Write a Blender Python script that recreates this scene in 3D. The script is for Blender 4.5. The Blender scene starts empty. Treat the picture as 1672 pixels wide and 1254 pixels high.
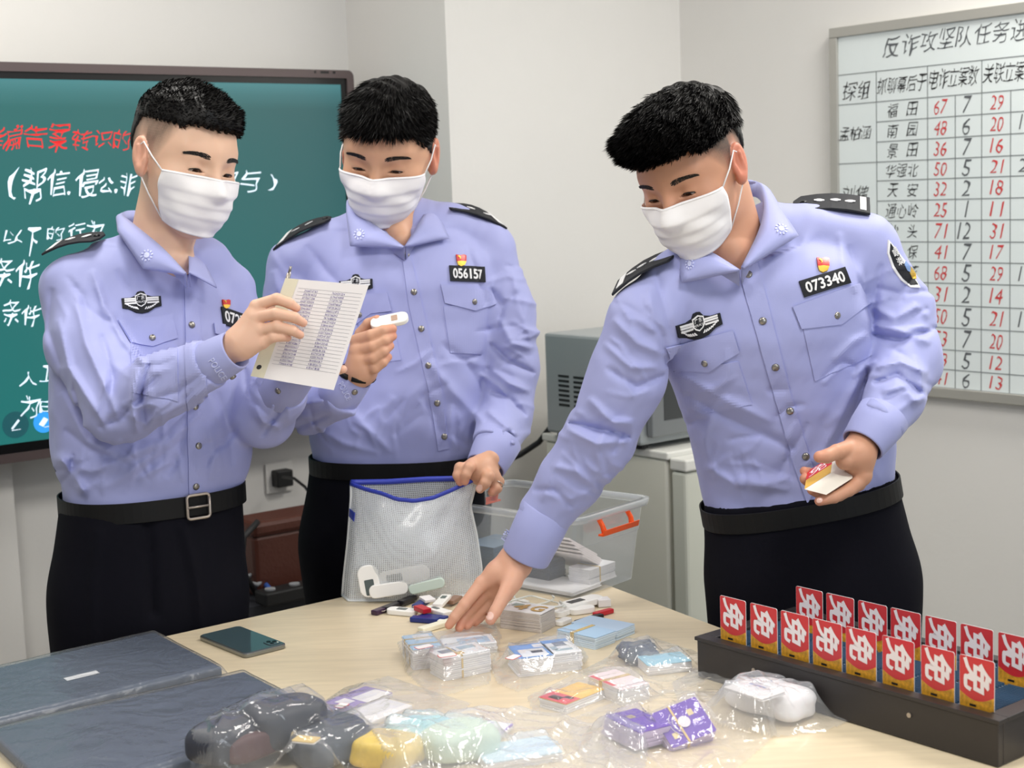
import bpy, bmesh, math, random
import numpy as np
from mathutils import Vector, Matrix, geometry
from mathutils.bvhtree import BVHTree
random.seed(7); rng = np.random.default_rng(11)
SC = bpy.context.scene
COL = SC.collection
# ------------------------------------------------------------------ camera
FPX = 2484.0; CAMH = 1.52
_p = math.atan(.124); _r = math.atan(.036)
cf = np.array([0, math.cos(_p), -math.sin(_p)]); _r0 = np.array([1., 0, 0]); _u0 = np.cross(_r0, cf)
cr = math.cos(_r)*_r0 - math.sin(_r)*_u0; cu = math.cos(_r)*_u0 + math.sin(_r)*_r0
CAM = np.array([0, 0, CAMH])
cam = bpy.data.cameras.new('camera'); camo = bpy.data.objects.new('camera', cam); COL.objects.link(camo)
cam.sensor_width = 36; cam.lens = FPX/1672*36; cam.clip_start = .05
M4 = Matrix(((cr[0], cu[0], -cf[0], 0), (cr[1], cu[1], -cf[1], 0), (cr[2], cu[2], -cf[2], CAMH), (0, 0, 0, 1)))
camo.matrix_world = M4
cam.dof.use_dof = True; cam.dof.focus_distance = 2.6; cam.dof.aperture_fstop = 6.3
SC.camera = camo
# ------------------------------------------------------------------ light
SC.view_settings.view_transform = 'Standard'; SC.view_settings.look = 'None'
SC.view_settings.exposure = 0.0; SC.view_settings.gamma = 1; SC.view_settings.use_curve_mapping = False
w = bpy.data.worlds.new('world'); SC.world = w; w.use_nodes = True
w.node_tree.nodes['Background'].inputs[0].default_value = (.90, .95, 1.0, 1)
w.node_tree.nodes['Background'].inputs[1].default_value = .36
def area(name, loc, size, power, color, rot=(0, 0, 0), sy=None):
    l = bpy.data.lights.new(name, 'AREA'); l.shape = 'RECTANGLE'; l.size = size; l.size_y = sy or size
    l.energy = power; l.color = color
    o = bpy.data.objects.new(name, l); o.location = loc; o.rotation_euler = rot; COL.objects.link(o); return o
LAMPS = [(-.9, 1.35, 22), (.9, 1.35, 24), (-.9, 3.0, 17), (1.25, 3.0, 29)]
for lx, ly, pw in LAMPS:
    area('ceiling_lamp_light', (lx, ly, 2.735), .58, pw, (1, .965, .91), (0, 0, math.radians(-52)))
# added cool fill behind and right of the camera, keeps pillar side darker
area('added_fill_light', (2.5, -1.3, 1.9), 1.8, 40, (.86, .93, 1.0), (math.radians(80), 0, math.radians(38)), 1.5)
# ------------------------------------------------------------------ helpers
def W(px, py, d):            # a point seen at (px, py) of the photo, d metres deep
    return CAM + d*(cf + (px-836)/FPX*cr - (py-627)/FPX*cu)
def onz(px, py, z):
    v = cf + (px-836)/FPX*cr - (py-627)/FPX*cu
    return CAM + v*((z-CAMH)/v[2])
def depth(p): return float(np.dot(np.asarray(p)-CAM, cf))
def lin(c):
    c = np.asarray(c, float)/255.
    return tuple(np.where(c <= .04045, c/12.92, ((c+.055)/1.055)**2.4)) + (1.,)
MATS = {}
def mat(name, rgb=(200, 200, 200), rough=.5, metal=0, spec=None, bump=None, vary=None, attr=None, trans=0, alpha=1, coat=0, emit=None, estr=1, sheen=0, sss=0):
    if name in MATS: return MATS[name]
    m = bpy.data.materials.new(name); m.use_nodes = True; nt = m.node_tree; b = nt.nodes['Principled BSDF']
    b.inputs['Base Color'].default_value = lin(rgb); b.inputs['Roughness'].default_value = rough; b.inputs['Metallic'].default_value = metal
    if spec is not None: b.inputs['Specular IOR Level'].default_value = spec
    b.inputs['Transmission Weight'].default_value = trans; b.inputs['Alpha'].default_value = alpha
    b.inputs['Coat Weight'].default_value = coat; b.inputs['Sheen Weight'].default_value = sheen
    if sss:
        b.inputs['Subsurface Weight'].default_value = sss; b.inputs['Subsurface Radius'].default_value = (.012, .004, .002); b.inputs['Subsurface Scale'].default_value = 1
    if emit is not None:
        b.inputs['Emission Color'].default_value = lin(emit); b.inputs['Emission Strength'].default_value = estr
    tc = nt.nodes.new('ShaderNodeTexCoord')
    if attr:
        a = nt.nodes.new('ShaderNodeAttribute'); a.attribute_name = attr; nt.links.new(a.outputs['Color'], b.inputs['Base Color'])
    if vary:   # (scale, amount)
        n = nt.nodes.new('ShaderNodeTexNoise'); n.inputs['Scale'].default_value = vary[0]; n.inputs['Detail'].default_value = 5
        mp = nt.nodes.new('ShaderNodeMapping')
        if len(vary) > 2: mp.inputs['Scale'].default_value = vary[2]
        nt.links.new(tc.outputs['Object'], mp.inputs[0]); nt.links.new(mp.outputs[0], n.inputs['Vector'])
        mx = nt.nodes.new('ShaderNodeMix'); mx.data_type = 'RGBA'; mx.blend_type = 'MULTIPLY'; mx.inputs[0].default_value = 1
        rp = nt.nodes.new('ShaderNodeMapRange'); rp.inputs[1].default_value = .3; rp.inputs[2].default_value = .7; rp.inputs[3].default_value = 1-vary[1]; rp.inputs[4].default_value = 1+vary[1]*.3
        nt.links.new(n.outputs[0], rp.inputs[0])
        if attr: nt.links.new(a.outputs['Color'], mx.inputs[6])
        else: mx.inputs[6].default_value = lin(rgb)
        nt.links.new(rp.outputs[0], mx.inputs[7]); nt.links.new(mx.outputs[2], b.inputs['Base Color'])
    if bump:   # (scale, distance)
        n = nt.nodes.new('ShaderNodeTexNoise'); n.inputs['Scale'].default_value = bump[0]; n.inputs['Detail'].default_value = 4
        bm_ = nt.nodes.new('ShaderNodeBump'); bm_.inputs['Distance'].default_value = bump[1]; bm_.inputs['Strength'].default_value = 1
        nt.links.new(tc.outputs['Object'], n.inputs['Vector']); nt.links.new(n.outputs[0], bm_.inputs['Height']); nt.links.new(bm_.outputs[0], b.inputs['Normal'])
    MATS[name] = m; return m
def plastic(name, haze=.12, rgb=(225, 230, 238), rough=.12, ior=1.45, bump=(35, .003), gl=1.0):
    # clear film: lets light straight through, reflects by fresnel, slightly milky
    if name in MATS: return MATS[name]
    m = bpy.data.materials.new(name); m.use_nodes = True; nt = m.node_tree; nt.nodes.clear()
    out = nt.nodes.new('ShaderNodeOutputMaterial'); tr = nt.nodes.new('ShaderNodeBsdfTransparent'); df = nt.nodes.new('ShaderNodeBsdfDiffuse')
    df.inputs[0].default_value = lin(rgb); g = nt.nodes.new('ShaderNodeBsdfGlossy'); g.inputs['Roughness'].default_value = rough
    g.inputs[0].default_value = (gl, gl, gl, 1)
    lw = nt.nodes.new('ShaderNodeLayerWeight'); lw.inputs[0].default_value = .5; pw_ = nt.nodes.new('ShaderNodeMath'); pw_.operation = 'POWER'; pw_.inputs[1].default_value = 4.0
    fr = nt.nodes.new('ShaderNodeMapRange'); fr.inputs[3].default_value = .05; fr.inputs[4].default_value = .85; nt.links.new(lw.outputs['Facing'], pw_.inputs[0]); nt.links.new(pw_.outputs[0], fr.inputs[0])
    tl = nt.nodes.new('ShaderNodeBsdfTranslucent'); tl.inputs[0].default_value = lin(rgb); hz = nt.nodes.new('ShaderNodeMixShader'); hz.inputs[0].default_value = .4
    nt.links.new(df.outputs[0], hz.inputs[1]); nt.links.new(tl.outputs[0], hz.inputs[2])
    m1 = nt.nodes.new('ShaderNodeMixShader'); m1.inputs[0].default_value = haze; m2 = nt.nodes.new('ShaderNodeMixShader')
    nt.links.new(tr.outputs[0], m1.inputs[1]); nt.links.new(hz.outputs[0], m1.inputs[2]); nt.links.new(fr.outputs[0], m2.inputs[0])
    nt.links.new(m1.outputs[0], m2.inputs[1]); nt.links.new(g.outputs[0], m2.inputs[2]); nt.links.new(m2.outputs[0], out.inputs[0])
    if bump:
        tc = nt.nodes.new('ShaderNodeTexCoord'); n = nt.nodes.new('ShaderNodeTexNoise'); n.inputs['Scale'].default_value = bump[0]; n.inputs['Detail'].default_value = 3; n.inputs['Distortion'].default_value = 1.2
        bm_ = nt.nodes.new('ShaderNodeBump'); bm_.inputs['Distance'].default_value = bump[1]
        nt.links.new(tc.outputs['Object'], n.inputs['Vector']); nt.links.new(n.outputs[0], bm_.inputs['Height'])
        for x in (g, lw): nt.links.new(bm_.outputs[0], x.inputs['Normal'])
    MATS[name] = m; return m
def mk(name, V, Fs, m, parent=None, smooth=False, solid=0, offset=-1, bevel=0):
    me = bpy.data.meshes.new(name); me.from_pydata([tuple(map(float, v)) for v in V], [], [tuple(map(int, f)) for f in Fs]); me.update()
    if smooth: me.shade_smooth()
    o = bpy.data.objects.new(name, me); COL.objects.link(o)
    ms = m if isinstance(m, (list, tuple)) else [m]
    for x in ms: me.materials.append(x)
    if parent: o.parent = parent
    if solid:
        s = o.modifiers.new('s', 'SOLIDIFY'); s.thickness = solid; s.offset = offset
    if bevel:
        s = o.modifiers.new('b', 'BEVEL'); s.width = bevel; s.segments = 2; s.limit_method = 'ANGLE'
    return o
def tag(o, label=None, cat=None, group=None, kind=None):
    if label: o['label'] = label
    if cat: o['category'] = cat
    if group: o['group'] = group
    if kind: o['kind'] = kind
    return o
def thing(name, label, cat, loc=(0, 0, 0), group=None):
    # every thing's Empty stays unrotated; children keep world coordinates through the inverse offset
    o = bpy.data.objects.new(name, None); o.empty_display_size = .05; o.location = tuple(map(float, loc)); COL.objects.link(o)
    return tag(o, label, cat, group)
def adopt(parent, *objs):
    for o in objs:
        o.parent = parent
        top = parent; off = Vector(parent.location)
        while top.parent: top = top.parent; off += Vector(top.location)
        o.location = Vector(o.location) - off
    return objs[0]
class MB:   # collects shapes into ONE mesh (world coordinates)
    def __init__(s): s.v = []; s.f = []; s.mi = []
    def add(s, V, Fs, mi=0):
        n = len(s.v); s.v += [tuple(map(float, v)) for v in V]; s.f += [tuple(int(i)+n for i in f) for f in Fs]; s.mi += [mi]*len(Fs); return s
    def box(s, c, ax, ay, az, mi=0):   # centre and three half-axis vectors
        c, ax, ay, az = map(np.asarray, (c, ax, ay, az))
        V = [c+i*ax+j*ay+k*az for i in (-1, 1) for j in (-1, 1) for k in (-1, 1)]
        return s.add(V, [(0, 1, 3, 2), (4, 6, 7, 5), (0, 4, 5, 1), (2, 3, 7, 6), (0, 2, 6, 4), (1, 5, 7, 3)], mi)
    def prism(s, base, up, mi=0):      # base polygon (list of 3d), extruded by vector up
        n = len(base); up = np.asarray(up, float); B = [np.asarray(b, float) for b in base]
        V = B+[b+up for b in B]
        return s.add(V, [tuple(range(n))[::-1], tuple(range(n, 2*n))]+[(i, (i+1) % n, n+(i+1) % n, n+i) for i in range(n)], mi)
    def tube(s, pts, r, seg=8, mi=0, caps=True):
        P = [np.asarray(p, float) for p in pts]; rr = r if isinstance(r, (list, tuple)) else [r]*len(P)
        V = []; nrm = None
        for i, p in enumerate(P):
            t = P[min(i+1, len(P)-1)]-P[max(i-1, 0)]; t = t/(np.linalg.norm(t)+1e-9)
            if nrm is None:
                a = np.array([0, 0, 1.]) if abs(t[2]) < .9 else np.array([1., 0, 0]); nrm = np.cross(t, a)
            nrm = nrm-t*np.dot(nrm, t); nrm /= np.linalg.norm(nrm)+1e-9; b = np.cross(t, nrm)
            V += [p+rr[i]*(math.cos(a_)*nrm+math.sin(a_)*b) for a_ in np.linspace(0, 2*math.pi, seg, endpoint=False)]
        Fs = [(i*seg+j, i*seg+(j+1) % seg, (i+1)*seg+(j+1) % seg, (i+1)*seg+j) for i in range(len(P)-1) for j in range(seg)]
        if caps: Fs += [tuple(range(seg))[::-1], tuple((len(P)-1)*seg+j for j in range(seg))]
        return s.add(V, Fs, mi)
    def ball(s, c, r, seg=12, mi=0, sc=(1, 1, 1)):
        V = []; c = np.asarray(c); rings = seg//2
        for i in range(rings+1):
            th = math.pi*i/rings
            V += [c+r*np.array([math.sin(th)*math.cos(a)*sc[0], math.sin(th)*math.sin(a)*sc[1], math.cos(th)*sc[2]]) for a in np.linspace(0, 2*math.pi, seg, endpoint=False)]
        return s.add(V, [(i*seg+j, (i+1)*seg+j, (i+1)*seg+(j+1) % seg, i*seg+(j+1) % seg) for i in range(rings) for j in range(seg)], mi)
    def build(s, name, m, parent=None, smooth=False, bevel=0, solid=0):
        o = mk(name, s.v, s.f, m, None, smooth, solid, bevel=bevel)
        for p, mi in zip(o.data.polygons, s.mi): p.material_index = mi
        bm = bmesh.new(); bm.from_mesh(o.data); bmesh.ops.recalc_face_normals(bm, faces=bm.faces); bm.to_mesh(o.data); bm.free()
        if parent: adopt(parent, o)
        return o
def rrect(c, ux, uy, hx, hy, r, n=4):   # rounded rectangle outline in the plane (ux, uy)
    c = np.asarray(c); P = []
    for sx, sy, a0 in ((1, 1, 0), (-1, 1, 90), (-1, -1, 180), (1, -1, 270)):
        for k in range(n+1):
            a = math.radians(a0+90*k/n); P.append(c+ux*(sx*(hx-r)+r*math.cos(a))+uy*(sy*(hy-r)+r*math.sin(a)))
    return P
_tx = {}
def text2d(s, bold=0):   # glyph outlines from Blender's own font, unit box: width w/h ratio kept, height of em = 1
    if (s, bold) in _tx: return _tx[(s, bold)]
    cu_ = bpy.data.curves.new('t', 'FONT'); cu_.body = s; cu_.size = 1; cu_.resolution_u = 3; cu_.offset = bold
    o = bpy.data.objects.new('t', cu_); COL.objects.link(o)
    dg = bpy.context.evaluated_depsgraph_get(); me = bpy.data.meshes.new_from_object(o.evaluated_get(dg))
    V = np.array([v.co[:2] for v in me.vertices]).reshape(-1, 2); Fs = [tuple(p.vertices) for p in me.polygons]
    bpy.data.objects.remove(o); bpy.data.meshes.remove(me); _tx[(s, bold)] = (V, Fs); return V, Fs
def fit_text(s, x0, y0, x1, y1, shear=0, jitter=0, bold=0):
    # text stretched into a box (y up): returns 2D verts and faces
    V, Fs = text2d(s, bold)
    if s == '1': xm = (x0+x1)/2; hw_ = (y1-y0)*.05; x0, x1 = xm-hw_, xm+hw_; V = V*0+V; V, Fs = np.array([(0, 0), (1, 0), (1, 1), (0, 1.)]), [(0, 1, 2, 3)]
    if not len(V): return V, Fs
    lo = V.min(0); hi = V.max(0); U = (V-lo)/(hi-lo+1e-9)
    if jitter:
        U = U+jitter*np.c_[np.sin(U[:, 1]*7+U[:, 0]*9*len(s)), np.sin(U[:, 0]*6*len(s)+1.3)]/np.array([len(s)*1.0, 1.0])
    X = x0+(x1-x0)*U[:, 0]+shear*(U[:, 1]-.5)*(y1-y0); Y = y0+(y1-y0)*U[:, 1]
    return np.c_[X, Y], Fs
# ------------------------------------------------------------------ the room
class Plane:   # a vertical plane: origin o, horizontal direction e, normal n
    def __init__(s, o, e, n): s.o = np.array(o, float); s.e = np.array(e, float)/np.linalg.norm(e); s.n = np.array(n, float)/np.linalg.norm(n)
    def hit(s, px, py):
        v = W(px, py, 1)-CAM; t = np.dot(s.o-CAM, s.n)/np.dot(v, s.n); return CAM+t*v
    def sz(s, px, py):
        h = s.hit(px, py); return float(np.dot(h-s.o, s.e)), float(h[2])
    def P(s, a, z, off=0): q = s.o+s.e*a+s.n*off; return np.array([q[0], q[1], z])
EL = np.array([1.298, 1, 0])/1.6386; NL = np.array([1, -1.298, 0])/1.6386
ER = np.array([.783, -1, 0])/1.2701; NR = np.array([-1, -.783, 0])/1.2701
M_wall = mat('wall_paint', (226, 224, 220), .75, bump=(60, .0004), vary=(1.5, .03))
C_back = np.array([.54, 4.64, 0]); C_pil = np.array([-.142, 4.11, 0]); C_left = np.array([-.44, 4.49, 0])
def wall(name, a, b, n, m=M_wall, z0=0, z1=2.75, th=.1):
    n = np.asarray(n)*th; a = np.array(a, float); b = np.array(b, float); a[2] = b[2] = z0
    o = MB().prism([a, b, b-n, a-n], (0, 0, z1-z0)).build(name, m); o['kind'] = 'structure'; return o
wall('wall_left', C_left, C_left-EL*4.2, NL)
wall('wall_back', C_back, C_pil, NL)
wall('wall_pillar', C_pil+NR*0, C_left+ER*-.12, NR, th=.06)
wall('wall_right', C_back-ER*.0, C_back+ER*6.2, NR)
M_floor = mat('floor_tile', (150, 146, 140), .35, vary=(2, .1))
fl = MB().box((0, 1.5, -.05), (5, 0, 0), (0, 5, 0), (0, 0, .05)).build('floor', M_floor); fl['kind'] = 'structure'
ce = MB().box((0, 1.5, 2.8), (5, 0, 0), (0, 5, 0), (0, 0, .05)).build('ceiling', mat('ceiling_paint', (235, 235, 232), .8)); ce['kind'] = 'structure'
# shallow pilaster at the left under the screen
PW = Plane(C_left+NL*.07, EL, NL)
s_p, _ = PW.sz(22, 800)
o = MB().prism([PW.P(s_p, 0, 0), PW.P(s_p-1.2, 0, 0), PW.P(s_p-1.2, 0, -.07), PW.P(s_p, 0, -.07)], (0, 0, 2.75)).build('trim_1', M_wall); o['kind'] = 'structure'
# skirting
M_skirt = mat('skirting', (120, 112, 105), .5)
for nm, a, b, n in (('baseboard_left', C_left, C_left-EL*4.2, NL), ('baseboard_right', C_back, C_back+ER*6.2, NR)):
    n = np.asarray(n); o = MB().prism([a, b, b+n*.012, a+n*.012], (0, 0, .09)).build(nm, M_skirt); o['kind'] = 'structure'

# ------------------------------------------------------------------ interactive screen
TVP = Plane(C_left+NL*.16, EL, NL)
sR, zT = TVP.sz(577, 115); _, zB = TVP.sz(40, 753); sL = sR-1.72
TVD = .075
tv = thing('display_screen', 'large wall-mounted touch display with teal page of handwritten notes', 'display', TVP.P((sL+sR)/2, zB, -TVD/2))
M_frame = mat('tv_frame', (92, 80, 80), .38, .3); M_bez = mat('tv_bezel', (14, 14, 16), .25)
def ring(pl, s0, z0, s1, z1, wd, off, th, r=.0, wb=None):
    mb = MB(); wb = wb or wd
    for a, b, c, d in ((s0, z0, s1, z0+wb), (s0, z1-wd, s1, z1), (s0, z0+wb, s0+wd, z1-wd), (s1-wd, z0+wb, s1, z1-wd)):
        mb.prism([pl.P(a, b, off), pl.P(c, b, off), pl.P(c, d, off), pl.P(a, d, off)], -pl.n*th)
    return mb
# outer frame with rounded corners
cx, cz = (sL+sR)/2, (zB+zT)/2; hx, hz = (sR-sL)/2, (zT-zB)/2
cen = TVP.P(cx, cz); uz = np.array([0, 0, 1.])
MB().prism(rrect(cen-TVP.n*.012, TVP.e, uz, hx, hz, .018, 6), -TVP.n*(TVD-.012)).build('back_housing', M_frame, tv, bevel=.004)
out = rrect(cen, TVP.e, uz, hx, hz, .018, 6)
fw = .022; inn = rrect(cen, TVP.e, uz, hx-fw, hz-fw, .004, 6)
n = len(out); mb = MB(); F_ = [(i, (i+1) % n, n+(i+1) % n, n+i) for i in range(n)]
mb.add(out+inn, F_); mb.add([p-TVP.n*.014 for p in out]+out, F_); mb.add(inn+[p-TVP.n*.01 for p in inn], F_)
mb.build('frame', M_frame, tv)
ring(TVP, sL+fw, zB+fw, sR-fw, zT-fw, .017, -.006, .004, wb=.024).build('bezel', M_bez, tv)
# screen panel: what it shows is a slow teal gradient (a lit screen gives off light)
ms = bpy.data.materials.new('screen_teal'); ms.use_nodes = True; nt = ms.node_tree; b = nt.nodes['Principled BSDF']
b.inputs['Base Color'].default_value = (.01, .02, .02, 1); b.inputs['Roughness'].default_value = .35
at = nt.nodes.new('ShaderNodeAttribute'); at.attribute_name = 'col'; nt.links.new(at.outputs['Color'], b.inputs['Emission Color']); b.inputs['Emission Strength'].default_value = .82
nx, nz = 40, 24; V = []; C = []
for j in range(nz+1):
    for i in range(nx+1):
        u, v = i/nx, j/nz; V.append(TVP.P(sL+fw+.01+u*(sR-sL-2*fw-.02), zB+fw+.01+v*(zT-zB-2*fw-.02), -.008))
        a = np.array(lin((28, 128, 124))[:3]); c_ = np.array(lin((48, 100, 104))[:3]); t_ = u**1.5*.95*(1-.35*(1-v))
        q = a*(1-t_)+c_*t_; q = q*(1-.18*v); edge = max(0, (v-.93)/.07)
        C.append(tuple(q*(1-edge*.6)+edge*.6*np.array(lin((90, 165, 172))[:3]))+(1,))
sc_ = mk('screen', V, [(j*(nx+1)+i, j*(nx+1)+i+1, (j+1)*(nx+1)+i+1, (j+1)*(nx+1)+i) for j in range(nz) for i in range(nx)], ms)
ca = sc_.data.color_attributes.new('col', 'FLOAT_COLOR', 'POINT'); ca.data.foreach_set('color', np.array(C, 'f').ravel()); adopt(tv, sc_)
def ink(pl, items, off, m, name, parent):
    mb = MB()
    for it in items:
        s, x0, y0, x1, y1 = it[:5]; sh = it[5] if len(it) > 5 else .1; jt = it[6] if len(it) > 6 else .045
        a0, zt = pl.sz(x0, y0); a1, _z = pl.sz(x1, y0); _a, zb = pl.sz((x0+x1)/2, y1)
        z0m = pl.sz((x0+x1)/2, y0)[1]
        V2, F2 = fit_text(s, a0, zb, a1, z0m, sh+.12, jt*1.5, -.006)
        mb.add([pl.P(v[0], v[1], off) for v in V2], F2)
    return mb.build(name, m, parent)
M_sw = mat('ink_white', (235, 245, 255), emit=(200, 222, 240), estr=.75); M_sr = mat('ink_red_light', (200, 30, 30), emit=(190, 32, 34), estr=.8)
_wl = [('(', 12, 275, 28, 326), ('帮', 36, 274, 72, 330), ('信', 78, 276, 110, 320), ('.', 111, 312, 116, 318), ('侵', 124, 276, 160, 322), ('公', 162, 288, 185, 316), ('.', 188, 308, 193, 315), ('非', 197, 282, 222, 318),
          ('的', 352, 276, 386, 312), ('与', 392, 278, 424, 312), (')', 440, 286, 454, 312),
          ('以', 4, 376, 38, 398), ('下', 42, 374, 64, 416), ('的', 78, 370, 104, 392), ('行', 112, 364, 138, 392), ('为', 142, 360, 168, 392),
          ('条', -14, 420, 24, 466), ('件', 26, 424, 62, 470), ('条', 4, 488, 34, 530), ('件', 36, 498, 66, 532), ('人', 32, 606, 62, 632), ('工', 66, 598, 92, 624), ('为', 34, 646, 64, 682), ('由', 66, 650, 100, 674)]
_rl = [('编', -6, 208, 34, 244), ('”', 28, 204, 38, 212), ('告', 40, 204, 76, 242), ('案', 80, 200, 112, 246), ('转', 118, 212, 148, 246), ('识', 152, 214, 184, 240), ('的', 186, 212, 214, 244)]
_ln = {}
for it in _wl: _ln.setdefault(0 if it[2] < 340 else 1 if it[2] < 410 else 2 if it[2] < 470 else 3 if it[2] < 560 else 4 if it[2] < 640 else 5, []).append(it)
for k in sorted(_ln): ink(TVP, _ln[k], -.006, M_sw, 'white_handwriting', tv)
ink(TVP, _rl, -.006, M_sr, 'red_handwriting', tv)
# two round tool buttons at the bottom left of the page
def disc(pl, px, py, r, off, seg=32):
    a, z = pl.sz(px, py); c = pl.P(a, z, off); return [c+r*(math.cos(t)*pl.e+math.sin(t)*uz) for t in np.linspace(0, 2*math.pi, seg, endpoint=False)]
MB().prism(disc(TVP, 27, 694, .033, -.007), TVP.n*.0006).build('pen_button', mat('btn_dark', (22, 78, 84), emit=(20, 74, 82), estr=.7), tv)
MB().prism(disc(TVP, 73, 690, .026, -.007), TVP.n*.0006).build('eraser_button', mat('btn_blue', (40, 140, 220), emit=(48, 140, 215), estr=.85), tv)
a, z = TVP.sz(27, 694)
pm = MB(); q = lambda x, y: TVP.P(a+x, z+y, -.0058)
pm.add([q(-.012, -.008), q(-.008, -.011), q(.011, .009), q(.007, .013)], [(0, 1, 2, 3)]); pm.add([q(-.011, -.014), q(.012, -.013), q(.012, -.0115), q(-.011, -.012)], [(0, 1, 2, 3)])
pm.build('pen_icon', M_sw, tv)
a, z = TVP.sz(73, 690)
pm = MB(); pm.add([q(-.013, -.004), q(-.002, -.011), q(.012, .006), q(.001, .013)], [(0, 1, 2, 3)]); pm.add([q(0, -.013), q(.014, -.012), q(.014, -.0105), q(0, -.0115)], [(0, 1, 2, 3)])
pm.build('eraser_icon', M_sw, tv)
# small marks on the top frame
a, z = TVP.sz(530, 118)
mb = MB(); [mb.prism([TVP.P(a+x-w_, z-.003, .0003), TVP.P(a+x+w_, z-.003, .0003), TVP.P(a+x+w_, z+.003, .0003), TVP.P(a+x-w_, z+.003, .0003)], TVP.n*.0005) for x, w_ in ((-.03, .003), (0, .013), (.03, .004))]
mb.build('maker_marks', M_bez, tv)

# ------------------------------------------------------------------ whiteboard
WB = Plane(C_back+NR*.022, ER, NR)
s0, zt0 = WB.sz(1356, 47); _, zb0 = WB.sz(1600, 655); s1 = s0+1.62
wbt = thing('whiteboard', 'wall-hung whiteboard with handwritten table of black and red figures', 'whiteboard', WB.P((s0+s1)/2, zb0, -.01))
MB().prism([WB.P(s0+.004, zb0+.004, 0), WB.P(s1-.004, zb0+.004, 0), WB.P(s1-.004, zt0-.004, 0), WB.P(s0+.004, zt0-.004, 0)], -WB.n*.02).build('writing_surface', mat('whiteboard_enamel', (222, 230, 230), .22), wbt)
ring(WB, s0, zb0, s1, zt0, .026, .008, .028).build('frame', mat('aluminium', (182, 180, 174), .4, .6), wbt, bevel=.002)
M_blk = mat('marker_black', (34, 34, 36), .6); M_gry = mat('marker_grey', (88, 92, 96), .6); M_red = mat('marker_red', (205, 60, 62), .6); M_line = mat('grid_line', (132, 138, 140), .6)
# grid measured in board coordinates
sx = lambda px, py=300: WB.sz(px, py)[0]
rows_px = [158, 192, 226, 260, 292, 326, 360, 395, 428, 462, 498, 534, 570, 602, 632]    # read along x = 1530
zr = [WB.sz(1530, y)[1] for y in rows_px]; ztop = WB.sz(1530, 106)[1]; sLft = sx(1370); cols = [sx(1432), sx(1515), sx(1560), sx(1603), sx(1650), sx(1700), sx(1760), sx(1820)]
g = MB()
def hl(a, b, z): g.prism([WB.P(a, z-.0012, .0004), WB.P(b, z-.0012, .0004), WB.P(b, z+.0012, .0004), WB.P(a, z+.0012, .0004)], WB.n*.0003)
def vl(a, z0, z1): g.prism([WB.P(a-.0012, z0, .0004), WB.P(a+.0012, z0, .0004), WB.P(a+.0012, z1, .0004), WB.P(a-.0012, z1, .0004)], WB.n*.0003)
send = s1-.03; hl(sLft-.03, send, ztop); hl(sLft-.03, send, zr[0])
for k, z in enumerate(zr[1:]): hl(sLft-.03 if k in (2,) else cols[0], send, z)
for k, a in enumerate(cols): vl(a, zr[-1], ztop if k in (0, 1, 3, 5, 7) else zr[0])
g.build('ruled_grid', M_line, wbt)
# the words and figures
B = []; G = []; R_ = []
def put(L, s, px, w_, z0, z1, dz=0):   # by board column pixel and row heights
    a = sx(px); a2 = sx(px+w_); h = z1-z0; L.append((s, a, z0+h*.16+dz, a2, z1-h*.16+dz))
title = [('反', 1443, 62), ('诈', 1474, 57), ('攻', 1503, 52), ('坚', 1533, 47), ('队', 1562, 44), ('任', 1592, 40), ('务', 1622, 36), ('进', 1652, 33), ('度', 1684, 30)]
def wbink(L, m, name):
    rows_ = {}
    for it in L: rows_.setdefault(sum(1 for z in [ztop]+list(zr) if z > (it[2]+it[4])/2), []).append(it)
    for k in sorted(rows_): wbrow(rows_[k], m, name)
def wbrow(L, m, name):
    mb = MB()
    for (s, a0, z0, a1, z1) in L:
        V2, F2 = fit_text(s, a0, z0, a1, z1, .22, .05, -.008); mb.add([WB.P(v[0], v[1], .0008) for v in V2], F2)
    mb.build(name, m, wbt)
for s, px, py in title:
    a, z = WB.sz(px, py+34); a2, z2 = WB.sz(px+26, py); G.append((s, a, z, a2, WB.sz(px, py)[1]))
hz0, hz1 = zr[0], ztop; 
put(B, '探', 1378, 22, hz0, hz1-.01); put(B, '组', 1403, 18, hz0, hz1-.01)
for s, px in zip('抓聊幕后于', (1434, 1450, 1466, 1482, 1498)): put(B, s, px, 15, hz0+.01, hz1-.01)
for s, px in zip('电诈立案数', (1518, 1534, 1550, 1566, 1582)): put(B, s, px, 15, hz0+.01, hz1)
for s, px in zip('关联立案数', (1606, 1623, 1640, 1657, 1674)): put(B, s, px, 16, hz0+.01, hz1)
for s, px in zip('孟柏涵', (1372, 1389, 1406)): put(B, s, px, 16, zr[2], zr[1])
for s, px in zip('刘佛', (1376, 1398)): put(B, s, px, 19, zr[5]-.01, zr[4])
names = ['福田', '南园', '景田', '华强北', '天安', '通心岭', '沙头', '福保', '莲花', '梅林', '香蜜', '园岭', '八卦', '新沙']
f1 = ['67', '48', '36', '50', '32', '25', '71', '41', '68', '31', '50', '53', '48', '41']; f2 = ['7', '6', '7', '5', '2', '1', '12', '7', '5', '2', '5', '7', '5', '6']
f3 = ['29', '20', '16', '21', '18', '11', '31', '17', '29', '14', '21', '20', '12', '13']; f4 = ['', '1', '', '2', '', '', '', '', '1', '', '1', '', '', '']
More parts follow.
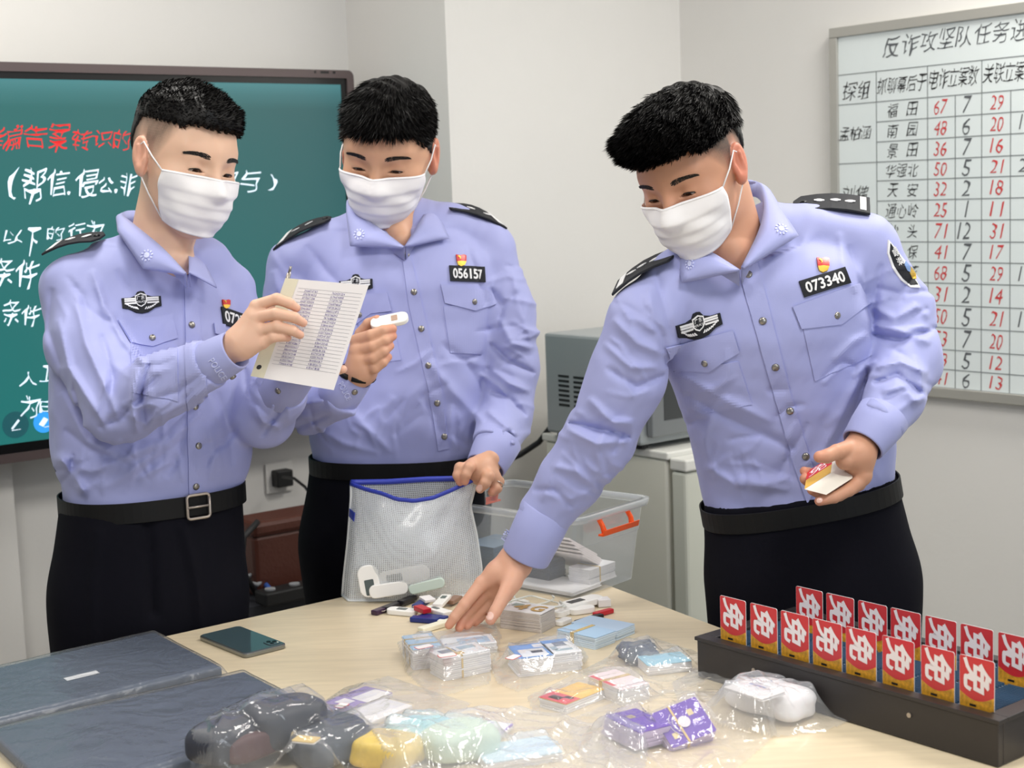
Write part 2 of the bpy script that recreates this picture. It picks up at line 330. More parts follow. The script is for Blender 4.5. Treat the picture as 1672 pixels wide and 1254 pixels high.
for k in range(14):
    z1, z0 = zr[k], zr[k+1]
    nm = names[k]; st = (1450, 1482) if len(nm) == 2 else (1447, 1465, 1483)
    for s, px in zip(nm, st): put(B, s, px, 16, z0, z1)
    put(R_, f1[k], 1526, 20, z0, z1); put(G, f2[k], 1572 if len(f2[k]) == 1 else 1565, 13 if len(f2[k]) == 1 else 20, z0-.004, z1+.004); put(R_, f3[k], 1618, 20, z0, z1)
    if f4[k]: put(G, f4[k], 1664, 5 if f4[k] == '1' else 14, z0, z1)
wbink(B, M_blk, 'black_writing'); wbink(G, M_gry, 'grey_writing'); wbink(R_, M_red, 'red_figures')

# ------------------------------------------------------------------ fridge, microwave
M_fr = mat('fridge_enamel', (218, 217, 204), .35); M_frd = mat('fridge_door', (200, 202, 190), .35); M_cap = mat('fridge_cap', (214, 214, 208), .3)
fc = W(1087, 738, 3.7); zf = float(fc[2]); c0 = np.array([fc[0], fc[1], 0])
fr = thing('fridge', 'small cream fridge against the wall with the grey microwave on top', 'fridge', c0-ER*.22+EL*.25)
MB().prism([c0-EL*0, c0-ER*.46, c0-ER*.46+EL*.5, c0+EL*.5], (0, 0, zf-.02)).build('cabinet', M_fr, fr, bevel=.006)
MB().prism([c0-ER*.0+np.array([0, 0, zf-.02])+d for d in (ER*.01-EL*.005, -ER*.47-EL*.005, -ER*.47+EL*.505, ER*.01+EL*.505)], (0, 0, .02)).build('top', M_cap, fr, bevel=.004)
d0 = c0+ER*.012
MB().prism([d0+EL*.004+(0, 0, .04), d0+EL*.004+ER*.05+(0, 0, .04), d0+EL*.5+ER*.05+(0, 0, .04), d0+EL*.5+(0, 0, .04)], (0, 0, zf-.085)).build('door', M_frd, fr, bevel=.008)
MB().prism([d0+(0, 0, zf-.043), d0+ER*.056+(0, 0, zf-.043), d0+EL*.5+ER*.056+(0, 0, zf-.043), d0+EL*.5+(0, 0, zf-.043)], (0, 0, .03)).build('door_cap', M_cap, fr, bevel=.005)
M_mw = mat('microwave_grey', (158, 164, 166), .38, .25); M_mwd = mat('microwave_door', (122, 126, 128), .3, .2); M_dk = mat('dark_grille', (20, 20, 22), .5)
mc = c0-ER*.035+EL*.0; mc = W(1046, 728, 3.72); mc[2] = 0
zm = zf+.012; mh = .262; md = .36; mwl = .46
mw = thing('microwave', 'grey microwave oven with side vents standing on the small fridge', 'microwave', (mc[0], mc[1], zf))
b4 = [mc, mc-ER*md, mc-ER*md+EL*mwl, mc+EL*mwl]
MB().prism([p+(0, 0, zm) for p in b4], (0, 0, mh)).build('body', M_mw, mw, bevel=.008)
MB().prism([mc+ER*.002+EL*.02+(0, 0, zm+.02), mc+ER*.022+EL*.02+(0, 0, zm+.02), mc+ER*.022+EL*.33+(0, 0, zm+.02), mc+ER*.002+EL*.33+(0, 0, zm+.02)], (0, 0, mh-.04)).build('door', M_mwd, mw, bevel=.004)
MB().prism([mc+ER*.0225+EL*.06+(0, 0, zm+.06), mc+ER*.0235+EL*.06+(0, 0, zm+.06), mc+ER*.0235+EL*.29+(0, 0, zm+.06), mc+ER*.0225+EL*.29+(0, 0, zm+.06)], (0, 0, mh-.12)).build('window', mat('mw_window', (60, 63, 64), .2), mw)
mb = MB()
for c in range(2):
    for k in range(7):
        p = mc-ER*(md-.055-c*.06)+(0, 0, zm+.075+k*.0125); mb.prism([p-EL*.001, p-EL*.001+ER*.042, p+EL*.001+ER*.042, p+EL*.001], (0, 0, .006))
mb.build('side_vent', M_dk, mw)
for q in (mc-ER*.03+EL*.03, mc-ER*.33+EL*.03, mc-ER*.03+EL*.43, mc-ER*.33+EL*.43):
    MB().tube([q+(0, 0, zf+.0005), q+(0, 0, zm+.002)], .015, 12).build('foot', M_dk, mw)
# cable behind the microwave
cb = [W(905, 690, 4.06), W(880, 722, 4.10), W(850, 742, 4.12), W(820, 756, 4.12), W(800, 785, 4.12), W(795, 900, 4.12)]
tag(MB().tube([W(918, 676, 4.03)]+cb, .008, 10).build('power_cable', mat('black_rubber', (22, 22, 24), .5), smooth=True), 'thick black power cable curving from the microwave down the wall', 'cable')

# ------------------------------------------------------------------ low shelf behind the officers with bag and cables
sp = Plane(C_left+NL*.005, EL, NL)
a, z = sp.sz(455, 779)
ad = thing('wall_plug', 'black plug adapter in a wall socket with a thin curved cable', 'plug', sp.P(a, z-.03, .02))
MB().box(sp.P(a, z, .02), EL*.026, NL*.02, uz*.024).build('plug', mat('black_rubber'), ad, bevel=.004)
MB().box(sp.P(a, z, .003), EL*.043, NL*.003, uz*.043).build('socket_plate', M_wall, ad, bevel=.002)
MB().tube([W(462, 779, 4.28), W(480, 781, 4.2), W(498, 795, 4.12), W(512, 815, 4.08), W(514, 830, 4.08), W(500, 838, 4.08), W(495, 850, 4.08)], .004, 8).build('cable', mat('black_rubber'), ad, smooth=True)
zs = float(onz(455, 958, .30)[2]); sc0 = W(455, 960, 4.0); zsh = float(sc0[2])
M_shelf = mat('dark_shelf', (38, 40, 48), .6)
sh = thing('low_shelf', 'low dark shelf unit against the wall under the screen', 'shelf', (sc0[0], sc0[1], 0))
cs = np.array([sc0[0], sc0[1], 0])
MB().prism([cs+EL*a_+NL*b_+(0, 0, zsh-.03) for a_, b_ in ((-.42, -.16), (-.42, .12), (.24, .12), (.24, -.16))], (0, 0, .03)).build('top_board', M_shelf, sh)
for a_ in (-.41, .22):
    MB().prism([cs+EL*(a_+x)+NL*b_ for x, b_ in ((0, -.15), (0, .11), (.02, .11), (.02, -.15))], (0, 0, zsh-.03)).build('side_panel', M_shelf, sh)
MB().prism([cs+EL*a_+NL*b_ for a_, b_ in ((-.4, -.15), (-.4, -.14), (.22, -.14), (.22, -.15))], (0, 0, zsh-.03)).build('back_panel', M_shelf, sh)
M_lea = mat('brown_leather', (84, 42, 30), .5, bump=(120, .001))
bx = W(476, 952, 4.02); bx[2] = zsh+.001
bg = thing('leather_bag', 'brown leather box bag standing on the low dark shelf', 'bag', bx)
MB().prism([bx+EL*a_+NL*b_ for a_, b_ in ((-.13, -.07), (-.13, .05), (.13, .05), (.13, -.07))], (0, 0, .16)).build('body', M_lea, bg, bevel=.012)
MB().prism([bx+EL*a_+NL*b_+(0, 0, .155) for a_, b_ in ((-.133, -.072), (-.133, .056), (.133, .056), (.133, -.072))], (0, 0, .04)).build('flap', M_lea, bg, bevel=.012)
MB().tube([bx+EL*-.12+NL*.06+(0, 0, .2), bx+EL*-.17+NL*.075+(0, 0, .17), bx+EL*-.185+NL*.08+(0, 0, .09), bx+EL*-.14+NL*.075+(0, 0, .012)], .008, 8).build('strap', mat('black_strap', (30, 28, 30), .6), bg, smooth=True)
M_rb = mat('black_rubber'); M_blu = mat('blue_cable', (52, 92, 170), .5); M_grc = mat('grey_cable', (150, 152, 156), .5)
tag(MB().tube([W(430, 950, 3.93), W(440, 962, 3.9), W(450, 970, 3.88), W(436, 985, 3.86), W(430, 1010, 3.85), W(430, 1060, 3.85)], .007, 8).build('blue_network_cable', M_blu, smooth=True), 'blue network cable hanging over the front of the dark shelf', 'cable')
tag(MB().tube([W(398, 944, 3.9), W(412, 938, 3.92), W(430, 948, 3.92), W(420, 955, 3.9), W(404, 951, 3.88), W(400, 958, 3.86)], .006, 8).build('grey_cable', M_grc, smooth=True), 'grey cable coiled at the left end of the dark shelf', 'cable')
ps = W(492, 955, 3.9); ps[2] = zsh
pst = thing('power_strip', 'black power strip lying on the dark shelf before the brown bag', 'power strip', ps)
MB().prism([ps+EL*a_+NL*b_ for a_, b_ in ((-.12, -.03), (-.12, .03), (.1, .03), (.1, -.03))], (0, 0, .035)).build('housing', M_rb, pst, bevel=.005)
for k in range(3): MB().tube([ps+EL*(-.09+.07*k)+(0, 0, .035), ps+EL*(-.09+.07*k)+(0, 0, .039)], .014, 12).build('socket', M_grc, pst)

# ------------------------------------------------------------------ table
TZ = .75
Tc = onz(865, 906, TZ); tL = onz(0, 1098, TZ); e1 = (tL-Tc)/np.linalg.norm(tL-Tc); tR = onz(1330, 1082, TZ); e2 = (tR-Tc)/np.linalg.norm(tR-Tc)
M_tab = mat('pale_wood', (222, 206, 176), .38, vary=(9, .10, (1, 9, 1)), coat=.15); M_edge = mat('table_edge', (196, 176, 140), .5)
tb = thing('meeting_table', 'large pale wood table covered with seized cards and bags', 'table', (float((Tc+e1*.9+e2*.9)[0]), float((Tc+e1*.9+e2*.9)[1]), 0))
dn = np.array([0, 0, -.04])
MB().prism([Tc+dn, Tc+e1*1.75+dn, Tc+e1*1.75+e2*1.9+dn, Tc+e2*1.9+dn], (0, 0, .04)).build('tabletop', [M_tab], tb, bevel=.004)
for a_, b_ in ((.22, .22), (1.55, .22), (1.55, 1.7), (.22, 1.7)):
    q = Tc+e1*a_+e2*b_; q[2] = 0
    MB().box(q+(0, 0, .355), e1*.03, e2*.03, uz*.355).build('leg', M_edge, tb, bevel=.003)
MB().prism([Tc+e1*.25+e2*.2+(0, 0, -.36), Tc+e1*1.52+e2*.2+(0, 0, -.36), Tc+e1*1.52+e2*.22+(0, 0, -.36), Tc+e1*.25+e2*.22+(0, 0, -.36)], (0, 0, .32)).build('modesty_panel', M_edge, tb)
# ------------------------------------------------------------------ smooth solid modelling: distance fields meshed to clean surfaces
def smin(a, b, k):
    h = np.clip(.5+.5*(b-a)/k, 0, 1); return b+(a-b)*h-k*h*(1-h)
def smax(a, b, k): return -smin(-a, -b, k)
def d_cap(p, a, b, ra, rb):
    a = np.asarray(a); ba = np.asarray(b)-a; t = np.clip(((p-a)@ba)/(ba@ba+1e-12), 0, 1)
    return np.linalg.norm(p-a-t[:, None]*ba, axis=1)-(ra+(rb-ra)*t)
def d_chain(p, pts, rs, k=.006):
    d = None
    for i in range(len(pts)-1):
        e = d_cap(p, pts[i], pts[i+1], rs[i], rs[i+1]); d = e if d is None else smin(d, e, k)
    return d
def d_ell(p, c, r, R=None):
    q = p-np.asarray(c)
    if R is not None: q = q@R
    r = np.asarray(r); k0 = np.linalg.norm(q/r, axis=1); k1 = np.linalg.norm(q/(r*r), axis=1)
    return k0*(k0-1)/(k1+1e-9)
def d_loft(p, st, n=2.4):
    # st: list of (centre, lateral unit, front unit, half width, half depth)
    C = np.array([s[0] for s in st]); ax = C[-1]-C[0]; H_ = np.linalg.norm(ax); ax = ax/H_; hs = (C-C[0])@ax; h = (p-C[0])@ax
    ov = np.maximum(np.maximum(-h, h-H_), 0); hc = np.clip(h, 0, H_-1e-9); N = len(st); i = np.clip(np.searchsorted(hs, hc, side='right')-1, 0, N-2); f = (hc-hs[i])/(hs[i+1]-hs[i])
    def lerp(X):
        sl = np.zeros_like(X); dh = np.diff(hs); k = np.diff(X, axis=0)/(dh if X.ndim == 1 else dh[:, None])
        sl[1:-1] = (k[1:]+k[:-1])/2; sl[0] = k[0]; sl[-1] = k[-1]; w_ = (hs[i+1]-hs[i]); t = f
        if X.ndim > 1: w_ = w_[:, None]; t = f[:, None]
        return X[i]*(2*t**3-3*t*t+1)+X[i+1]*(3*t*t-2*t**3)+sl[i]*w_*(t**3-2*t*t+t)+sl[i+1]*w_*(t**3-t*t)
    A = lambda j: np.array([s[j] for s in st], float)
    c = lerp(C); L_ = lerp(A(1)); Fv = lerp(A(2)); a = lerp(A(3)); b = lerp(A(4))
    q = p-c; x = np.abs((q*L_).sum(1))/a; y = np.abs((q*Fv).sum(1))/b
    k = (x**n+y**n)**(1/n); r = np.hypot((q*L_).sum(1), (q*Fv).sum(1)); d = np.where(k > 1e-4, r*(1-1/np.maximum(k, 1e-4)), -np.minimum(a, b))
    d = np.maximum(d, -np.minimum(a, b))
    return np.where(ov > 0, np.hypot(np.maximum(d, 0), ov)+np.minimum(d, 0)*0, d)
def mesh_sdf(fn, lo, hi, h, B=8, slack=1.5):
    lo = np.asarray(lo, float); hi = np.asarray(hi, float); nb = np.ceil((hi-lo)/(B*h)).astype(int)
    g = np.stack(np.meshgrid(*[np.arange(n) for n in nb], indexing='ij'), -1).reshape(-1, 3)
    cen = lo+(g+.5)*B*h
    d = np.concatenate([fn(cen[i:i+200000]) for i in range(0, len(cen), 200000)])
    g = g[np.abs(d) < B*h*.87*slack]
    off = np.stack(np.meshgrid(*[np.arange(B+1)]*3, indexing='ij'), -1).reshape(-1, 3)
    K = nb*B+2; VV = []; KEY = []; EDG = []
    for s in range(0, len(g), 400):
        gb = g[s:s+400]; P = lo+(gb[:, None, :]*B+off[None])*h
        D = fn(P.reshape(-1, 3)).reshape(-1, B+1, B+1, B+1)
        ins = D < 0
        cs = [ins[:, i:B+i, j:B+j, k:B+k] for i in (0, 1) for j in (0, 1) for k in (0, 1)]
        sm = sum(c.astype(np.int8) for c in cs); act = (sm > 0) & (sm < 8)
        bi, i, j, k = np.nonzero(act)
        if not len(bi): continue
        dv = np.stack([D[bi, i+a, j+b, k+c] for a in (0, 1) for b in (0, 1) for c in (0, 1)], 1)
        cor = np.array([(a, b, c) for a in (0, 1) for b in (0, 1) for c in (0, 1)], float)
        acc = np.zeros((len(bi), 3)); cnt = np.zeros(len(bi))
        for e0, e1_ in ((0, 1), (2, 3), (4, 5), (6, 7), (0, 2), (1, 3), (4, 6), (5, 7), (0, 4), (1, 5), (2, 6), (3, 7)):
            a_, b_ = dv[:, e0], dv[:, e1_]; m = (a_ < 0) != (b_ < 0); t = np.where(m, a_/np.where(m, a_-b_, 1), 0)
            acc += np.where(m[:, None], cor[e0]+t[:, None]*(cor[e1_]-cor[e0]), 0); cnt += m
        cell = gb[bi]*B+np.stack([i, j, k], 1)
        VV.append(lo+(cell+acc/cnt[:, None])*h); KEY.append((cell[:, 0]*K[1]+cell[:, 1])*K[2]+cell[:, 2])
        for ax, oth in enumerate((4, 2, 1)):
            m = (dv[:, 0] < 0) != (dv[:, oth] < 0); EDG.append((cell[m], np.full(m.sum(), ax), dv[m, 0] < 0))
    V = np.concatenate(VV); key = np.concatenate(KEY); o = np.argsort(key); key = key[o]; V = V[o]
    cell = np.concatenate([e[0] for e in EDG]); ax = np.concatenate([e[1] for e in EDG]); sg = np.concatenate([e[2] for e in EDG])
    Q = []
    for a in range(3):
        m = ax == a; c = cell[m]; u = np.zeros(3, int); v = np.zeros(3, int); u[(a+1) % 3] = 1; v[(a+2) % 3] = 1
        q = []; ok = np.ones(len(c), bool)
        for dlt in (0*u, u, u+v, v):
            cc = c-dlt; kk = (cc[:, 0]*K[1]+cc[:, 1])*K[2]+cc[:, 2]; ix = np.searchsorted(key, kk); ix = np.minimum(ix, len(key)-1); ok &= key[ix] == kk; q.append(ix)
        q = np.stack(q, 1); s = sg[m]; q[~s] = q[~s][:, ::-1]; Q.append(q[ok])
    return V, np.concatenate(Q)
def np_mesh(name, V, Q, m, smooth=True, col=None, parent=None):
    me = bpy.data.meshes.new(name); n = Q.shape[1]
    me.vertices.add(len(V)); me.vertices.foreach_set('co', np.ascontiguousarray(V, 'f').ravel())
    me.loops.add(Q.size); me.loops.foreach_set('vertex_index', np.ascontiguousarray(Q, 'i').ravel())
    me.polygons.add(len(Q)); me.polygons.foreach_set('loop_start', np.arange(0, Q.size, n, dtype='i')); me.polygons.foreach_set('loop_total', np.full(len(Q), n, 'i'))
    me.update(calc_edges=True); me.validate()
    if smooth: me.shade_smooth()
    ms = m if isinstance(m, (list, tuple)) else [m]
    for x in ms: me.materials.append(x)
    if col is not None:
        ca = me.color_attributes.new('col', 'FLOAT_COLOR', 'POINT'); ca.data.foreach_set('color', np.ascontiguousarray(np.c_[col, np.ones(len(col))], 'f').ravel())
    o = bpy.data.objects.new(name, me); COL.objects.link(o)
    if parent: adopt(parent, o)
    return o
def bvh_of(*objs):
    V = []; P = []
    for o in objs:
        n = len(V); V += [tuple(v.co) for v in o.data.vertices]; P += [tuple(i+n for i in p.vertices) for p in o.data.polygons]
    return BVHTree.FromPolygons(V, P)
def pxy(p):                     # photo pixel coordinates of world points
    q = p-CAM; z = q@cf; return np.stack([836+FPX*(q@cr)/z, 627-FPX*(q@cu)/z], 1)
class Cloth:   # folds drawn over a garment: each a polyline with a width and a height
    def __init__(s): s.f = []
    def fold(s, pts, w, amp, taper=1): s.f.append((np.array(pts, float), w, amp, taper)); return s
    def __call__(s, p):
        q = pxy(p); out = np.zeros(len(p))
        for P, w_, amp, tp in s.f:
            lo = P.min(0)-3*w_; hi = P.max(0)+3*w_; m = np.nonzero(((q > lo) & (q < hi)).all(1))[0]
            if not len(m): continue
            qq = q[m]; bd = np.full(len(m), 1e9); bt = np.zeros(len(m)); N = len(P)-1
            for i in range(N):
                a = P[i]; ba = P[i+1]-a; t = np.clip(((qq-a)@ba)/(ba@ba+1e-9), 0, 1); d = np.linalg.norm(qq-a-t[:, None]*ba, axis=1); u = d < bd
                bd = np.where(u, d, bd); bt = np.where(u, (i+t)/N, bt)
            tap = np.sqrt(np.clip(4*bt*(1-bt), 0, 1)) if tp == 1 else (np.clip(1-bt, 0, 1)**.7 if tp == 2 else 1)
            out[m] += 1.8*amp*tap*np.exp(-(bd/(.9*w_*(.55+.45*tap)))**1.5)
        return out
def wob(p, f, seed=0):          # cheap smooth noise from summed sines
    r = np.random.default_rng(seed); o = np.zeros(len(p))
    for k in range(5):
        v = r.normal(size=3)*f; o += np.sin(p@v+r.uniform(0, 6.28)+.6*np.sin((p@r.normal(size=3))*f*.7))
    return o/5
def drape(poly, bv, off=.001, th=.0012, grid=6, holes=(), org=None, tris=None, smooth_n=True):
    # lay a flat outline, given in photo coordinates, over a garment: returns verts and faces of a thin solid sheet
    poly = [tuple(map(float, q)) for q in poly]
    if tris is None:
        P = np.array(poly); lo = P.min(0); hi = P.max(0)
        xs = np.arange(lo[0]+grid*.5, hi[0], grid); ys = np.arange(lo[1]+grid*.5, hi[1], grid); inner = []
        n = len(P)
        for x in xs:
            for y in ys:
                c = False
                for i in range(n):
                    a, b = P[i], P[(i+1) % n]
                    if (a[1] > y) != (b[1] > y) and x < (b[0]-a[0])*(y-a[1])/(b[1]-a[1])+a[0]: c = not c
                if c: inner.append((x, y))
        vs = []; ed = []
        for i in range(n):
            a, b = P[i], P[(i+1) % n]; k = max(1, int(np.linalg.norm(b-a)/grid))
            for j in range(k): vs.append(tuple(a+(b-a)*j/k))
        m = len(vs); ed = [(i, (i+1) % m) for i in range(m)]; vs += inner
        r = geometry.delaunay_2d_cdt([Vector(v) for v in vs], ed, [], 1, 1e-4)
        pts = [tuple(v) for v in r[0]]; tri = [tuple(f) for f in r[2]]
    else: pts, tri = poly, tris
    o = Vector(CAM); V = []; Nn = []; last = None
    for x, y in pts:
        v = W(x, y, 1)-CAM; h = bv.ray_cast(o, Vector(v).normalized())
        if h[0] is None:
            V.append(None); Nn.append(None); continue
        nrm = np.array(h[1])
        if nrm@v > 0: nrm = -nrm
        V.append(np.array(h[0])); Nn.append(nrm)
    ok = [i for i, v in enumerate(V) if v is not None]
    if not ok: return [], []
    OK = np.array([pts[i] for i in ok])
    for i, v in enumerate(V):
        if v is None:
            j = ok[int(np.argmin(((OK-np.array(pts[i]))**2).sum(1)))]; d = depth(V[j]); V[i] = W(pts[i][0], pts[i][1], d); Nn[i] = Nn[j]
    V = np.array(V); Nn = np.array(Nn)
    if smooth_n:
        nb = [set() for _ in pts]
        for t in tri:
            for a in t:
                for b in t:
                    if a != b: nb[a].add(b)
        for _ in range(2):
            N2 = Nn.copy()
            for i, s in enumerate(nb):
                if s: N2[i] = Nn[i]+Nn[list(s)].mean(0)
            Nn = N2/np.linalg.norm(N2, axis=1)[:, None]
    top = V+Nn*(off+th); bot = V+Nn*off-Nn*.0015; n = len(V)
    cnt = {}
    for t in tri:
        for i in range(len(t)): e = (t[i], t[(i+1) % len(t)]); cnt[e] = cnt.get(e, 0)+1
    Fs = []
    for t in tri: Fs.append(tuple(t)); Fs.append(tuple(i+n for i in t[::-1]))
    for (a, b) in cnt:
        if (b, a) not in cnt: Fs.append((b, a, a+n, b+n))
    return list(top)+list(bot), Fs
def drape_obj(name, poly, bv, m, parent, off=.001, th=.0012, grid=6):
    V, F_ = drape(poly, bv, off, th, grid); mb = MB(); mb.add(V, F_); return mb.build(name, m, parent)
def quad_map(Q):                # unit square (x right, y up) to a photo quadrilateral: tl, tr, br, bl
    tl, tr, br, bl = [np.array(q, float) for q in Q]
    return lambda u, v: (bl*(1-u)+br*u)*(1-v)+(tl*(1-u)+tr*u)*v
def drape_text(name, s, Q, bv, m, parent, off=.003, box=(0, 0, 1, 1)):
    V2, F2 = fit_text(s, *box); f = quad_map(Q); pts = [tuple(f(a, b)) for a, b in V2]
    V, F_ = drape(pts, bv, off, .0005, tris=F2, smooth_n=False); mb = MB(); mb.add(V, F_); return mb.build(name, m, parent)
def on(bv, px, py, off=0):      # point and normal where a photo ray meets a garment
    v = Vector(W(px, py, 1)-CAM).normalized(); h = bv.ray_cast(Vector(CAM), v)
    if h[0] is None: return None, None
    n = np.array(h[1]); n = -n if n@np.array(v) > 0 else n
    return np.array(h[0])+n*off, n
# ------------------------------------------------------------------ people: shared builders
M_skin = {}
def skin_mat(name): return mat(name, attr='col', rough=.48, bump=(900, .00008), sss=.12, spec=.4)
M_hair = mat('black_hair', (15, 13, 13), .5, spec=.35); M_hair2 = mat('brown_black_hair', (24, 20, 19), .42)
M_mask = mat('white_mask', (238, 236, 238), .8, bump=(400, .0001)); M_loop = mat('mask_loop', (240, 240, 242), .7)
M_shirt = mat('shirt_blue', (162, 167, 216), .6, bump=(700, .00012), sheen=.15); M_shirt.node_tree.nodes['Principled BSDF'].inputs['Specular IOR Level'].default_value = .3
M_trou = mat('navy_trousers', (14, 14, 22), .9, spec=.12, bump=(500, .0002)); M_belt = mat('black_belt', (12, 12, 13), .55, spec=.25)
M_steel = mat('button_steel', (150, 146, 140), .3, .9); M_patch = mat('navy_patch', (16, 19, 28), .75); M_white = mat('white_thread', (232, 232, 234), .7)
M_thread = mat('pale_thread', (200, 205, 240), .6); M_brass = mat('brass', (216, 176, 70), .35, .6); M_redp = mat('red_enamel', (196, 30, 26), .3); M_silver = mat('buckle_silver', (176, 166, 156), .35, .7)
def rotm(yaw, pitch, roll):
    # head frame: X person's right, Y forward, Z up; yaw 0 faces the camera, positive turns towards picture right; pitch bows
    fwd = -np.array([0, 1., 0]); rgt = np.array([-1., 0, 0]); up = np.array([0, 0, 1.])
    c, s = math.cos(math.radians(yaw)), math.sin(math.radians(yaw))
    Rz = np.array([[c, -s, 0], [s, c, 0], [0, 0, 1]]); fwd = Rz@fwd; rgt = Rz@rgt
    c, s = math.cos(math.radians(pitch)), math.sin(math.radians(pitch)); f2 = fwd*c-up*s; u2 = up*c+fwd*s; fwd, up = f2, u2
    c, s = math.cos(math.radians(roll)), math.sin(math.radians(roll)); r2 = rgt*c+up*s; u2 = up*c-rgt*s; rgt, up = r2, u2
    return np.stack([rgt, fwd, up], 1)      # columns: world = c + R @ local
class Head:
    def __init__(s, c, yaw, pitch, roll, k, wide=1.0, hair='crew', neck=None): s.c = np.array(c); s.R = rotm(yaw, pitch, roll); s.k = k; s.wide = wide; s.hair = hair; s.neck = neck
    def loc(s, p): q = (p-s.c)@s.R/s.k; q[:, 0] /= s.wide; return q
    def w(s, *v): v = np.array(v, float); v = v*np.array([s.wide, 1, 1]); return s.c+s.k*(s.R@v)
    def core(s, q):
        x = np.abs(q[:, 0]); m = np.stack([x, q[:, 1], q[:, 2]], 1)
        d = d_ell(m, (0, -.014, .032), (.0765, .098, .086))
        d = smin(d, d_ell(m, (0, .020, -.005), (.0690, .066, .088)), .03)
        d = smin(d, d_ell(m, (0, .022, -.062), (.0560, .058, .052)), .03)
        d = smin(d, d_cap(m, (0, .066, -.100), (.012, .062, -.100), .019, .017), .03)
        d = smin(d, d_ell(m, (.043, .048, -.027), (.026, .026, .022)), .02)
        d = smin(d, d_cap(m, (.0, .0745, .024), (.042, .058, .026), .0125, .012), .014)
        return d, m
    def face(s, q):
        d, m = s.core(q)
        d = smin(d, d_cap(m, (0, .083, .004), (0, .103, -.036), .0065, .0115), .014)
        d = smin(d, d_ell(m, (.012, .094, -.039), (.009, .010, .008)), .008)
        d = smax(d, -d_ell(m, (.032, .096, .001), (.019, .014, .0105)), .012)       # socket
        ball = np.linalg.norm(m-np.array([.0325, .0665, -.001]), axis=1)-.0148
        # upper lid bulges over the ball, with the narrow opening of a lowered gaze cut through it
        zz = m[:, 2]+.0065+7.5*(m[:, 0]-.0325)**2
        slit = np.maximum(np.maximum(np.abs(zz)-.0026*np.clip(1-((m[:, 0]-.0325)/.0145)**2, 0, 1), np.abs(m[:, 0]-.0325)-.014), .070-m[:, 1])
        d = smin(d, ball, .004)
        d = smax(d, -slit, .0012)
        crease = np.abs(np.linalg.norm(m-np.array([.0325, .067, -.002]), axis=1)-.0165)
        # ears
        er = np.array([[1, 0, 0], [0, .94, -.34], [0, .34, .94]])
        e = d_ell(m, (.0815, -.012, -.004), (.0075, .0185, .031), er)
        e = smin(e, d_ell(m, (.078, -.004, -.028), (.007, .009, .011)), .008)
        e = smax(e, -d_ell(m, (.0895, -.006, .001), (.0080, .0115, .0215), er), .005)
        e = smin(e, d_ell(m, (.080, .004, -.010), (.005, .004, .008)), .004)
        e = smin(e, d_cap(m, (.086, -.015, .010), (.085, -.012, -.016), .0024, .002), .004)
        d = smin(d, e, .006)
        return d
    def sdf(s, p): return s.face(s.loc(p))*s.k
def hairline(style, q, stub=False):
    # height of the hair edge round the head, by angle from the front
    ph = np.degrees(np.arctan2(np.abs(q[:, 0]), q[:, 1]+.01))
    T = {'crew': ([0, 25, 38, 46, 54, 64, 76, 86, 92, 104, 122, 150, 180], [.064, .066, .062, .052, .036, .012, -.004, -.016, .018, .026, -.012, -.040, -.050]),
         'short': ([0, 25, 40, 50, 62, 74, 84, 92, 104, 122, 150, 180], [.058, .058, .054, .040, .026, .012, -.012, .020, .028, -.020, -.052, -.058]),
         'quiff': ([0, 25, 36, 46, 56, 66, 78, 86, 92, 104, 122, 150, 180], [.056, .058, .057, .048, .034, .014, -.002, -.016, .022, .030, -.020, -.050, -.056])}[style]
    z = np.interp(ph, *T)
    if not stub and style != 'short': z = np.maximum(z, np.interp(ph, [0, 40, 46, 110, 130, 180], [0, 0, .060, .060, .01, -.03]) if style == 'crew' else np.interp(ph, [0, 42, 52, 110, 130, 180], [0, 0, .044, .046, .0, -.04]))
    return z, ph
def hair_sdf(hd, p):
    q = hd.loc(p); d, m = hd.core(q); z, ph = hairline(hd.hair, q); zz = q[:, 2]
    up = np.clip((zz-.045)/.05, 0, 1); fr = np.clip(q[:, 1]/.08, -1, 1)
    if hd.hair == 'crew': t = .003+.010*up**1.2+.005*up*np.clip(fr, 0, 1); t = t+.004*np.clip((q[:, 1]-.03)/.05, 0, 1)*np.clip((zz-.05)/.03, 0, 1)
    elif hd.hair == 'short': t = .002+.011*up; t = t+.003*np.clip(fr, 0, 1)*up
    else: t = .004+.016*up+.011*up*np.clip(fr+.2, 0, 1)+.007*np.clip((q[:, 1]-.03)/.05, 0, 1)*np.clip((zz-.05)/.02, 0, 1)
    t = t+.0016*np.sin(q[:, 0]*160+q[:, 1]*70+3*np.sin(q[:, 1]*60))*up+.0012*np.sin(q[:, 1]*210+q[:, 0]*90)*up
    edge = (z-zz)*.8+.0022*np.sin(ph*.9)+.0016*np.sin(ph*2.3)
    if hd.hair == 'quiff': edge = np.where((q[:, 1] > .03) & (zz > .04), np.maximum(edge, -1), edge)
    return smax(d-t, edge, .006)*hd.k
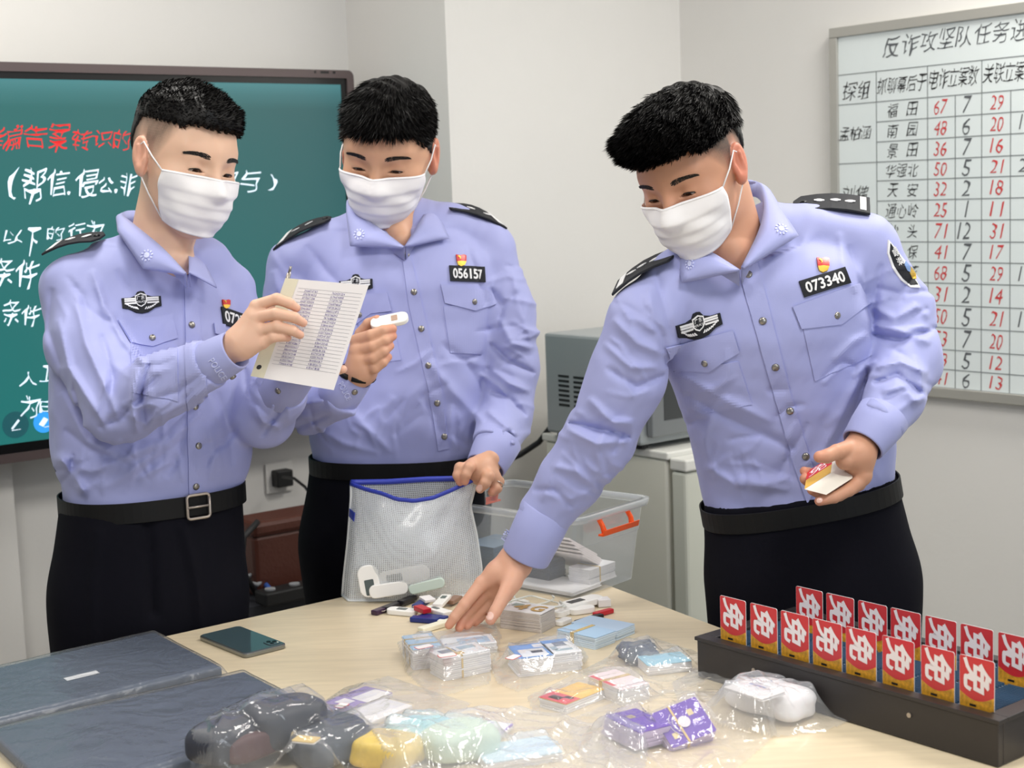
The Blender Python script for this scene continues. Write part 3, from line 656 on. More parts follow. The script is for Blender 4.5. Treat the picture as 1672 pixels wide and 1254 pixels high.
def blades(hd, name, hobj, parent, m, n, length, comb, lift=.35, seed=3, where=None, wid=.0009):
    # short hairs standing on the hair cap, combed along a field
    r = np.random.default_rng(seed); me = hobj.data; V = np.array([v.co[:] for v in me.vertices])+np.array(hobj.location)*0
    N = np.array([v.normal[:] for v in me.vertices]); q = hd.loc(V); idx = np.arange(len(V))
    if where is not None: idx = idx[where(q)]
    idx = r.choice(idx, min(n, len(idx)), replace=False); P = V[idx]; Nn = N[idx]; Q = q[idx]
    cdir = comb(Q, r)@hd.R.T; L = length(Q, r)*hd.k; Vs = []; Fs = []
    cl_ = np.stack([wob(Q, 170, 21), wob(Q, 170, 22), wob(Q, 170, 23)], 1)*.9; D = Nn*lift+cdir+(cl_@hd.R.T)*.28+r.normal(size=P.shape)*.07; D /= np.linalg.norm(D, axis=1)[:, None]
    S = np.cross(D, r.normal(size=P.shape)); S /= np.linalg.norm(S, axis=1)[:, None]
    D2 = D+cdir*.5-Nn*.12; D2 /= np.linalg.norm(D2, axis=1)[:, None]
    base = P-Nn*.002; mid = base+D*L[:, None]*.5; tip = mid+D2*L[:, None]*.5
    w_ = wid*hd.k*r.uniform(.6, 1.3, len(P))[:, None]
    A = np.stack([base-S*w_, base+S*w_, mid+S*w_*.8, mid-S*w_*.8, tip], 1).reshape(-1, 3)
    i0 = np.arange(len(P))*5
    Q4 = np.stack([i0, i0+1, i0+2, i0+3], 1); T3 = np.stack([i0+3, i0+2, i0+4, i0+4], 1)
    me2 = bpy.data.meshes.new(name); Fl = [tuple(x) for x in Q4]+[tuple(x[:3]) for x in T3]
    return A, Fl
def face_color(hd, p, base, red):
    q = hd.loc(p); base = np.array(base); C = np.tile(base, (len(p), 1)).astype(float)
    x = np.abs(q[:, 0]); ear = np.clip((x-.074)/.006, 0, 1)*np.clip((.03-np.abs(q[:, 2]))/.01+1, 0, 1)*(q[:, 1] < .015)
    C = C*(1-ear[:, None]*.55)+np.array(red)*ear[:, None]*.55
    z, ph = hairline(hd.hair, q, True)
    fade = np.clip(1-(z-q[:, 2])/.012, 0, 1)*np.clip((ph-44)/10, 0, 1)*(x < .079)*(.34+.46*np.clip((q[:, 2]-z)/.03, 0, 1))*(1.15 if hd.hair == 'quiff' else .92)
    fade = np.clip(fade*(1+.15*wob(q, 900, 4)), 0, .93)
    C = C*(1-fade[:, None])+np.array([.05, .04, .035])*fade[:, None]
    under = np.exp(-((x-.032)/.018)**2-((q[:, 2]+.016)/.006)**2)*.18*(q[:, 1] > .04); C *= (1-under[:, None]*np.array([.5, .9, 1.]))
    lid = np.exp(-((x-.0325)/.017)**2-((q[:, 2]-.006)/.006)**2)*.2*(q[:, 1] > .04); C *= (1-lid[:, None]*np.array([.6, .9, 1.]))
    return C
def make_mask(hd, root, drop=.100, tilt=0, top=.0):
    # pleated surgical mask: a sheet pushed out over nose, cheeks and chin
    nu, nv = 46, 40; G = np.zeros((nv+1, nu+1, 3))
    for j in range(nv+1):
        v = j/nv; z = -.012+top-v*drop
        for i in range(nu+1):
            u = -1+2*i/nu; half = 62 if v < .5 else 62-6*(v-.5)*2
            a = math.radians(u*(64+4*math.sin(v*math.pi)))
            zz = z-.006*(1-abs(u))*0-(.004*abs(u)**2)*(1-v)+(.012*abs(u)**2)*v
            lo, hi = .02, .16; dr = np.array([math.sin(a), math.cos(a)*1.0])
            G[j, i] = (dr[0], dr[1], zz)
    base = G.reshape(-1, 3); n = len(base)
    org = np.stack([np.zeros(n), np.full(n, .012), base[:, 2]], 1); dr = np.stack([base[:, 0], base[:, 1], np.zeros(n)], 1)
    # the lower rows wrap in under the chin
    rr = np.linspace(.02, .16, 60); best = np.zeros(n)
    for r_ in rr:
        p = org+dr*r_; q = p.copy(); q[:, 2] = np.maximum(q[:, 2], -.104)
        d = hd.face(q); best = np.where(d < .004, r_, best)
    R_ = best.reshape(nv+1, nu+1)
    vv = np.linspace(0, 1, nv+1)[:, None]; uu = np.linspace(-1, 1, nu+1)[None]
    ang = np.arctan2(base[:, 0], base[:, 1]).reshape(nv+1, nu+1)
    # tension: rows cannot dip below a smooth tent over nose and chin
    tent = .094*np.cos(ang*.60)*(1-.10*(vv-.35)**2*4)
    tent = np.where(vv > .8, tent-(vv-.8)**2*.35, tent)-.010*np.clip(.15-vv, 0, 1)/.15
    tent = tent-(.020*np.abs(uu)**6)
    R_ = np.maximum(R_+.003, tent)
    for _ in range(6):
        S = R_.copy(); S[1:-1] = (R_[:-2]+2*R_[1:-1]+R_[2:])/4; S[:, 1:-1] = (S[:, :-2]+2*S[:, 1:-1]+S[:, 2:])/4; R_ = np.maximum(S, best.reshape(nv+1, nu+1)+.0015)
    fade = 1-np.abs(uu)**4
    for v0 in (.30, .50, .70):
        R_ = R_+.0034*fade*(1/(1+np.exp(-(v0-vv)*70)))*np.exp(-np.clip(v0-vv, 0, 1)*7)
    R_ = R_+.0011*np.sin(uu*9+vv*5)*np.sin(vv*11+uu*2)
    P = org+dr*R_.reshape(-1)[:, None]
    Pw = np.array([hd.w(*a) for a in P])
    Q = [(j*(nu+1)+i, (j+1)*(nu+1)+i, (j+1)*(nu+1)+i+1, j*(nu+1)+i+1) for j in range(nv) for i in range(nu)]
    o = mk('face_mask', Pw, Q, M_mask, None, True, .0012, 0); adopt(root, o)
    mb = MB(); 
    idx = lambda j, i: Pw[j*(nu+1)+i]
    for i in range(4, nu-4): pass
    mb.tube([idx(1, i)+(idx(1, i)-hd.c)*.006 for i in range(0, nu+1, 2)], .0011*hd.k, 6)
    st = mb.build('mask_seam', M_mask, None, smooth=True); st.parent = o; st.location = (0, 0, 0)
    for sgn, i in ((-1, 0), (1, nu)):
        A, Bm = idx(1, i), idx(nv-2, i); e1_ = hd.w(sgn*.083, -.006, .018); e2_ = hd.w(sgn*.083, -.026, .002); e3_ = hd.w(sgn*.080, -.010, -.030)
        m1 = (A+e1_)/2; m2 = (Bm+e3_)/2; outw = hd.R@np.array([sgn*.003, .001, 0])
        lp = MB().tube([A, m1+outw, e1_, e2_, e3_, m2+outw, Bm], .0013*hd.k, 6).build('ear_loop', M_loop, None, smooth=True); lp.parent = o; lp.location = (0, 0, 0)
    return o
def eyes(hd, root, gaze=-35):
    for sx_ in (-1, 1):
        c = hd.w(sx_*.0325, .0665, -.001); r = .0136*hd.k
        mb = MB(); nseg = 20; V = []; 
        g = hd.R@np.array([0, math.cos(math.radians(gaze)), math.sin(math.radians(gaze))]); a = np.cross(g, hd.R[:, 0]); a /= np.linalg.norm(a); b = np.cross(g, a)
        rings = [0, 8, 14, 26, 27, 45, 70, 100, 140, 180]
        for th in rings:
            t = math.radians(th); V += [c+r*(math.cos(t)*g+math.sin(t)*(math.cos(f)*a+math.sin(f)*b)) for f in np.linspace(0, 2*math.pi, nseg, endpoint=False)]
        for k in range(len(rings)-1):
            mb.add([], []) if False else None
        mb.v = [tuple(v) for v in V]
        for k in range(len(rings)-1):
            for j in range(nseg): mb.f.append((k*nseg+j, k*nseg+(j+1) % nseg, (k+1)*nseg+(j+1) % nseg, (k+1)*nseg+j)); mb.mi.append(0 if k < 1 else (1 if k < 3 else 2))
        mb.build('eye', [mat('pupil', (8, 6, 6), .1), mat('iris', (46, 28, 20), .15), mat('sclera', (214, 206, 200), .25)], root, smooth=True)
        # lash line along the upper lid
        pts = []
        for t in np.linspace(-1, 1, 9):
            x = .0325+t*.0150; z = -.0065-7.5*(x-.0325)**2+.0026*(1-t*t)+.0006; y = .0665+math.sqrt(max(.0152**2-(x-.0325)**2-(z+.001)**2*.7, 1e-6)); pts.append(hd.w(sx_*x, y+.0003, z))
        MB().tube(pts, [.0004*hd.k]+[.0010*hd.k]*7+[.0005*hd.k], 6).build('eyelash', M_hair, root, smooth=True)
        # brow: many short hairs
        r_ = np.random.default_rng(5+sx_); mb = MB()
        for _ in range(420):
            t = r_.uniform(0, 1); x = .014+.040*t; zc = .0165+.0055*math.sin(t*2.4)-.002*t; th = .0046*(1-.6*t)*min(1, t*5+.5)
            z = zc+r_.uniform(-1, 1)*th
            q = np.array([[x*sx_*1.0, .10, z]]); 
            for _k in range(12): q[0, 1] -= max(hd.face(q)[0], 0)*.95
            a = hd.w(q[0, 0], q[0, 1]-.0004, z); dx = .0075*(1-.2*t); b_ = hd.w((x+dx*.9)*sx_, q[0, 1]-.0015-.10*dx*(1+2*t)+.0012, z+.0024*(1-1.6*t)+r_.uniform(-.0006, .0006))
            s_ = hd.R@np.array([0, 0, .0006])*hd.k; mb.add([a-s_, a+s_, b_], [(0, 1, 2)])
        mb.build('eyebrow', M_hair2, root)
def hand_sdf(H):
    # H: dict(palm=[(pt,r)...] chains, fingers=[[pts],[rs]] )
    def f(p):
        d = None
        for pts, rs in H['palm']:
            e = d_chain(p, pts, rs, .012); d = e if d is None else smin(d, e, H.get('pk', .012))
        for pts, rs in H['fingers']:
            e = d_chain(p, pts, rs, .0025); d = smin(d, e, H.get('fk', .0045))
        return d
    return f
def button(c, n, r, parent, name='button', m=None):
    n = n/np.linalg.norm(n); a = np.cross(n, [0, 0, 1.]); a /= np.linalg.norm(a); b = np.cross(n, a); V = []; seg = 16
    prof = [(1, -.001), (1, .0010), (.86, .0022), (.6, .0030), (.3, .0034)]
    for rr, h in prof: V += [c+n*h+r*rr*(math.cos(t)*a+math.sin(t)*b) for t in np.linspace(0, 2*math.pi, seg, endpoint=False)]
    Fs = [(k*seg+j, k*seg+(j+1) % seg, (k+1)*seg+(j+1) % seg, (k+1)*seg+j) for k in range(len(prof)-1) for j in range(seg)]+[tuple((len(prof)-1)*seg+j for j in range(seg))]
    return MB().add(V, Fs).build(name, m or M_steel, parent, smooth=True)
# ------------------------------------------------------------------ people: the three officers
def up_of(rho, L): u = np.array([0, 0, 1.]); L2 = math.cos(rho)*L+math.sin(rho)*u; return L2/np.linalg.norm(L2)
def st(px, py, d, hw, b, yaw=0, roll=0):
    y = math.radians(yaw); L = math.cos(y)*np.array([1, 0, 0.])+math.sin(y)*np.array([0, 1., 0]); Fv = np.array([L[1], -L[0], 0])
    h = hw*d/FPX; a = math.sqrt(max(h*h-(b*math.sin(y))**2, .0009))/math.cos(y)
    return (W(px, py, d), up_of(math.radians(roll), L), Fv, a, b)
def A3(pts): return [W(*p) for p in pts]
def pr(r, d): return r*d/FPX
def ring3(c, n, a, b, seg=40, u=None):
    n = n/np.linalg.norm(n); u = np.array([0, 0, 1.]) if u is None else u; x = np.cross(n, u); x /= np.linalg.norm(x); y = np.cross(x, n)
    return [c+a*math.cos(t)*x+b*math.sin(t)*y for t in np.linspace(0, 2*math.pi, seg, endpoint=False)]
def cuff(parent, p0, p1, r0, r1, m=None, name='cuff'):
    # a stiff open band round the wrist, p0 towards the elbow, p1 the open end
    n = (p1-p0); L = np.linalg.norm(n); n = n/L; rings = []
    for t, k, rr in ((0, 0, r0-.003), (.03, 0, r0), (.5, 0, (r0+r1)/2+.001), (.97, 0, r1), (1, 0, r1-.001), (1, 0, r1-.0035), (.5, 0, r1-.005), (.25, 0, r1-.006)):
        rings.append(ring3(p0+n*L*t, n, rr, rr*.93))
    V = [q for r_ in rings for q in r_]; s = 40
    Fs = [(i*s+j, i*s+(j+1) % s, (i+1)*s+(j+1) % s, (i+1)*s+j) for i in range(len(rings)-1) for j in range(s)]
    o = MB().add(V, Fs).build(name, m or M_shirt, parent, smooth=True); return o
def catmull(P, n):
    P = np.array(P, float); Q = []
    for i in range(len(P)-1):
        p0, p1, p2, p3 = P[max(i-1, 0)], P[i], P[i+1], P[min(i+2, len(P)-1)]
        for t in np.linspace(0, 1, n, endpoint=False): Q.append(.5*((2*p1)+(-p0+p2)*t+(2*p0-5*p1+4*p2-p3)*t*t+(-p0+3*p1-3*p2+p3)*t**3))
    Q.append(P[-1]); return np.array(Q)
def collar(parent, inner, outer, d):
    # inner = fold line round the neck, outer = free edge; same number of points, (px, py, extra depth)
    I = catmull([W(x, y, d+e) for x, y, e in inner], 6); O = np.array([W(x, y, d+e) for x, y, e in outer])
    O2 = []
    for i in range(len(O)-1): O2 += [O[i]+(O[i+1]-O[i])*t for t in np.linspace(0, 1, 6, endpoint=False)]
    O2 = np.array(O2+[O[-1]]); n = len(I); rows = []
    for k in range(6):
        t = k/5; rows.append(I*(1-t)+O2*t-(np.array(cf)*.010*math.sin(t*math.pi))[None])
    # stand inside the fold
    stand = I-np.array([0, 0, .028]); V = np.concatenate([stand]+rows); R = 7
    Fs = [(i*n+j, i*n+j+1, (i+1)*n+j+1, (i+1)*n+j) for i in range(R-1) for j in range(n-1)]
    o = mk('collar', V, Fs, M_shirt, None, True, .0022, 0, bevel=0); adopt(parent, o); return o
def epaulette(parent, Q, th, pips, bar, button_at, pip_shape=1.0):
    # Q: four world corners: inner-back, outer-back, outer-front, inner-front
    ib, ob, of_, i_f = [np.asarray(q, float) for q in Q]; f = lambda u, v: (i_f*(1-v)+ib*v)*(1-u)+(of_*(1-v)+ob*v)*u
    n = np.cross(ob-ib, i_f-ib); n /= np.linalg.norm(n); n = n if n[2] > 0 else -n; bow = lambda u: n*.008*math.sin(u*math.pi)
    us = [0, .09, .3, .5, .7, .9, 1.0]; V = []; 
    for u in us:
        v0, v1 = (.28, .72) if u == 0 else (0, 1)
        for v in (v0, (v0+v1)/2, v1): V.append(f(u, v)+bow(u))
    k = len(V); V += [v+n*th for v in V]; Fs = []
    for i in range(len(us)-1):
        for j in (0, 1): a = i*3+j; Fs += [(a, a+3, a+4, a+1), (k+a, k+a+1, k+a+4, k+a+3)]
        Fs += [(i*3, k+i*3, k+i*3+3, i*3+3), (i*3+2, i*3+5, k+i*3+5, k+i*3+2)]
    e = (len(us)-1)*3; Fs += [(0, 1, k+1, k), (1, 2, k+2, k+1), (e, k+e, k+e+1, e+1), (e+1, k+e+1, k+e+2, e+2)]
    ep = MB().add(V, Fs).build('epaulette', M_patch, parent, bevel=.0012)
    def sub(o): o.parent = ep; o.location = (0, 0, 0)
    for u in pips:
        c = f(u, .5)+bow(u)+n*(th+.0004); ax = (of_-i_f)/np.linalg.norm(of_-i_f); ay = (ib-i_f); W_ = np.linalg.norm(ay); ay = ay/W_
        P = []
        for t in np.linspace(0, 2*math.pi, 32, endpoint=False):
            r_ = .0085*(1+.10*math.cos(4*t)-.05*math.cos(8*t))*(1 if pip_shape else 1); P.append(c+ax*r_*math.cos(t)*1.05+ay*r_*math.sin(t)*.9)
        o = MB().prism(P, n*.0012).build('pip', M_white, None); sub(o)
    u0, u1 = bar; P = [f(u0, .1)+bow(u0), f(u1, .1)+bow(u1), f(u1, .9)+bow(u1), f(u0, .9)+bow(u0)]
    o = MB().prism([p+n*(th+.0003) for p in P], n*.001).build('bar', M_white, None); sub(o)
    o = button(f(button_at, .5)+bow(button_at)+n*th, n, .0065, None, m=mat('black_button', (30, 30, 34), .2, .6)); sub(o)
    return ep
def badge_emblem(parent, Q, bv):
    f = quad_map(Q); M = lambda L: [tuple(f(a, b)) for a, b in L]
    out = [(0, .28), (0, .72), (.22, .72), (.36, .80), (.42, .97), (.5, 1), (.58, .97), (.64, .80), (.78, .72), (1, .72), (1, .28), (.84, .22), (.66, .04), (.5, 0), (.34, .04), (.16, .22)]
    b = drape_obj('chest_badge', M(out), bv, M_patch, parent, .0012, .0022, 5)
    def sub(o): o.parent = b; o.location = (0, 0, 0)
    V = MB()
    for y0 in (.42, .53, .62):
        for x0, x1 in ((.06, .36), (.64, .94)):
            v, f_ = drape(M([(x0, y0), (x1, y0), (x1, y0+.07), (x0, y0+.07)]), bv, .004, .0006, 6); V.add(v, f_)
    sub(V.build('stripe', M_white, None))
    V = MB(); sh = [(.36, .80), (.42, .84), (.5, .90), (.58, .84), (.64, .80), (.64, .5), (.58, .36), (.5, .28), (.42, .36), (.36, .5)]
    inn = [(.5+(x-.5)*.82, .59+(y-.59)*.84) for x, y in sh]; n = len(sh)
    for i in range(n):
        j = (i+1) % n; v, f_ = drape(M([sh[i], sh[j], inn[j], inn[i]]), bv, .004, .0008, 8); V.add(v, f_)
    for k in range(7):
        for s in (-1, 1):
            a0 = (.5+s*(.06+.05*k), .17+.012*k*k*.5); v, f_ = drape(M([a0, (a0[0]+s*.05, a0[1]+.12), (a0[0]+s*.07, a0[1]+.10), (a0[0]+s*.035, a0[1]+.0)]), bv, .004, .0006, 8); V.add(v, f_)
    sub(V.build('shield', M_white, None))
    for s_, bx in (('广', (.41, .60, .49, .78)), ('东', (.51, .60, .59, .78)), ('POLICE', (.385, .47, .615, .55))):
        V2, F2 = fit_text(s_, *bx); v, f_ = drape(M(list(V2)), bv, .0045, .0005, tris=F2, smooth_n=False); sub(MB().add(v, f_).build('badge_lettering', M_white, None))
    return b
def number_patch(parent, s, Q, bv):
    f = quad_map(Q); p = drape_obj('number_patch', [tuple(f(a, b)) for a, b in ((0, 0), (1, 0), (1, 1), (0, 1))][::-1], bv, M_patch, parent, .0012, .0024, 5)
    V2, F2 = fit_text(s, .09, .20, .91, .80); n = len(s)
    mb = MB()
    for dx, dy in ((-.006, 0), (.006, 0), (0, .02), (0, -.02), (0, 0)):
        v, f_ = drape([tuple(f(a+dx, b+dy)) for a, b in V2], bv, .0042+abs(dx)*.02+abs(dy)*.01, .0005, tris=F2, smooth_n=False); mb.add(v, f_)
    o = mb.build('number', M_white, None); o.parent = p; o.location = (0, 0, 0); return p
def party_pin(parent, c, bv, h):
    x, y = c; f = lambda L: [(x+a*h, y+b*h) for a, b in L]
    b = drape_obj('red_pin', f([(-.42, -.5), (-.1, -.42), (.2, -.5), (.42, -.42), (.42, .1), (0, .05), (-.34, .1)]), bv, M_redp, parent, .0015, .0022, 3); tag(b, 'small red and gold enamel pin')
    o = drape_obj('gold_base', f([(-.34, .08), (0, .04), (.42, .08), (.30, .38), (0, .5), (-.24, .38)]), bv, M_brass, None, .0015, .0022, 3); o.parent = b; o.location = (0, 0, 0)
    o = drape_obj('gold_emblem', f([(-.30, -.34), (-.2, -.40), (-.06, -.30), (-.04, -.16), (-.12, -.08), (-.10, -.20), (-.2, -.28)]), bv, M_brass, None, .004, .0006, 3); o.parent = b; o.location = (0, 0, 0)
def pocket(parent, body, flap, bpos, bv, crease=None):
    if body: drape_obj('pocket', body, bv, M_shirt, parent, .0006, .0014, 3.6)
    fl = drape_obj('pocket_flap', flap, bv, M_shirt, parent, .0030, .0016, 4)
    if bpos:
        p, n = on(bv, *bpos)
        if p is not None: o = button(p+n*.004, n, .0062, None); o.parent = fl; o.location = (0, 0, 0)
def belt_ring(parent, c, L, Fv, a, b, h, name='belt', m=None, n=2.4, th=.003):
    up = np.cross(L, Fv); up = up if up[2] > 0 else -up; V = []; seg = 72
    for rr, z in ((0, -h/2), (th, -h/2), (th, h/2), (0, h/2)):
        for t in np.linspace(0, 2*math.pi, seg, endpoint=False):
            ct, s_ = math.cos(t), math.sin(t); k = (abs(ct)**n+abs(s_)**n)**(-1/n); V.append(c+L*ct*k*(a+rr)+Fv*s_*k*(b+rr)+up*z)
    Fs = [(i*seg+j, i*seg+(j+1) % seg, ((i+1) % 4)*seg+(j+1) % seg, ((i+1) % 4)*seg+j) for i in range(4) for j in range(seg)]
    return MB().add(V, Fs).build(name, m or M_belt, parent, smooth=False, bevel=.0008), up
def officer(label, T):
    root = thing('person', label, 'person', T['base'])
    hd = T['head']; cl = T['cloth']; r9 = np.random.default_rng(T.get('seed', 1))
    for (x0, y0, x1, y1, ang, n_, w_, am) in T.get('creases', []):
        for _ in range(n_):
            x, y = r9.uniform(x0, x1), r9.uniform(y0, y1); a = math.radians(ang+r9.normal()*24); L = r9.uniform(16, 44); c_ = r9.uniform(-.35, .35)
            cl.fold([(x-L*math.cos(a), y-L*math.sin(a)), (x-c_*L*math.sin(a), y+c_*L*math.cos(a)), (x+L*math.cos(a), y+L*math.sin(a))], w_*r9.uniform(.6, 1.2), am*r9.choice([-1, 1, 1])*r9.uniform(.4, .9))
    # --- shirt
    tor = T['torso']; slv = T['sleeves']
    def shirt(p):
        d = d_loft(p, tor, 2.3)
        for pts, rs in T['yoke']: d = smin(d, d_chain(p, pts, rs, .02), .035)
        for pts, rs, cut in slv:
            e = d_chain(p, pts, rs, .018)
            n = cut[1]/np.linalg.norm(cut[1]); e = smax(e, (p-cut[0])@n-.016, .004); d = smin(d, e, .016)
        d = d-cl(p)-.0022*wob(p, 26, 3)-.0016*wob(p, 55, 9)-.0007*wob(p, 120, 19)
        b0 = T['hem']; n = b0[1]/np.linalg.norm(b0[1]); d = smax(d, (p-b0[0])@n, .01)
        for a, b, r_ in T['neckhole']: d = smax(d, -d_cap(p, a, b, r_, r_), .008)
        return d
    lo, hi = T['box'][0]-.13, T['box'][1]+.13; V, Q = mesh_sdf(shirt, lo, hi, T.get('h', .0036)); sh = np_mesh('shirt', V, Q, M_shirt); bv = bvh_of(sh); adopt(root, sh); T['bv'] = bv
    # --- skin: head, neck and hands run on under the clothes as one body
    VV = []; QQ = []; CC = []; n0 = 0
    skin = T['skin']
    def headneck(p):
        d = hd.sdf(p)
        for a, b, ra, rb in T['neck']: d = smin(d, d_cap(p, a, b, ra, rb), .022)
        return d
    c = hd.c; R_ = .165*hd.k; lo = np.minimum(c-R_, np.min([n[1] for n in T['neck']], 0)-.08); hi = np.maximum(c+R_, np.max([n[1] for n in T['neck']], 0)+.08)
    V, Q = mesh_sdf(headneck, lo, hi, .0021); VV.append(V); QQ.append(Q); CC.append(face_color(hd, V, skin, T['red'])); n0 += len(V)
    for H in T['hands']:
        f = hand_sdf(H); P = np.array([q for a, _ in H['palm']+H['fingers'] for q in a]); V, Q = mesh_sdf(f, P.min(0)-.04, P.max(0)+.04, .0016)
        C = np.tile(np.array(H.get('col', skin)), (len(V), 1)); tips = np.array([a[-1] for a, _ in H['fingers']])
        for t_ in tips: g = np.exp(-(np.linalg.norm(V-t_, axis=1)/.012)**2)[:, None]*.35; C = C*(1-g)+g*np.array(T['red'])*1.1
        VV.append(V); QQ.append(Q+n0); CC.append(C); n0 += len(V)
    def inner(p):
        d = d_loft(p, [(s[0], s[1], s[2], s[3]*.80, s[4]*.80) for s in tor[:-1]], 2.3)
        for pts, rs, cut in slv: d = smin(d, d_chain(p, pts, [max(r_*.62, .02) for r_ in rs], .01), .02)
        for pts, rs in T['legs']: d = smin(d, d_chain(p, pts, [r_*.7 for r_ in rs], .01), .02)
        return d
    lo, hi = T['box']; lo = lo.copy(); lo[2] = 0
    V, Q = mesh_sdf(inner, lo-.05, hi+.05, .009); VV.append(V); QQ.append(Q+n0); CC.append(np.tile(np.array(skin), (len(V), 1)))
    np_mesh('body', np.concatenate(VV), np.concatenate(QQ), skin_mat('skin'), True, np.concatenate(CC), root)
    # --- trousers, belt
    s0 = T['waist']
    def trou(p):
        d = d_loft(p, s0, 2.3)
        for pts, rs in T['legs']: d = smin(d, d_chain(p, pts, rs, .03), .045)
        d = d-.0025*wob(p*np.array([1.6, 1.6, .5]), 22, 5)-T.get('tcloth', lambda p: 0)(p)
        return smax(d, (p-s0[0][0])@T['wn'], .004)
    P = np.array([q for a, _ in T['legs'] for q in a]+[s[0] for s in s0]); V, Q = mesh_sdf(trou, np.r_[P.min(0)[:2]-.26, .02], P.max(0)+np.array([.26, .26, .05]), .0065)
    np_mesh('trousers', V, Q, M_trou, parent=root)
    for pts, rs in T['legs']:
        e = pts[-1]; fv = s0[0][2]
        sf = lambda p: smax(smin(d_ell(p, e+fv*.07+(0, 0, -e[2]+.035), (.05, .05, .04)), d_ell(p, e+fv*.0+(0, 0, -e[2]+.045), (.045, .07, .05)), .05), .0-p[:, 2], .004)
        V, Q = mesh_sdf(sf, e-.2-(0, 0, .0), e+.2, .007); np_mesh('shoe', V, Q, M_belt, parent=root)
    # --- head dressing
    V, Q = mesh_sdf(lambda p: hair_sdf(hd, p), c-.17*hd.k, c+.17*hd.k, .0024)
    hr = np_mesh('hair', V, Q, M_hair); hr.data.update()
    A = []; Fl = []; 
    for spec in T['blades']:
        a, f_ = blades(hd, 'b', hr, root, M_hair, *spec); n_ = len(A)*0+sum(len(x) for x in A); Fl += [tuple(i+n_ for i in q) for q in f_]; A.append(a)
    mb = MB(); mb.v = [tuple(v.co) for v in hr.data.vertices]; mb.f = [tuple(p.vertices) for p in hr.data.polygons]; nn = len(mb.v)
    mb.v += [tuple(v) for v in np.concatenate(A)]; mb.f += [tuple(i+nn for i in f_) for f_ in Fl]
    bpy.data.objects.remove(hr); hr = mk('hair', mb.v, mb.f, M_hair, None, True); adopt(root, hr)
    eyes(hd, root, T.get('gaze', -30)); make_mask(hd, root, **T.get('mask', {}))
    return root, sh, bv
def leg(px, py, d, r, fwd=0.02, side=0):
    h = W(px, py, d); k = h.copy(); k[2] = .50; k[1] -= fwd; k[0] += side*.5; a = h.copy(); a[2] = .07; a[0] += side; return ([h, k, a], [pr(r, d), pr(r, d)*.78, pr(r, d)*.62])
def chain(pts): return ([W(x, y, d) for x, y, d, r in pts], [pr(r, d) for x, y, d, r in pts])
def slv(pts, cut, nrm): P, R_ = chain(pts); c = W(*cut); return (P, R_, (c, W(*nrm)-c))
SK1 = lin((226, 186, 160))[:3]; SK2 = lin((212, 164, 134))[:3]; SK3 = lin((202, 150, 122))[:3]; HK1 = lin((222, 180, 156))[:3]; HK2 = lin((206, 158, 130))[:3]; HK3 = lin((220, 168, 142))[:3]
RED = lin((206, 110, 92))[:3]; RED1 = lin((214, 146, 124))[:3]
def crew_comb(q, r): x = np.zeros_like(q); x[:, 1] = .8; x[:, 2] = .2*(q[:, 2] > .05)-.5*(q[:, 2] <= .05); return x
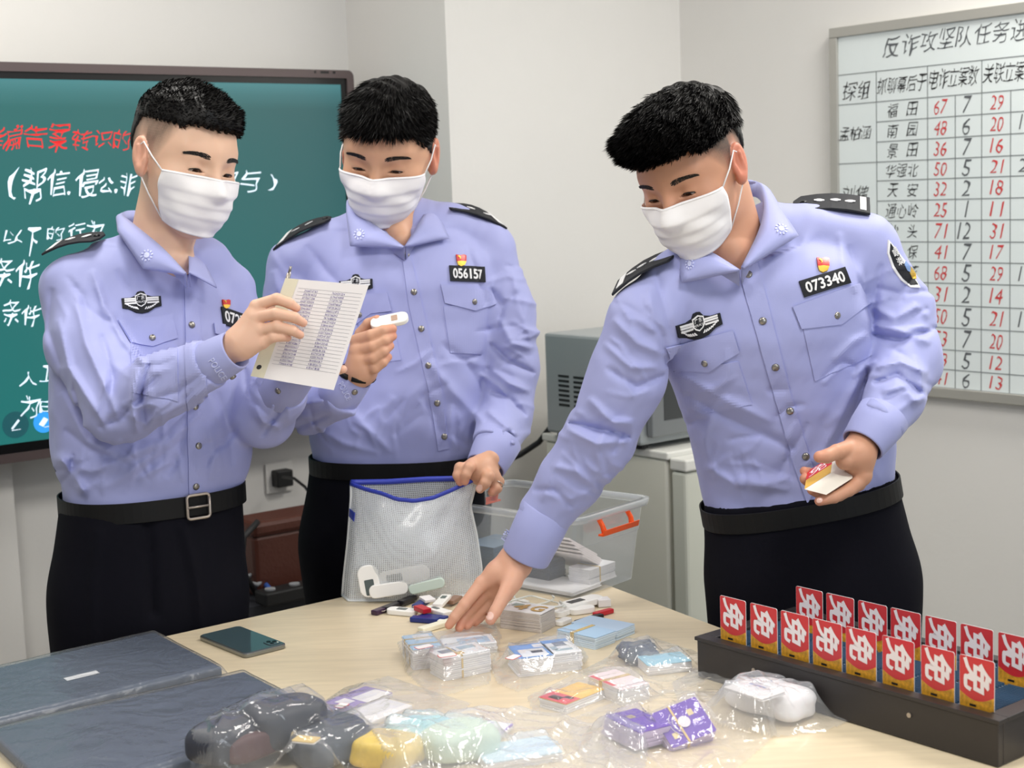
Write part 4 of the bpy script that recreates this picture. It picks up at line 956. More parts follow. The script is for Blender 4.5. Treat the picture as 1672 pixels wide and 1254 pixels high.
# ================= officer on the left, reading the notebook aloud
def o1():
    hd = Head(W(301, 262, 2.85), 47, 13, 9, 1.12, .98, 'crew')
    Y = 30
    tor = [st(248, 832, 2.91, 131, .122, Y), st(250, 795, 2.91, 136, .127, Y), st(250, 760, 2.91, 147, .135, Y), st(250, 680, 2.91, 152, .135, Y), st(247, 590, 2.92, 150, .13, Y), st(243, 510, 2.93, 152, .125, Y), st(243, 450, 2.93, 140, .105, Y), st(258, 412, 2.92, 92, .08, Y)]
    cl = Cloth()
    F = cl.fold
    F([(150, 440), (172, 500), (205, 560), (240, 600)], 9, .007); F([(120, 470), (140, 560), (175, 640), (196, 690)], 8, .006); F([(95, 520), (112, 600), (150, 660), (175, 700)], 8, .007)
    F([(165, 545), (185, 620), (178, 670)], 8, -.006); F([(225, 600), (215, 660), (225, 710)], 7, .008); F([(245, 595), (232, 640), (236, 690)], 6, -.007); F([(160, 700), (200, 680), (235, 640), (262, 612)], 7, -.006)
    F([(250, 650), (290, 640), (330, 610)], 8, -.004); F([(240, 690), (300, 660), (350, 622)], 7, .004)
    F([(100, 640), (140, 720), (190, 745)], 12, .008); F([(105, 700), (150, 735), (215, 760)], 9, -.006); F([(110, 760), (150, 770), (220, 740), (262, 720)], 10, .006); F([(100, 750), (118, 775), (135, 800)], 8, .010, 0)
    F([(160, 800), (200, 780), (250, 740), (300, 700)], 12, .005); F([(120, 740), (115, 770), (128, 795)], 6, -.006); F([(300, 700), (296, 740), (270, 780)], 9, -.004); F([(340, 690), (350, 740), (345, 785)], 9, .004)
    F([(355, 640), (372, 700), (380, 760)], 9, -.004); F([(190, 440), (215, 480), (230, 520)], 9, -.004)
    F([(85, 470), (80, 540), (100, 600)], 9, -.005); F([(400, 640), (430, 690), (460, 700)], 7, .006); F([(410, 620), (440, 650), (470, 655)], 6, -.006); F([(425, 715), (450, 680), (468, 650)], 5, -.006); F([(400, 600), (405, 640), (420, 680)], 6, -.005)
    T = dict(seed=3, creases=[(90, 470, 190, 660, 70, 12, 6, .0032), (190, 590, 320, 690, -30, 14, 5, .0034), (110, 700, 380, 780, -35, 16, 7, .0034), (405, 600, 470, 700, 60, 8, 5, .003), (120, 750, 370, 780, 80, 12, 5, .0024)], base=(W(248, 900, 2.91)[0], W(248, 900, 2.91)[1], 0), head=hd, cloth=cl, torso=tor,
        yoke=[chain([(262, 402, 2.92, 50), (190, 440, 2.88, 44), (128, 470, 2.84, 50)]), chain([(280, 405, 2.92, 46), (330, 430, 2.95, 40), (372, 468, 2.98, 38)])],
        sleeves=[slv([(124, 474, 2.84, 56), (137, 562, 2.79, 60), (200, 664, 2.70, 57), (270, 628, 2.65, 50), (345, 592, 2.62, 41)], (332, 600, 2.625), (384, 571, 2.60)),
                 slv([(378, 478, 2.98, 40), (398, 580, 2.98, 44), (428, 676, 2.90, 52), (455, 645, 2.84, 42), (480, 612, 2.77, 36)], (460, 640, 2.82), (490, 600, 2.74))],
        hem=(W(248, 832, 2.91), np.array([0, 0, -1.])), neckhole=[(W(262, 330, 2.90), W(262, 372, 2.895), .060), (W(282, 378, 2.84), W(297, 408, 2.81), .015)],
        box=(W(50, 860, 2.55)*[1, 0, 1]+[0, 2.35, 0], W(520, 340, 3.2)*[1, 0, 1]+[0, 3.3, .02]),
        skin=SK1, red=RED1, neck=[(W(285, 300, 2.885), W(262, 415, 2.90), .060, .062), (W(275, 400, 2.87), W(288, 425, 2.86), .04, .034), (W(262, 425, 2.92), W(262, 460, 2.93), .05, .05)],
        hands=[dict(col=HK1, palm=[([W(370, 572, 2.61), W(395, 556, 2.605), W(418, 502, 2.60)], [.026, .024, .0115]), ([W(395, 556, 2.605), W(414, 520, 2.597)], [.024, .0125]), ([W(395, 560, 2.605), W(422, 540, 2.598)], [.025, .012]), ([W(392, 566, 2.605), W(428, 560, 2.60)], [.022, .011])],
                    fingers=[([W(418, 499, 2.60), W(452, 488, 2.592), W(472, 495, 2.594), W(484, 503, 2.60)], [.0105, .0098, .0092, .0072]), ([W(414, 518, 2.597), W(450, 512, 2.585), W(480, 518, 2.588), W(495, 527, 2.597)], [.0108, .0100, .0092, .0074]),
                             ([W(422, 540, 2.597), W(452, 533, 2.588), W(478, 540, 2.59), W(490, 547, 2.598)], [.0105, .0096, .0088, .0072]), ([W(428, 560, 2.60), W(446, 551, 2.592), W(460, 550, 2.594), W(470, 552, 2.60)], [.0095, .0085, .0078, .0064]),
                             ([W(398, 540, 2.615), W(420, 512, 2.645), W(446, 500, 2.66), W(462, 498, 2.662)], [.014, .0115, .0105, .009])]),
               dict(col=HK1, palm=[([W(486, 604, 2.745), W(505, 585, 2.73), W(525, 570, 2.70)], [.026, .026, .014]), ([W(505, 585, 2.73), W(520, 600, 2.70)], [.025, .013])],
                    fingers=[([W(520, 604, 2.70), W(542, 607, 2.685), W(560, 603, 2.668)], [.0095, .0085, .0075]), ([W(525, 588, 2.70), W(540, 585, 2.68), W(550, 582, 2.672)], [.0105, .009, .008]), ([W(525, 570, 2.70), W(540, 560, 2.68), W(548, 556, 2.672)], [.0105, .009, .008]),
                             ([W(515, 560, 2.70), W(530, 540, 2.68), W(540, 532, 2.672)], [.0105, .009, .008]), ([W(500, 570, 2.72), W(505, 540, 2.69), W(512, 520, 2.675)], [.013, .011, .009])])],
        waist=[st(250, 800, 2.91, 136, .128, Y), st(248, 860, 2.91, 141, .132, Y), st(244, 980, 2.91, 147, .128, Y), st(244, 1070, 2.91, 140, .11, Y)], wn=np.array([0, 0, 1.]), legs=[leg(176, 970, 2.87, 76), leg(314, 970, 2.95, 76)],
        tcloth=Cloth().fold([(160, 870), (150, 960), (152, 1060)], 8, .004, 0).fold([(300, 860), (320, 940), (330, 1040)], 8, .005, 0).fold([(240, 850), (245, 900), (250, 1000)], 9, -.006, 0),
        blades=[(9000, lambda q, r: .008+.004*np.clip((q[:, 2]-.05)/.05, 0, 1)*r.uniform(.6, 1.2, len(q)), crew_comb, .55, 3, lambda q: q[:, 2] > .045),
                (9000, lambda q, r: .0045*r.uniform(.5, 1.2, len(q)), lambda q, r: np.tile([0, .0, -1.], (len(q), 1)), .5, 4, lambda q: q[:, 2] <= .055, .0006)],
        gaze=-32)
    root, sh, bv = officer('officer at left in blue shirt and white mask holding up an open notebook', T)
    cuff(root, W(330, 601, 2.627), W(385, 571, 2.60), pr(41, 2.62), pr(36, 2.6)); cuff(root, W(456, 645, 2.825), W(490, 600, 2.75), pr(38, 2.8), pr(34, 2.75))
    collar(root, [(304, 446, -.125), (264, 404, -.115), (218, 366, -.06), (199, 349, .02), (225, 345, .10), (270, 362, .12), (304, 392, .045), (308, 415, -.05), (309, 444, -.115)],
           [(302, 449, -.127), (234, 439, -.135), (192, 378, -.08), (190, 356, .03), (222, 352, .13), (280, 372, .14), (322, 405, .03), (354, 470, -.07), (311, 447, -.117)], 2.90)
    # placket, pockets, badges
    drape_obj('placket', [(300, 450), (318, 450), (338, 640), (336, 806), (308, 812), (305, 640)], bv, M_shirt, root, .0012, .0016, 4)
    for x, y in ((312, 531), (318, 664), (323, 728), (319, 794)):
        p, n = on(bv, x, y)
        if p is not None: button(p+n*.003, n, .0066, root)
    pocket(root, [(213, 560), (290, 555), (291, 655), (215, 640)], [(191, 524), (280, 514), (289, 552), (249, 566), (213, 561)], (248, 552), bv)
    pocket(root, None, [(348, 528), (366, 530), (366, 548), (350, 545)], None, bv)
    badge_emblem(root, [(197, 478), (261, 474), (264, 510), (201, 514)], bv)
    number_patch(root, '0727', [(360, 501), (400, 514), (402, 540), (364, 530)], bv); party_pin(root, (368, 497), bv, 15)
    # collar tab emblem
    mb = MB(); cbv = bvh_of([o for o in root.children if o.name.startswith('collar')][0]) if False else bv
    e = 2.90
    epaulette(root, [W(178, 381, 2.87), W(88, 402, 2.86), W(68, 418, 2.80), W(158, 396, 2.80)], .004, (.27, .56), (.80, .93), .1)
    epaulette(root, [W(338, 412, 3.0), W(392, 462, 3.04), W(405, 478, 2.97), W(334, 420, 2.93)], .004, (.4, .6), (.80, .93), .1)
    bel, up = belt_ring(root, W(250, 812, 2.91), tor[0][1], tor[0][2], T['waist'][0][3]+.004, .133, .038)
    pc = bvh_of(bel)
    p = W(322, 828, 2.77)
    L, Fv = tor[0][1], tor[0][2]; cb = Vector(bel.location)
    bv2 = BVHTree.FromPolygons([v.co+cb for v in bel.data.vertices], [tuple(q.vertices) for q in bel.data.polygons])
    # belt location is relative to the root; use the mesh coordinates, which stay in world space
    bv2 = BVHTree.FromPolygons([v.co for v in bel.data.vertices], [tuple(q.vertices) for q in bel.data.polygons])
    p, n = on(bv2, 322, 826)
    if p is not None:
        x = np.cross([0, 0, 1.], n); x /= np.linalg.norm(x); y = np.array([0, 0, 1.])
        bk = MB().tube(rrect(p+n*.006, x, y, .022, .022, .006)+[rrect(p+n*.006, x, y, .022, .022, .006)[0]], .0028, 8).build('buckle', M_silver, None, smooth=True); bk.parent = bel; bk.location = (0, 0, 0)
        bk = MB().tube([p+n*.008-x*.022, p+n*.008+x*.02], .0022, 8).build('prong', M_silver, None, smooth=True); bk.parent = bel; bk.location = (0, 0, 0)
    # cuff lettering and button
    cu1 = [o for o in root.children if o.name.startswith('cuff')]; cbv = bvh_of(cu1[0])
    drape_text('cuff_lettering', 'POLICE', [(349, 584), (371, 616), (362, 621), (340, 590)], cbv, M_thread, root, .001)
    for x, y, c in ((380, 615, 0), (454, 638, 1)):
        p, n = on(bvh_of(cu1[c]), x, y)
        if p is not None: button(p+n*.001, n, .006, root)
    tag_emblem(root, [(229, 410), (250, 406), (252, 425), (231, 430)])
    return root
def tag_emblem(root, Q):
    # small embroidered star-and-wreath on a collar point
    co = [o for o in root.children if o.name.startswith('collar')][0]; bv = bvh_of(co); f = quad_map(Q); mb = MB()
    for k in range(10):
        a = 2*math.pi*k/10; r0, r1 = .30, .47
        P = [(.5+r0*math.cos(a-.22), .5+r0*math.sin(a-.22)), (.5+r1*math.cos(a-.12), .5+r1*math.sin(a-.12)), (.5+r1*math.cos(a+.16), .5+r1*math.sin(a+.16)), (.5+r0*math.cos(a+.1), .5+r0*math.sin(a+.1))]
        v, f_ = drape([tuple(f(x, y)) for x, y in P], bv, .0022, .0005, 8); mb.add(v, f_)
    P = [(.5+.22*math.cos(t), .52+.24*math.sin(t)) for t in np.linspace(0, 6.28, 9)[:-1]]; v, f_ = drape([tuple(f(x, y)) for x, y in P], bv, .0024, .0005, 8); mb.add(v, f_)
    o = mb.build('collar_emblem', M_thread, None); o.parent = co; o.location = (0, 0, 0)
# ================= officer in the middle
def o2():
    hd = Head(W(635, 248, 3.140), -13, 21, 7, 1.14, 1.02, 'short')
    Y = -8
    tor = [st(650, 765, 3.200, 134, .122, Y), st(650, 735, 3.200, 139, .128, Y), st(652, 700, 3.200, 146, .135, Y), st(655, 620, 3.200, 146, .135, Y), st(655, 540, 3.200, 148, .13, Y), st(648, 460, 3.200, 160, .125, Y), st(642, 415, 3.200, 148, .105, Y), st(640, 380, 3.200, 96, .08, Y)]
    cl = Cloth(); F = cl.fold
    F([(500, 400), (530, 440), (560, 470)], 9, -.004); F([(760, 400), (780, 450), (790, 500)], 8, -.005); F([(700, 590), (740, 640), (790, 690)], 12, .005); F([(690, 640), (720, 700), (770, 730)], 10, -.004)
    F([(560, 660), (600, 700), (640, 740)], 10, .004); F([(520, 700), (560, 725), (620, 740)], 9, .004); F([(720, 560), (760, 590), (790, 640)], 9, -.004); F([(740, 660), (730, 700), (750, 735)], 8, .004)
    F([(815, 520), (835, 560), (870, 570)], 8, .007); F([(800, 560), (830, 590), (874, 610)], 6, -.007); F([(800, 600), (830, 625), (866, 640)], 7, .007); F([(800, 640), (830, 650), (860, 680)], 6, -.006); F([(795, 670), (820, 690), (845, 710)], 7, .006)
    F([(800, 470), (820, 500), (812, 540)], 7, -.005); F([(835, 440), (850, 500), (868, 560)], 8, .004); F([(806, 700), (822, 720), (838, 700)], 6, -.005); F([(820, 500), (845, 480), (856, 520)], 6, -.004)
    F([(450, 440), (462, 500), (455, 560)], 8, .004); F([(430, 690), (480, 700), (540, 676)], 7, -.006); F([(440, 670), (490, 660), (530, 655)], 7, .006)
    T = dict(seed=5, creases=[(800, 440, 870, 720, 15, 20, 5, .0036), (560, 560, 780, 720, -40, 16, 7, .003), (520, 690, 780, 715, 80, 12, 5, .0024), (440, 420, 480, 560, 70, 6, 6, .003)], base=(W(650, 900, 3.200)[0], W(650, 900, 3.200)[1], 0), head=hd, cloth=cl, torso=tor,
        yoke=[chain([(610, 375, 3.200, 44), (545, 400, 3.190, 38), (482, 432, 3.180, 42)]), chain([(672, 362, 3.200, 44), (735, 374, 3.210, 40), (796, 404, 3.220, 44)])],
        sleeves=[slv([(482, 436, 3.180, 44), (466, 540, 3.18, 46), (446, 652, 3.19, 42), (500, 668, 3.02, 40), (556, 648, 2.90, 34)], (546, 655, 2.91), (581, 612, 2.88)),
                 slv([(796, 420, 3.220, 46), (822, 510, 3.210, 50), (832, 600, 3.180, 47), (826, 680, 3.130, 42), (806, 735, 3.0, 37)], (815, 720, 3.02), (792, 762, 2.98))],
        hem=(W(650, 768, 3.200), np.array([0, 0, -1.])), neckhole=[(W(636, 300, 3.200), W(638, 342, 3.190), .062), (W(645, 352, 3.14), W(661, 394, 3.07), .027)],
        box=(W(390, 800, 2.8)*[1, 0, 1]+[0, 2.6, 0], W(900, 310, 3.4)*[1, 0, 1]+[0, 3.45, .02]),
        skin=SK2, red=RED, neck=[(W(636, 300, 3.190), W(640, 378, 3.200), .062, .064), (W(645, 365, 3.16), W(657, 394, 3.125), .04, .024), (W(640, 390, 3.220), W(645, 430, 3.230), .05, .05)],
        hands=[dict(col=HK2, palm=[([W(574, 622, 2.885), W(588, 604, 2.87), W(584, 560, 2.87)], [.027, .026, .014]), ([W(588, 604, 2.87), W(585, 575, 2.86)], [.026, .015]), ([W(594, 606, 2.87), W(590, 590, 2.86)], [.024, .015])],
                    fingers=[([W(582, 556, 2.865), W(606, 548, 2.845), W(626, 540, 2.843), W(641, 537, 2.848)], [.0125, .0115, .0102, .0085]), ([W(584, 573, 2.86), W(609, 566, 2.84), W(628, 556, 2.84), W(641, 549, 2.85)], [.0125, .0112, .010, .0085]),
                             ([W(588, 591, 2.86), W(610, 585, 2.84), W(626, 574, 2.84), W(637, 565, 2.85)], [.012, .0108, .0096, .008]), ([W(592, 606, 2.865), W(612, 602, 2.845), W(625, 592, 2.845), W(634, 583, 2.852)], [.0115, .0098, .009, .0075]),
                             ([W(582, 580, 2.89), W(590, 545, 2.895), W(602, 529, 2.885), W(616, 522, 2.875)], [.016, .0125, .011, .009])]),
               dict(col=HK2, palm=[([W(800, 752, 2.975), W(785, 768, 2.96), W(770, 762, 2.95)], [.026, .025, .015]), ([W(785, 768, 2.96), W(796, 778, 2.95)], [.025, .018]), ([W(785, 768, 2.96), W(804, 780, 2.955)], [.023, .016])],
                    fingers=[([W(764, 764, 2.95), W(751, 764, 2.935), W(747, 776, 2.93), W(751, 787, 2.935)], [.0115, .011, .0095, .008]), ([W(772, 758, 2.95), W(766, 764, 2.925), W(761, 775, 2.92), W(759, 786, 2.925)], [.012, .0112, .0098, .008]),
                             ([W(790, 766, 2.955), W(797, 778, 2.93), W(792, 789, 2.925), W(784, 798, 2.93)], [.0145, .012, .0108, .009]), ([W(798, 770, 2.965), W(811, 784, 2.955), W(810, 797, 2.945), W(803, 804, 2.94)], [.013, .011, .0098, .008]),
                             ([W(802, 772, 2.975), W(815, 786, 2.975), W(812, 798, 2.965), W(806, 804, 2.96)], [.012, .010, .009, .0075])])],
        waist=[st(650, 738, 3.200, 139, .128, Y), st(648, 800, 3.21, 144, .135, 0), st(645, 900, 3.27, 146, .12, 22), st(645, 980, 3.30, 132, .10, 28)], wn=np.array([0, 0, 1.]), legs=[leg(576, 900, 3.20, 76, -.03), leg(712, 900, 3.40, 76, -.05, .02)],
        blades=[(13000, lambda q, r: (.020+.010*np.clip((q[:, 2]-.04)/.05, 0, 1))*np.clip(1.25-9*np.abs(q[:, 0]), .45, 1)*r.uniform(.5, 1.2, len(q)), lambda q, r: np.stack([q[:, 0]*7, .8-6*np.abs(q[:, 0]), -.35+q[:, 2]*2], 1), .07, 3, lambda q: q[:, 2] > .03),
                (7000, lambda q, r: .009*r.uniform(.5, 1.2, len(q)), lambda q, r: np.tile([0, -.2, -1.], (len(q), 1)), .3, 4, lambda q: q[:, 2] <= .05, .0008)],
        gaze=-38)
    root, sh, bv = officer('middle officer in blue shirt and white mask looking down at a small white device', T)
    cuff(root, W(548, 654, 2.912), W(581, 613, 2.885), pr(37, 2.91), pr(32, 2.88)); cuff(root, W(816, 718, 3.02), W(793, 762, 2.985), pr(39, 3.02), pr(34, 2.98))
    collar(root, [(660, 403, -.13), (618, 372, -.11), (578, 345, -.06), (570, 325, .03), (600, 322, .10), (650, 318, .12), (690, 325, .06), (694, 345, -.03), (684, 365, -.09), (662, 401, -.128)],
           [(657, 406, -.13), (572, 402, -.125), (566, 352, -.07), (566, 332, .03), (600, 328, .12), (652, 326, .13), (704, 330, .06), (716, 350, -.03), (733, 389, -.10), (664, 404, -.13)], 3.200)
    drape_obj('placket', [(655, 405), (667, 403), (690, 500), (722, 640), (733, 732), (715, 736), (700, 640), (668, 500)], bv, M_shirt, root, .0012, .0016, 4)
    for x, y in ((664, 417), (676, 477), (688, 537), (700, 597), (714, 658), (726, 713)):
        p, n = on(bv, x, y)
        if p is not None: button(p+n*.003, n, .0066, root)
    pocket(root, [(724, 500), (796, 496), (786, 578), (735, 576)], [(719, 464), (799, 474), (810, 497), (774, 507), (726, 495)], (773, 493), bv)
    pocket(root, [(584, 510), (640, 512), (655, 588), (590, 596)], [(580, 482), (632, 477), (640, 508), (606, 512), (582, 530)], (588, 514), bv)
    badge_emblem(root, [(555, 450), (608, 446), (609, 480), (556, 484)], bv)
    number_patch(root, '056157', [(733, 434), (790, 436), (792, 461), (735, 459)], bv); party_pin(root, (752, 426), bv, 19)
    epaulette(root, [W(543, 354, 3.240), W(468, 384, 3.230), W(446, 410, 3.150), W(540, 362, 3.140)], .004, (.40, .66), (.82, .94), .1)
    epaulette(root, [W(736, 334, 3.260), W(800, 352, 3.270), W(828, 375, 3.200), W(727, 342, 3.150)], .004, (.42, .75), (.86, .96), .12)
    bel, up = belt_ring(root, W(650, 752, 3.200), tor[0][1], tor[0][2], T['waist'][0][3]+.004, .133, .034)
    bv2 = BVHTree.FromPolygons([v.co for v in bel.data.vertices], [tuple(q.vertices) for q in bel.data.polygons])
    p, n = on(bv2, 718, 749)
    if p is not None:
        x = np.cross([0, 0, 1.], n); x /= np.linalg.norm(x); y = np.array([0, 0, 1.])
        bk = MB().prism(rrect(p+n*.001, x, y, .026, .0205, .002), n*.005).build('buckle', M_silver, None, bevel=.001); bk.parent = bel; bk.location = (0, 0, 0); tag(bk, 'square silver buckle with a round crest')
        c = p+n*.0062; mb = MB(); mb.tube([c+.012*(math.cos(t)*x+math.sin(t)*y) for t in np.linspace(0, 6.283, 25)], .0011, 6, caps=False)
        for k in range(5): a = math.pi/2+k*2*math.pi/5; mb.tube([c, c+.007*(math.cos(a)*x+math.sin(a)*y)], [.0016, .0005], 6)
        bk = mb.build('crest', mat('crest_metal', (205, 196, 186), .3, .8), None, smooth=True); bk.parent = bel; bk.location = (0, 0, 0)
    cu1 = [o for o in root.children if o.name.startswith('cuff')]
    p, n = on(bvh_of(cu1[0]), 579, 640)
    if p is not None: button(p+n*.001, n, .006, root)
    p, n = on(bvh_of(cu1[0]), 556, 618)
    drape_text('cuff_lettering', 'POLICE', [(560, 622), (574, 650), (566, 654), (552, 628)], bvh_of(cu1[0]), M_thread, root, .001)
    MB().tube(ring3(W(583, 613, 2.88), W(586, 600, 2.876)-W(583, 613, 2.88), .0335, .031, 24), .0055, 8).build('watch_strap', M_belt, root, smooth=True)
    tag_emblem(root, [(577, 375), (596, 373), (597, 391), (578, 394)])
    c = W(808, 797, 2.935); MB().tube(ring3(W(812, 790, 2.95), W(803, 804, 2.94)-W(811, 784, 2.955), .0112, .0108, 20), .0012, 6).build('ring', M_silver, root, smooth=True)
    return root
# ================= officer on the right, reaching over the table
def o3():
    hd = Head(W(1131, 281, 2.58), -38, 25, -9, 1.06, 1.0, 'quiff')
    Y = -4
    tor = [st(1306, 845, 2.80, 149, .128, Y, 9), st(1304, 800, 2.80, 154, .133, Y, 9), st(1300, 755, 2.80, 160, .14, Y, 9), st(1284, 680, 2.78, 162, .14, Y, 9), st(1262, 600, 2.74, 164, .14, Y, 11), st(1240, 520, 2.70, 176, .135, Y, 14), st(1224, 460, 2.68, 172, .115, Y, 16), st(1208, 415, 2.67, 110, .085, Y, 17)]
    cl = Cloth(); F = cl.fold
    F([(1000, 520), (1040, 560), (1090, 580)], 9, .006); F([(990, 600), (1040, 632), (1085, 612)], 8, -.006); F([(985, 560), (1030, 600), (1075, 600)], 7, .005); F([(1055, 500), (1080, 550), (1088, 600)], 8, -.006)
    F([(960, 650), (1000, 690), (1035, 692)], 9, .007); F([(928, 690), (970, 700), (1020, 708)], 6, -.009); F([(925, 700), (975, 725), (1028, 720)], 9, .008); F([(1000, 742), (1015, 712), (1030, 712)], 6, -.006)
    F([(900, 760), (940, 770), (980, 800)], 9, .005); F([(870, 800), (905, 800), (935, 830)], 6, -.004); F([(990, 700), (975, 740), (985, 775)], 7, .005); F([(920, 735), (900, 780), (885, 820)], 8, .003)
    F([(1060, 470), (1065, 520), (1082, 570)], 8, .005); F([(1070, 440), (1085, 500), (1100, 560)], 8, -.004)
    F([(1120, 640), (1180, 680), (1270, 720), (1300, 735)], 10, -.005); F([(1110, 610), (1180, 650), (1260, 690)], 11, .005); F([(1290, 780), (1250, 790), (1200, 780)], 10, .006); F([(1320, 690), (1290, 740), (1265, 790)], 9, -.004)
    F([(1330, 760), (1370, 690), (1410, 600)], 12, .006); F([(1360, 740), (1395, 670), (1420, 600)], 9, -.006); F([(1150, 760), (1200, 790), (1290, 800)], 9, .005); F([(1165, 670), (1150, 720), (1160, 770)], 9, .004)
    F([(1360, 590), (1390, 560), (1415, 545)], 8, .005); F([(1340, 620), (1375, 590), (1400, 600)], 7, -.004); F([(1385, 400), (1400, 460), (1420, 520)], 10, -.005); F([(1370, 380), (1378, 430), (1395, 480)], 8, .004)
    F([(1425, 500), (1460, 520), (1500, 500)], 9, .007); F([(1420, 545), (1470, 555), (1530, 535)], 7, -.009); F([(1425, 530), (1470, 540), (1520, 560)], 9, .007); F([(1430, 470), (1470, 480), (1490, 450)], 8, -.005)
    F([(1430, 600), (1470, 590), (1515, 610)], 8, .007); F([(1425, 625), (1465, 612), (1505, 640)], 7, -.008); F([(1440, 640), (1475, 632), (1502, 660)], 7, .005); F([(1440, 430), (1430, 480), (1425, 540)], 8, -.005)
    T = dict(seed=8, creases=[(1000, 500, 1080, 640, 30, 10, 6, .003), (900, 640, 1020, 830, 20, 18, 6, .0034), (1430, 440, 1520, 680, 0, 16, 6, .0038), (1110, 600, 1420, 800, -50, 20, 8, .0034), (1160, 750, 1440, 785, 75, 12, 5, .0024)], base=(W(1310, 900, 2.80)[0], W(1310, 900, 2.80)[1], 0), head=hd, cloth=cl, torso=tor,
        yoke=[chain([(1170, 420, 2.66, 56), (1110, 465, 2.63, 54), (1055, 520, 2.60, 58)]), chain([(1240, 382, 2.68, 56), (1320, 388, 2.69, 50), (1408, 402, 2.70, 56)])],
        sleeves=[slv([(1052, 528, 2.60, 62), (1022, 620, 2.62, 62), (980, 715, 2.65, 56), (930, 785, 2.69, 50), (892, 838, 2.71, 44)], (893, 835, 2.71), (858, 906, 2.73)),
                 slv([(1412, 418, 2.70, 56), (1462, 510, 2.72, 60), (1476, 590, 2.68, 58), (1458, 650, 2.60, 48), (1436, 690, 2.56, 42)], (1441, 682, 2.565), (1409, 727, 2.54))],
        hem=(W(1305, 850, 2.80), -tor[0][1]*math.sin(math.radians(-4))*0+np.cross(tor[0][1], tor[0][2])*(-1 if np.cross(tor[0][1], tor[0][2])[2] > 0 else 1)),
        neckhole=[(W(1195, 320, 2.66), W(1190, 376, 2.65), .062), (W(1195, 375, 2.60), W(1207, 418, 2.54), .022)],
        box=(W(830, 870, 2.4)*[1, 0, 1]+[-.04, 2.2, 0], W(1560, 290, 3.1)*[1, 0, 1]+[0, 3.05, .02]),
        skin=SK3, red=RED, neck=[(W(1165, 320, 2.62), W(1190, 415, 2.66), .064, .066), (W(1185, 395, 2.62), W(1196, 415, 2.60), .045, .034), (W(1190, 430, 2.68), W(1195, 470, 2.70), .05, .05)],
        hands=[dict(col=HK3, pk=.016, palm=[([W(852, 895, 2.725), W(840, 915, 2.73), W(812, 935, 2.725), W(787, 952, 2.72)], [.026, .0255, .020, .0125]), ([W(840, 918, 2.73), W(800, 965, 2.735)], [.024, .013]), ([W(842, 920, 2.73), W(812, 975, 2.745)], [.022, .013]), ([W(845, 925, 2.72), W(836, 950, 2.70), W(826, 972, 2.685)], [.021, .016, .0125])],
                    fingers=[([W(787, 952, 2.72), W(758, 988, 2.705), W(742, 1008, 2.70), W(733, 1021, 2.70)], [.0125, .0105, .0092, .0075]), ([W(796, 965, 2.735), W(770, 994, 2.73), W(756, 1012, 2.72), W(750, 1025, 2.71)], [.0120, .0105, .0092, .0078]),
                             ([W(804, 972, 2.745), W(783, 1000, 2.74), W(770, 1012, 2.73), W(763, 1022, 2.72)], [.0115, .010, .0088, .0075]), ([W(812, 978, 2.755), W(794, 1000, 2.755), W(782, 1010, 2.745), W(776, 1017, 2.735)], [.0105, .0088, .0080, .0068]),
                             ([W(832, 955, 2.695), W(819, 980, 2.665), W(809, 998, 2.65), W(801, 1012, 2.64)], [.0150, .0118, .0108, .0092])]),
               dict(col=SK3, palm=[([W(1412, 718, 2.55), W(1400, 742, 2.53), W(1380, 752, 2.515)], [.027, .027, .016]), ([W(1402, 742, 2.535), W(1408, 775, 2.53)], [.026, .017]), ([W(1400, 745, 2.55), W(1395, 780, 2.55)], [.026, .018])],
                    fingers=[([W(1390, 733, 2.525), W(1366, 738, 2.50), W(1350, 745, 2.49), W(1338, 746, 2.487)], [.0165, .0128, .0118, .0098]), ([W(1408, 782, 2.53), W(1386, 800, 2.515), W(1362, 812, 2.505), W(1338, 818, 2.50)], [.0125, .0108, .0098, .0082]),
                             ([W(1402, 790, 2.555), W(1370, 808, 2.56), W(1340, 806, 2.55), W(1326, 800, 2.535)], [.0125, .0108, .0098, .0085]), ([W(1396, 782, 2.57), W(1360, 796, 2.58), W(1325, 790, 2.57), W(1314, 782, 2.55)], [.0125, .011, .010, .0088]),
                             ([W(1390, 772, 2.58), W(1350, 780, 2.60), W(1320, 772, 2.58), W(1313, 769, 2.56)], [.0125, .010, .009, .0075])])],
        waist=[st(1305, 790, 2.80, 154, .133, Y, 9), st(1314, 860, 2.80, 163, .136, Y, 6), st(1328, 960, 2.80, 168, .134, Y), st(1332, 1060, 2.80, 164, .12, Y)], wn=np.array([math.sin(math.radians(-9)), 0, 1.]), legs=[leg(1242, 950, 2.80, 78), leg(1408, 950, 2.80, 80)],
        blades=[(16000, lambda q, r: .024+.012*np.clip((q[:, 2]-.05)/.05, 0, 1)*r.uniform(.5, 1.2, len(q)), lambda q, r: np.stack([-.25+q[:, 0]*1.5, .80*np.clip((q[:, 1]+.10)/.07, 0, 1), .06-.7*np.clip((-q[:, 1]-.04)/.05, 0, 1)], 1), .07, 3, lambda q: q[:, 2] > .045),
                (8000, lambda q, r: .0055*r.uniform(.5, 1.2, len(q)), lambda q, r: np.tile([0, -.2, -1.], (len(q), 1)), .35, 4, lambda q: q[:, 2] <= .055, .0006)],
        gaze=-38)
    root, sh, bv = officer('officer at right in blue shirt and white mask leaning to reach over the table', T)
    cuff(root, W(896, 829, 2.708), W(858, 908, 2.73), pr(47, 2.71), pr(43.5, 2.73)); cuff(root, W(1444, 677, 2.567), W(1408, 727, 2.54), pr(45, 2.56), pr(38, 2.54))
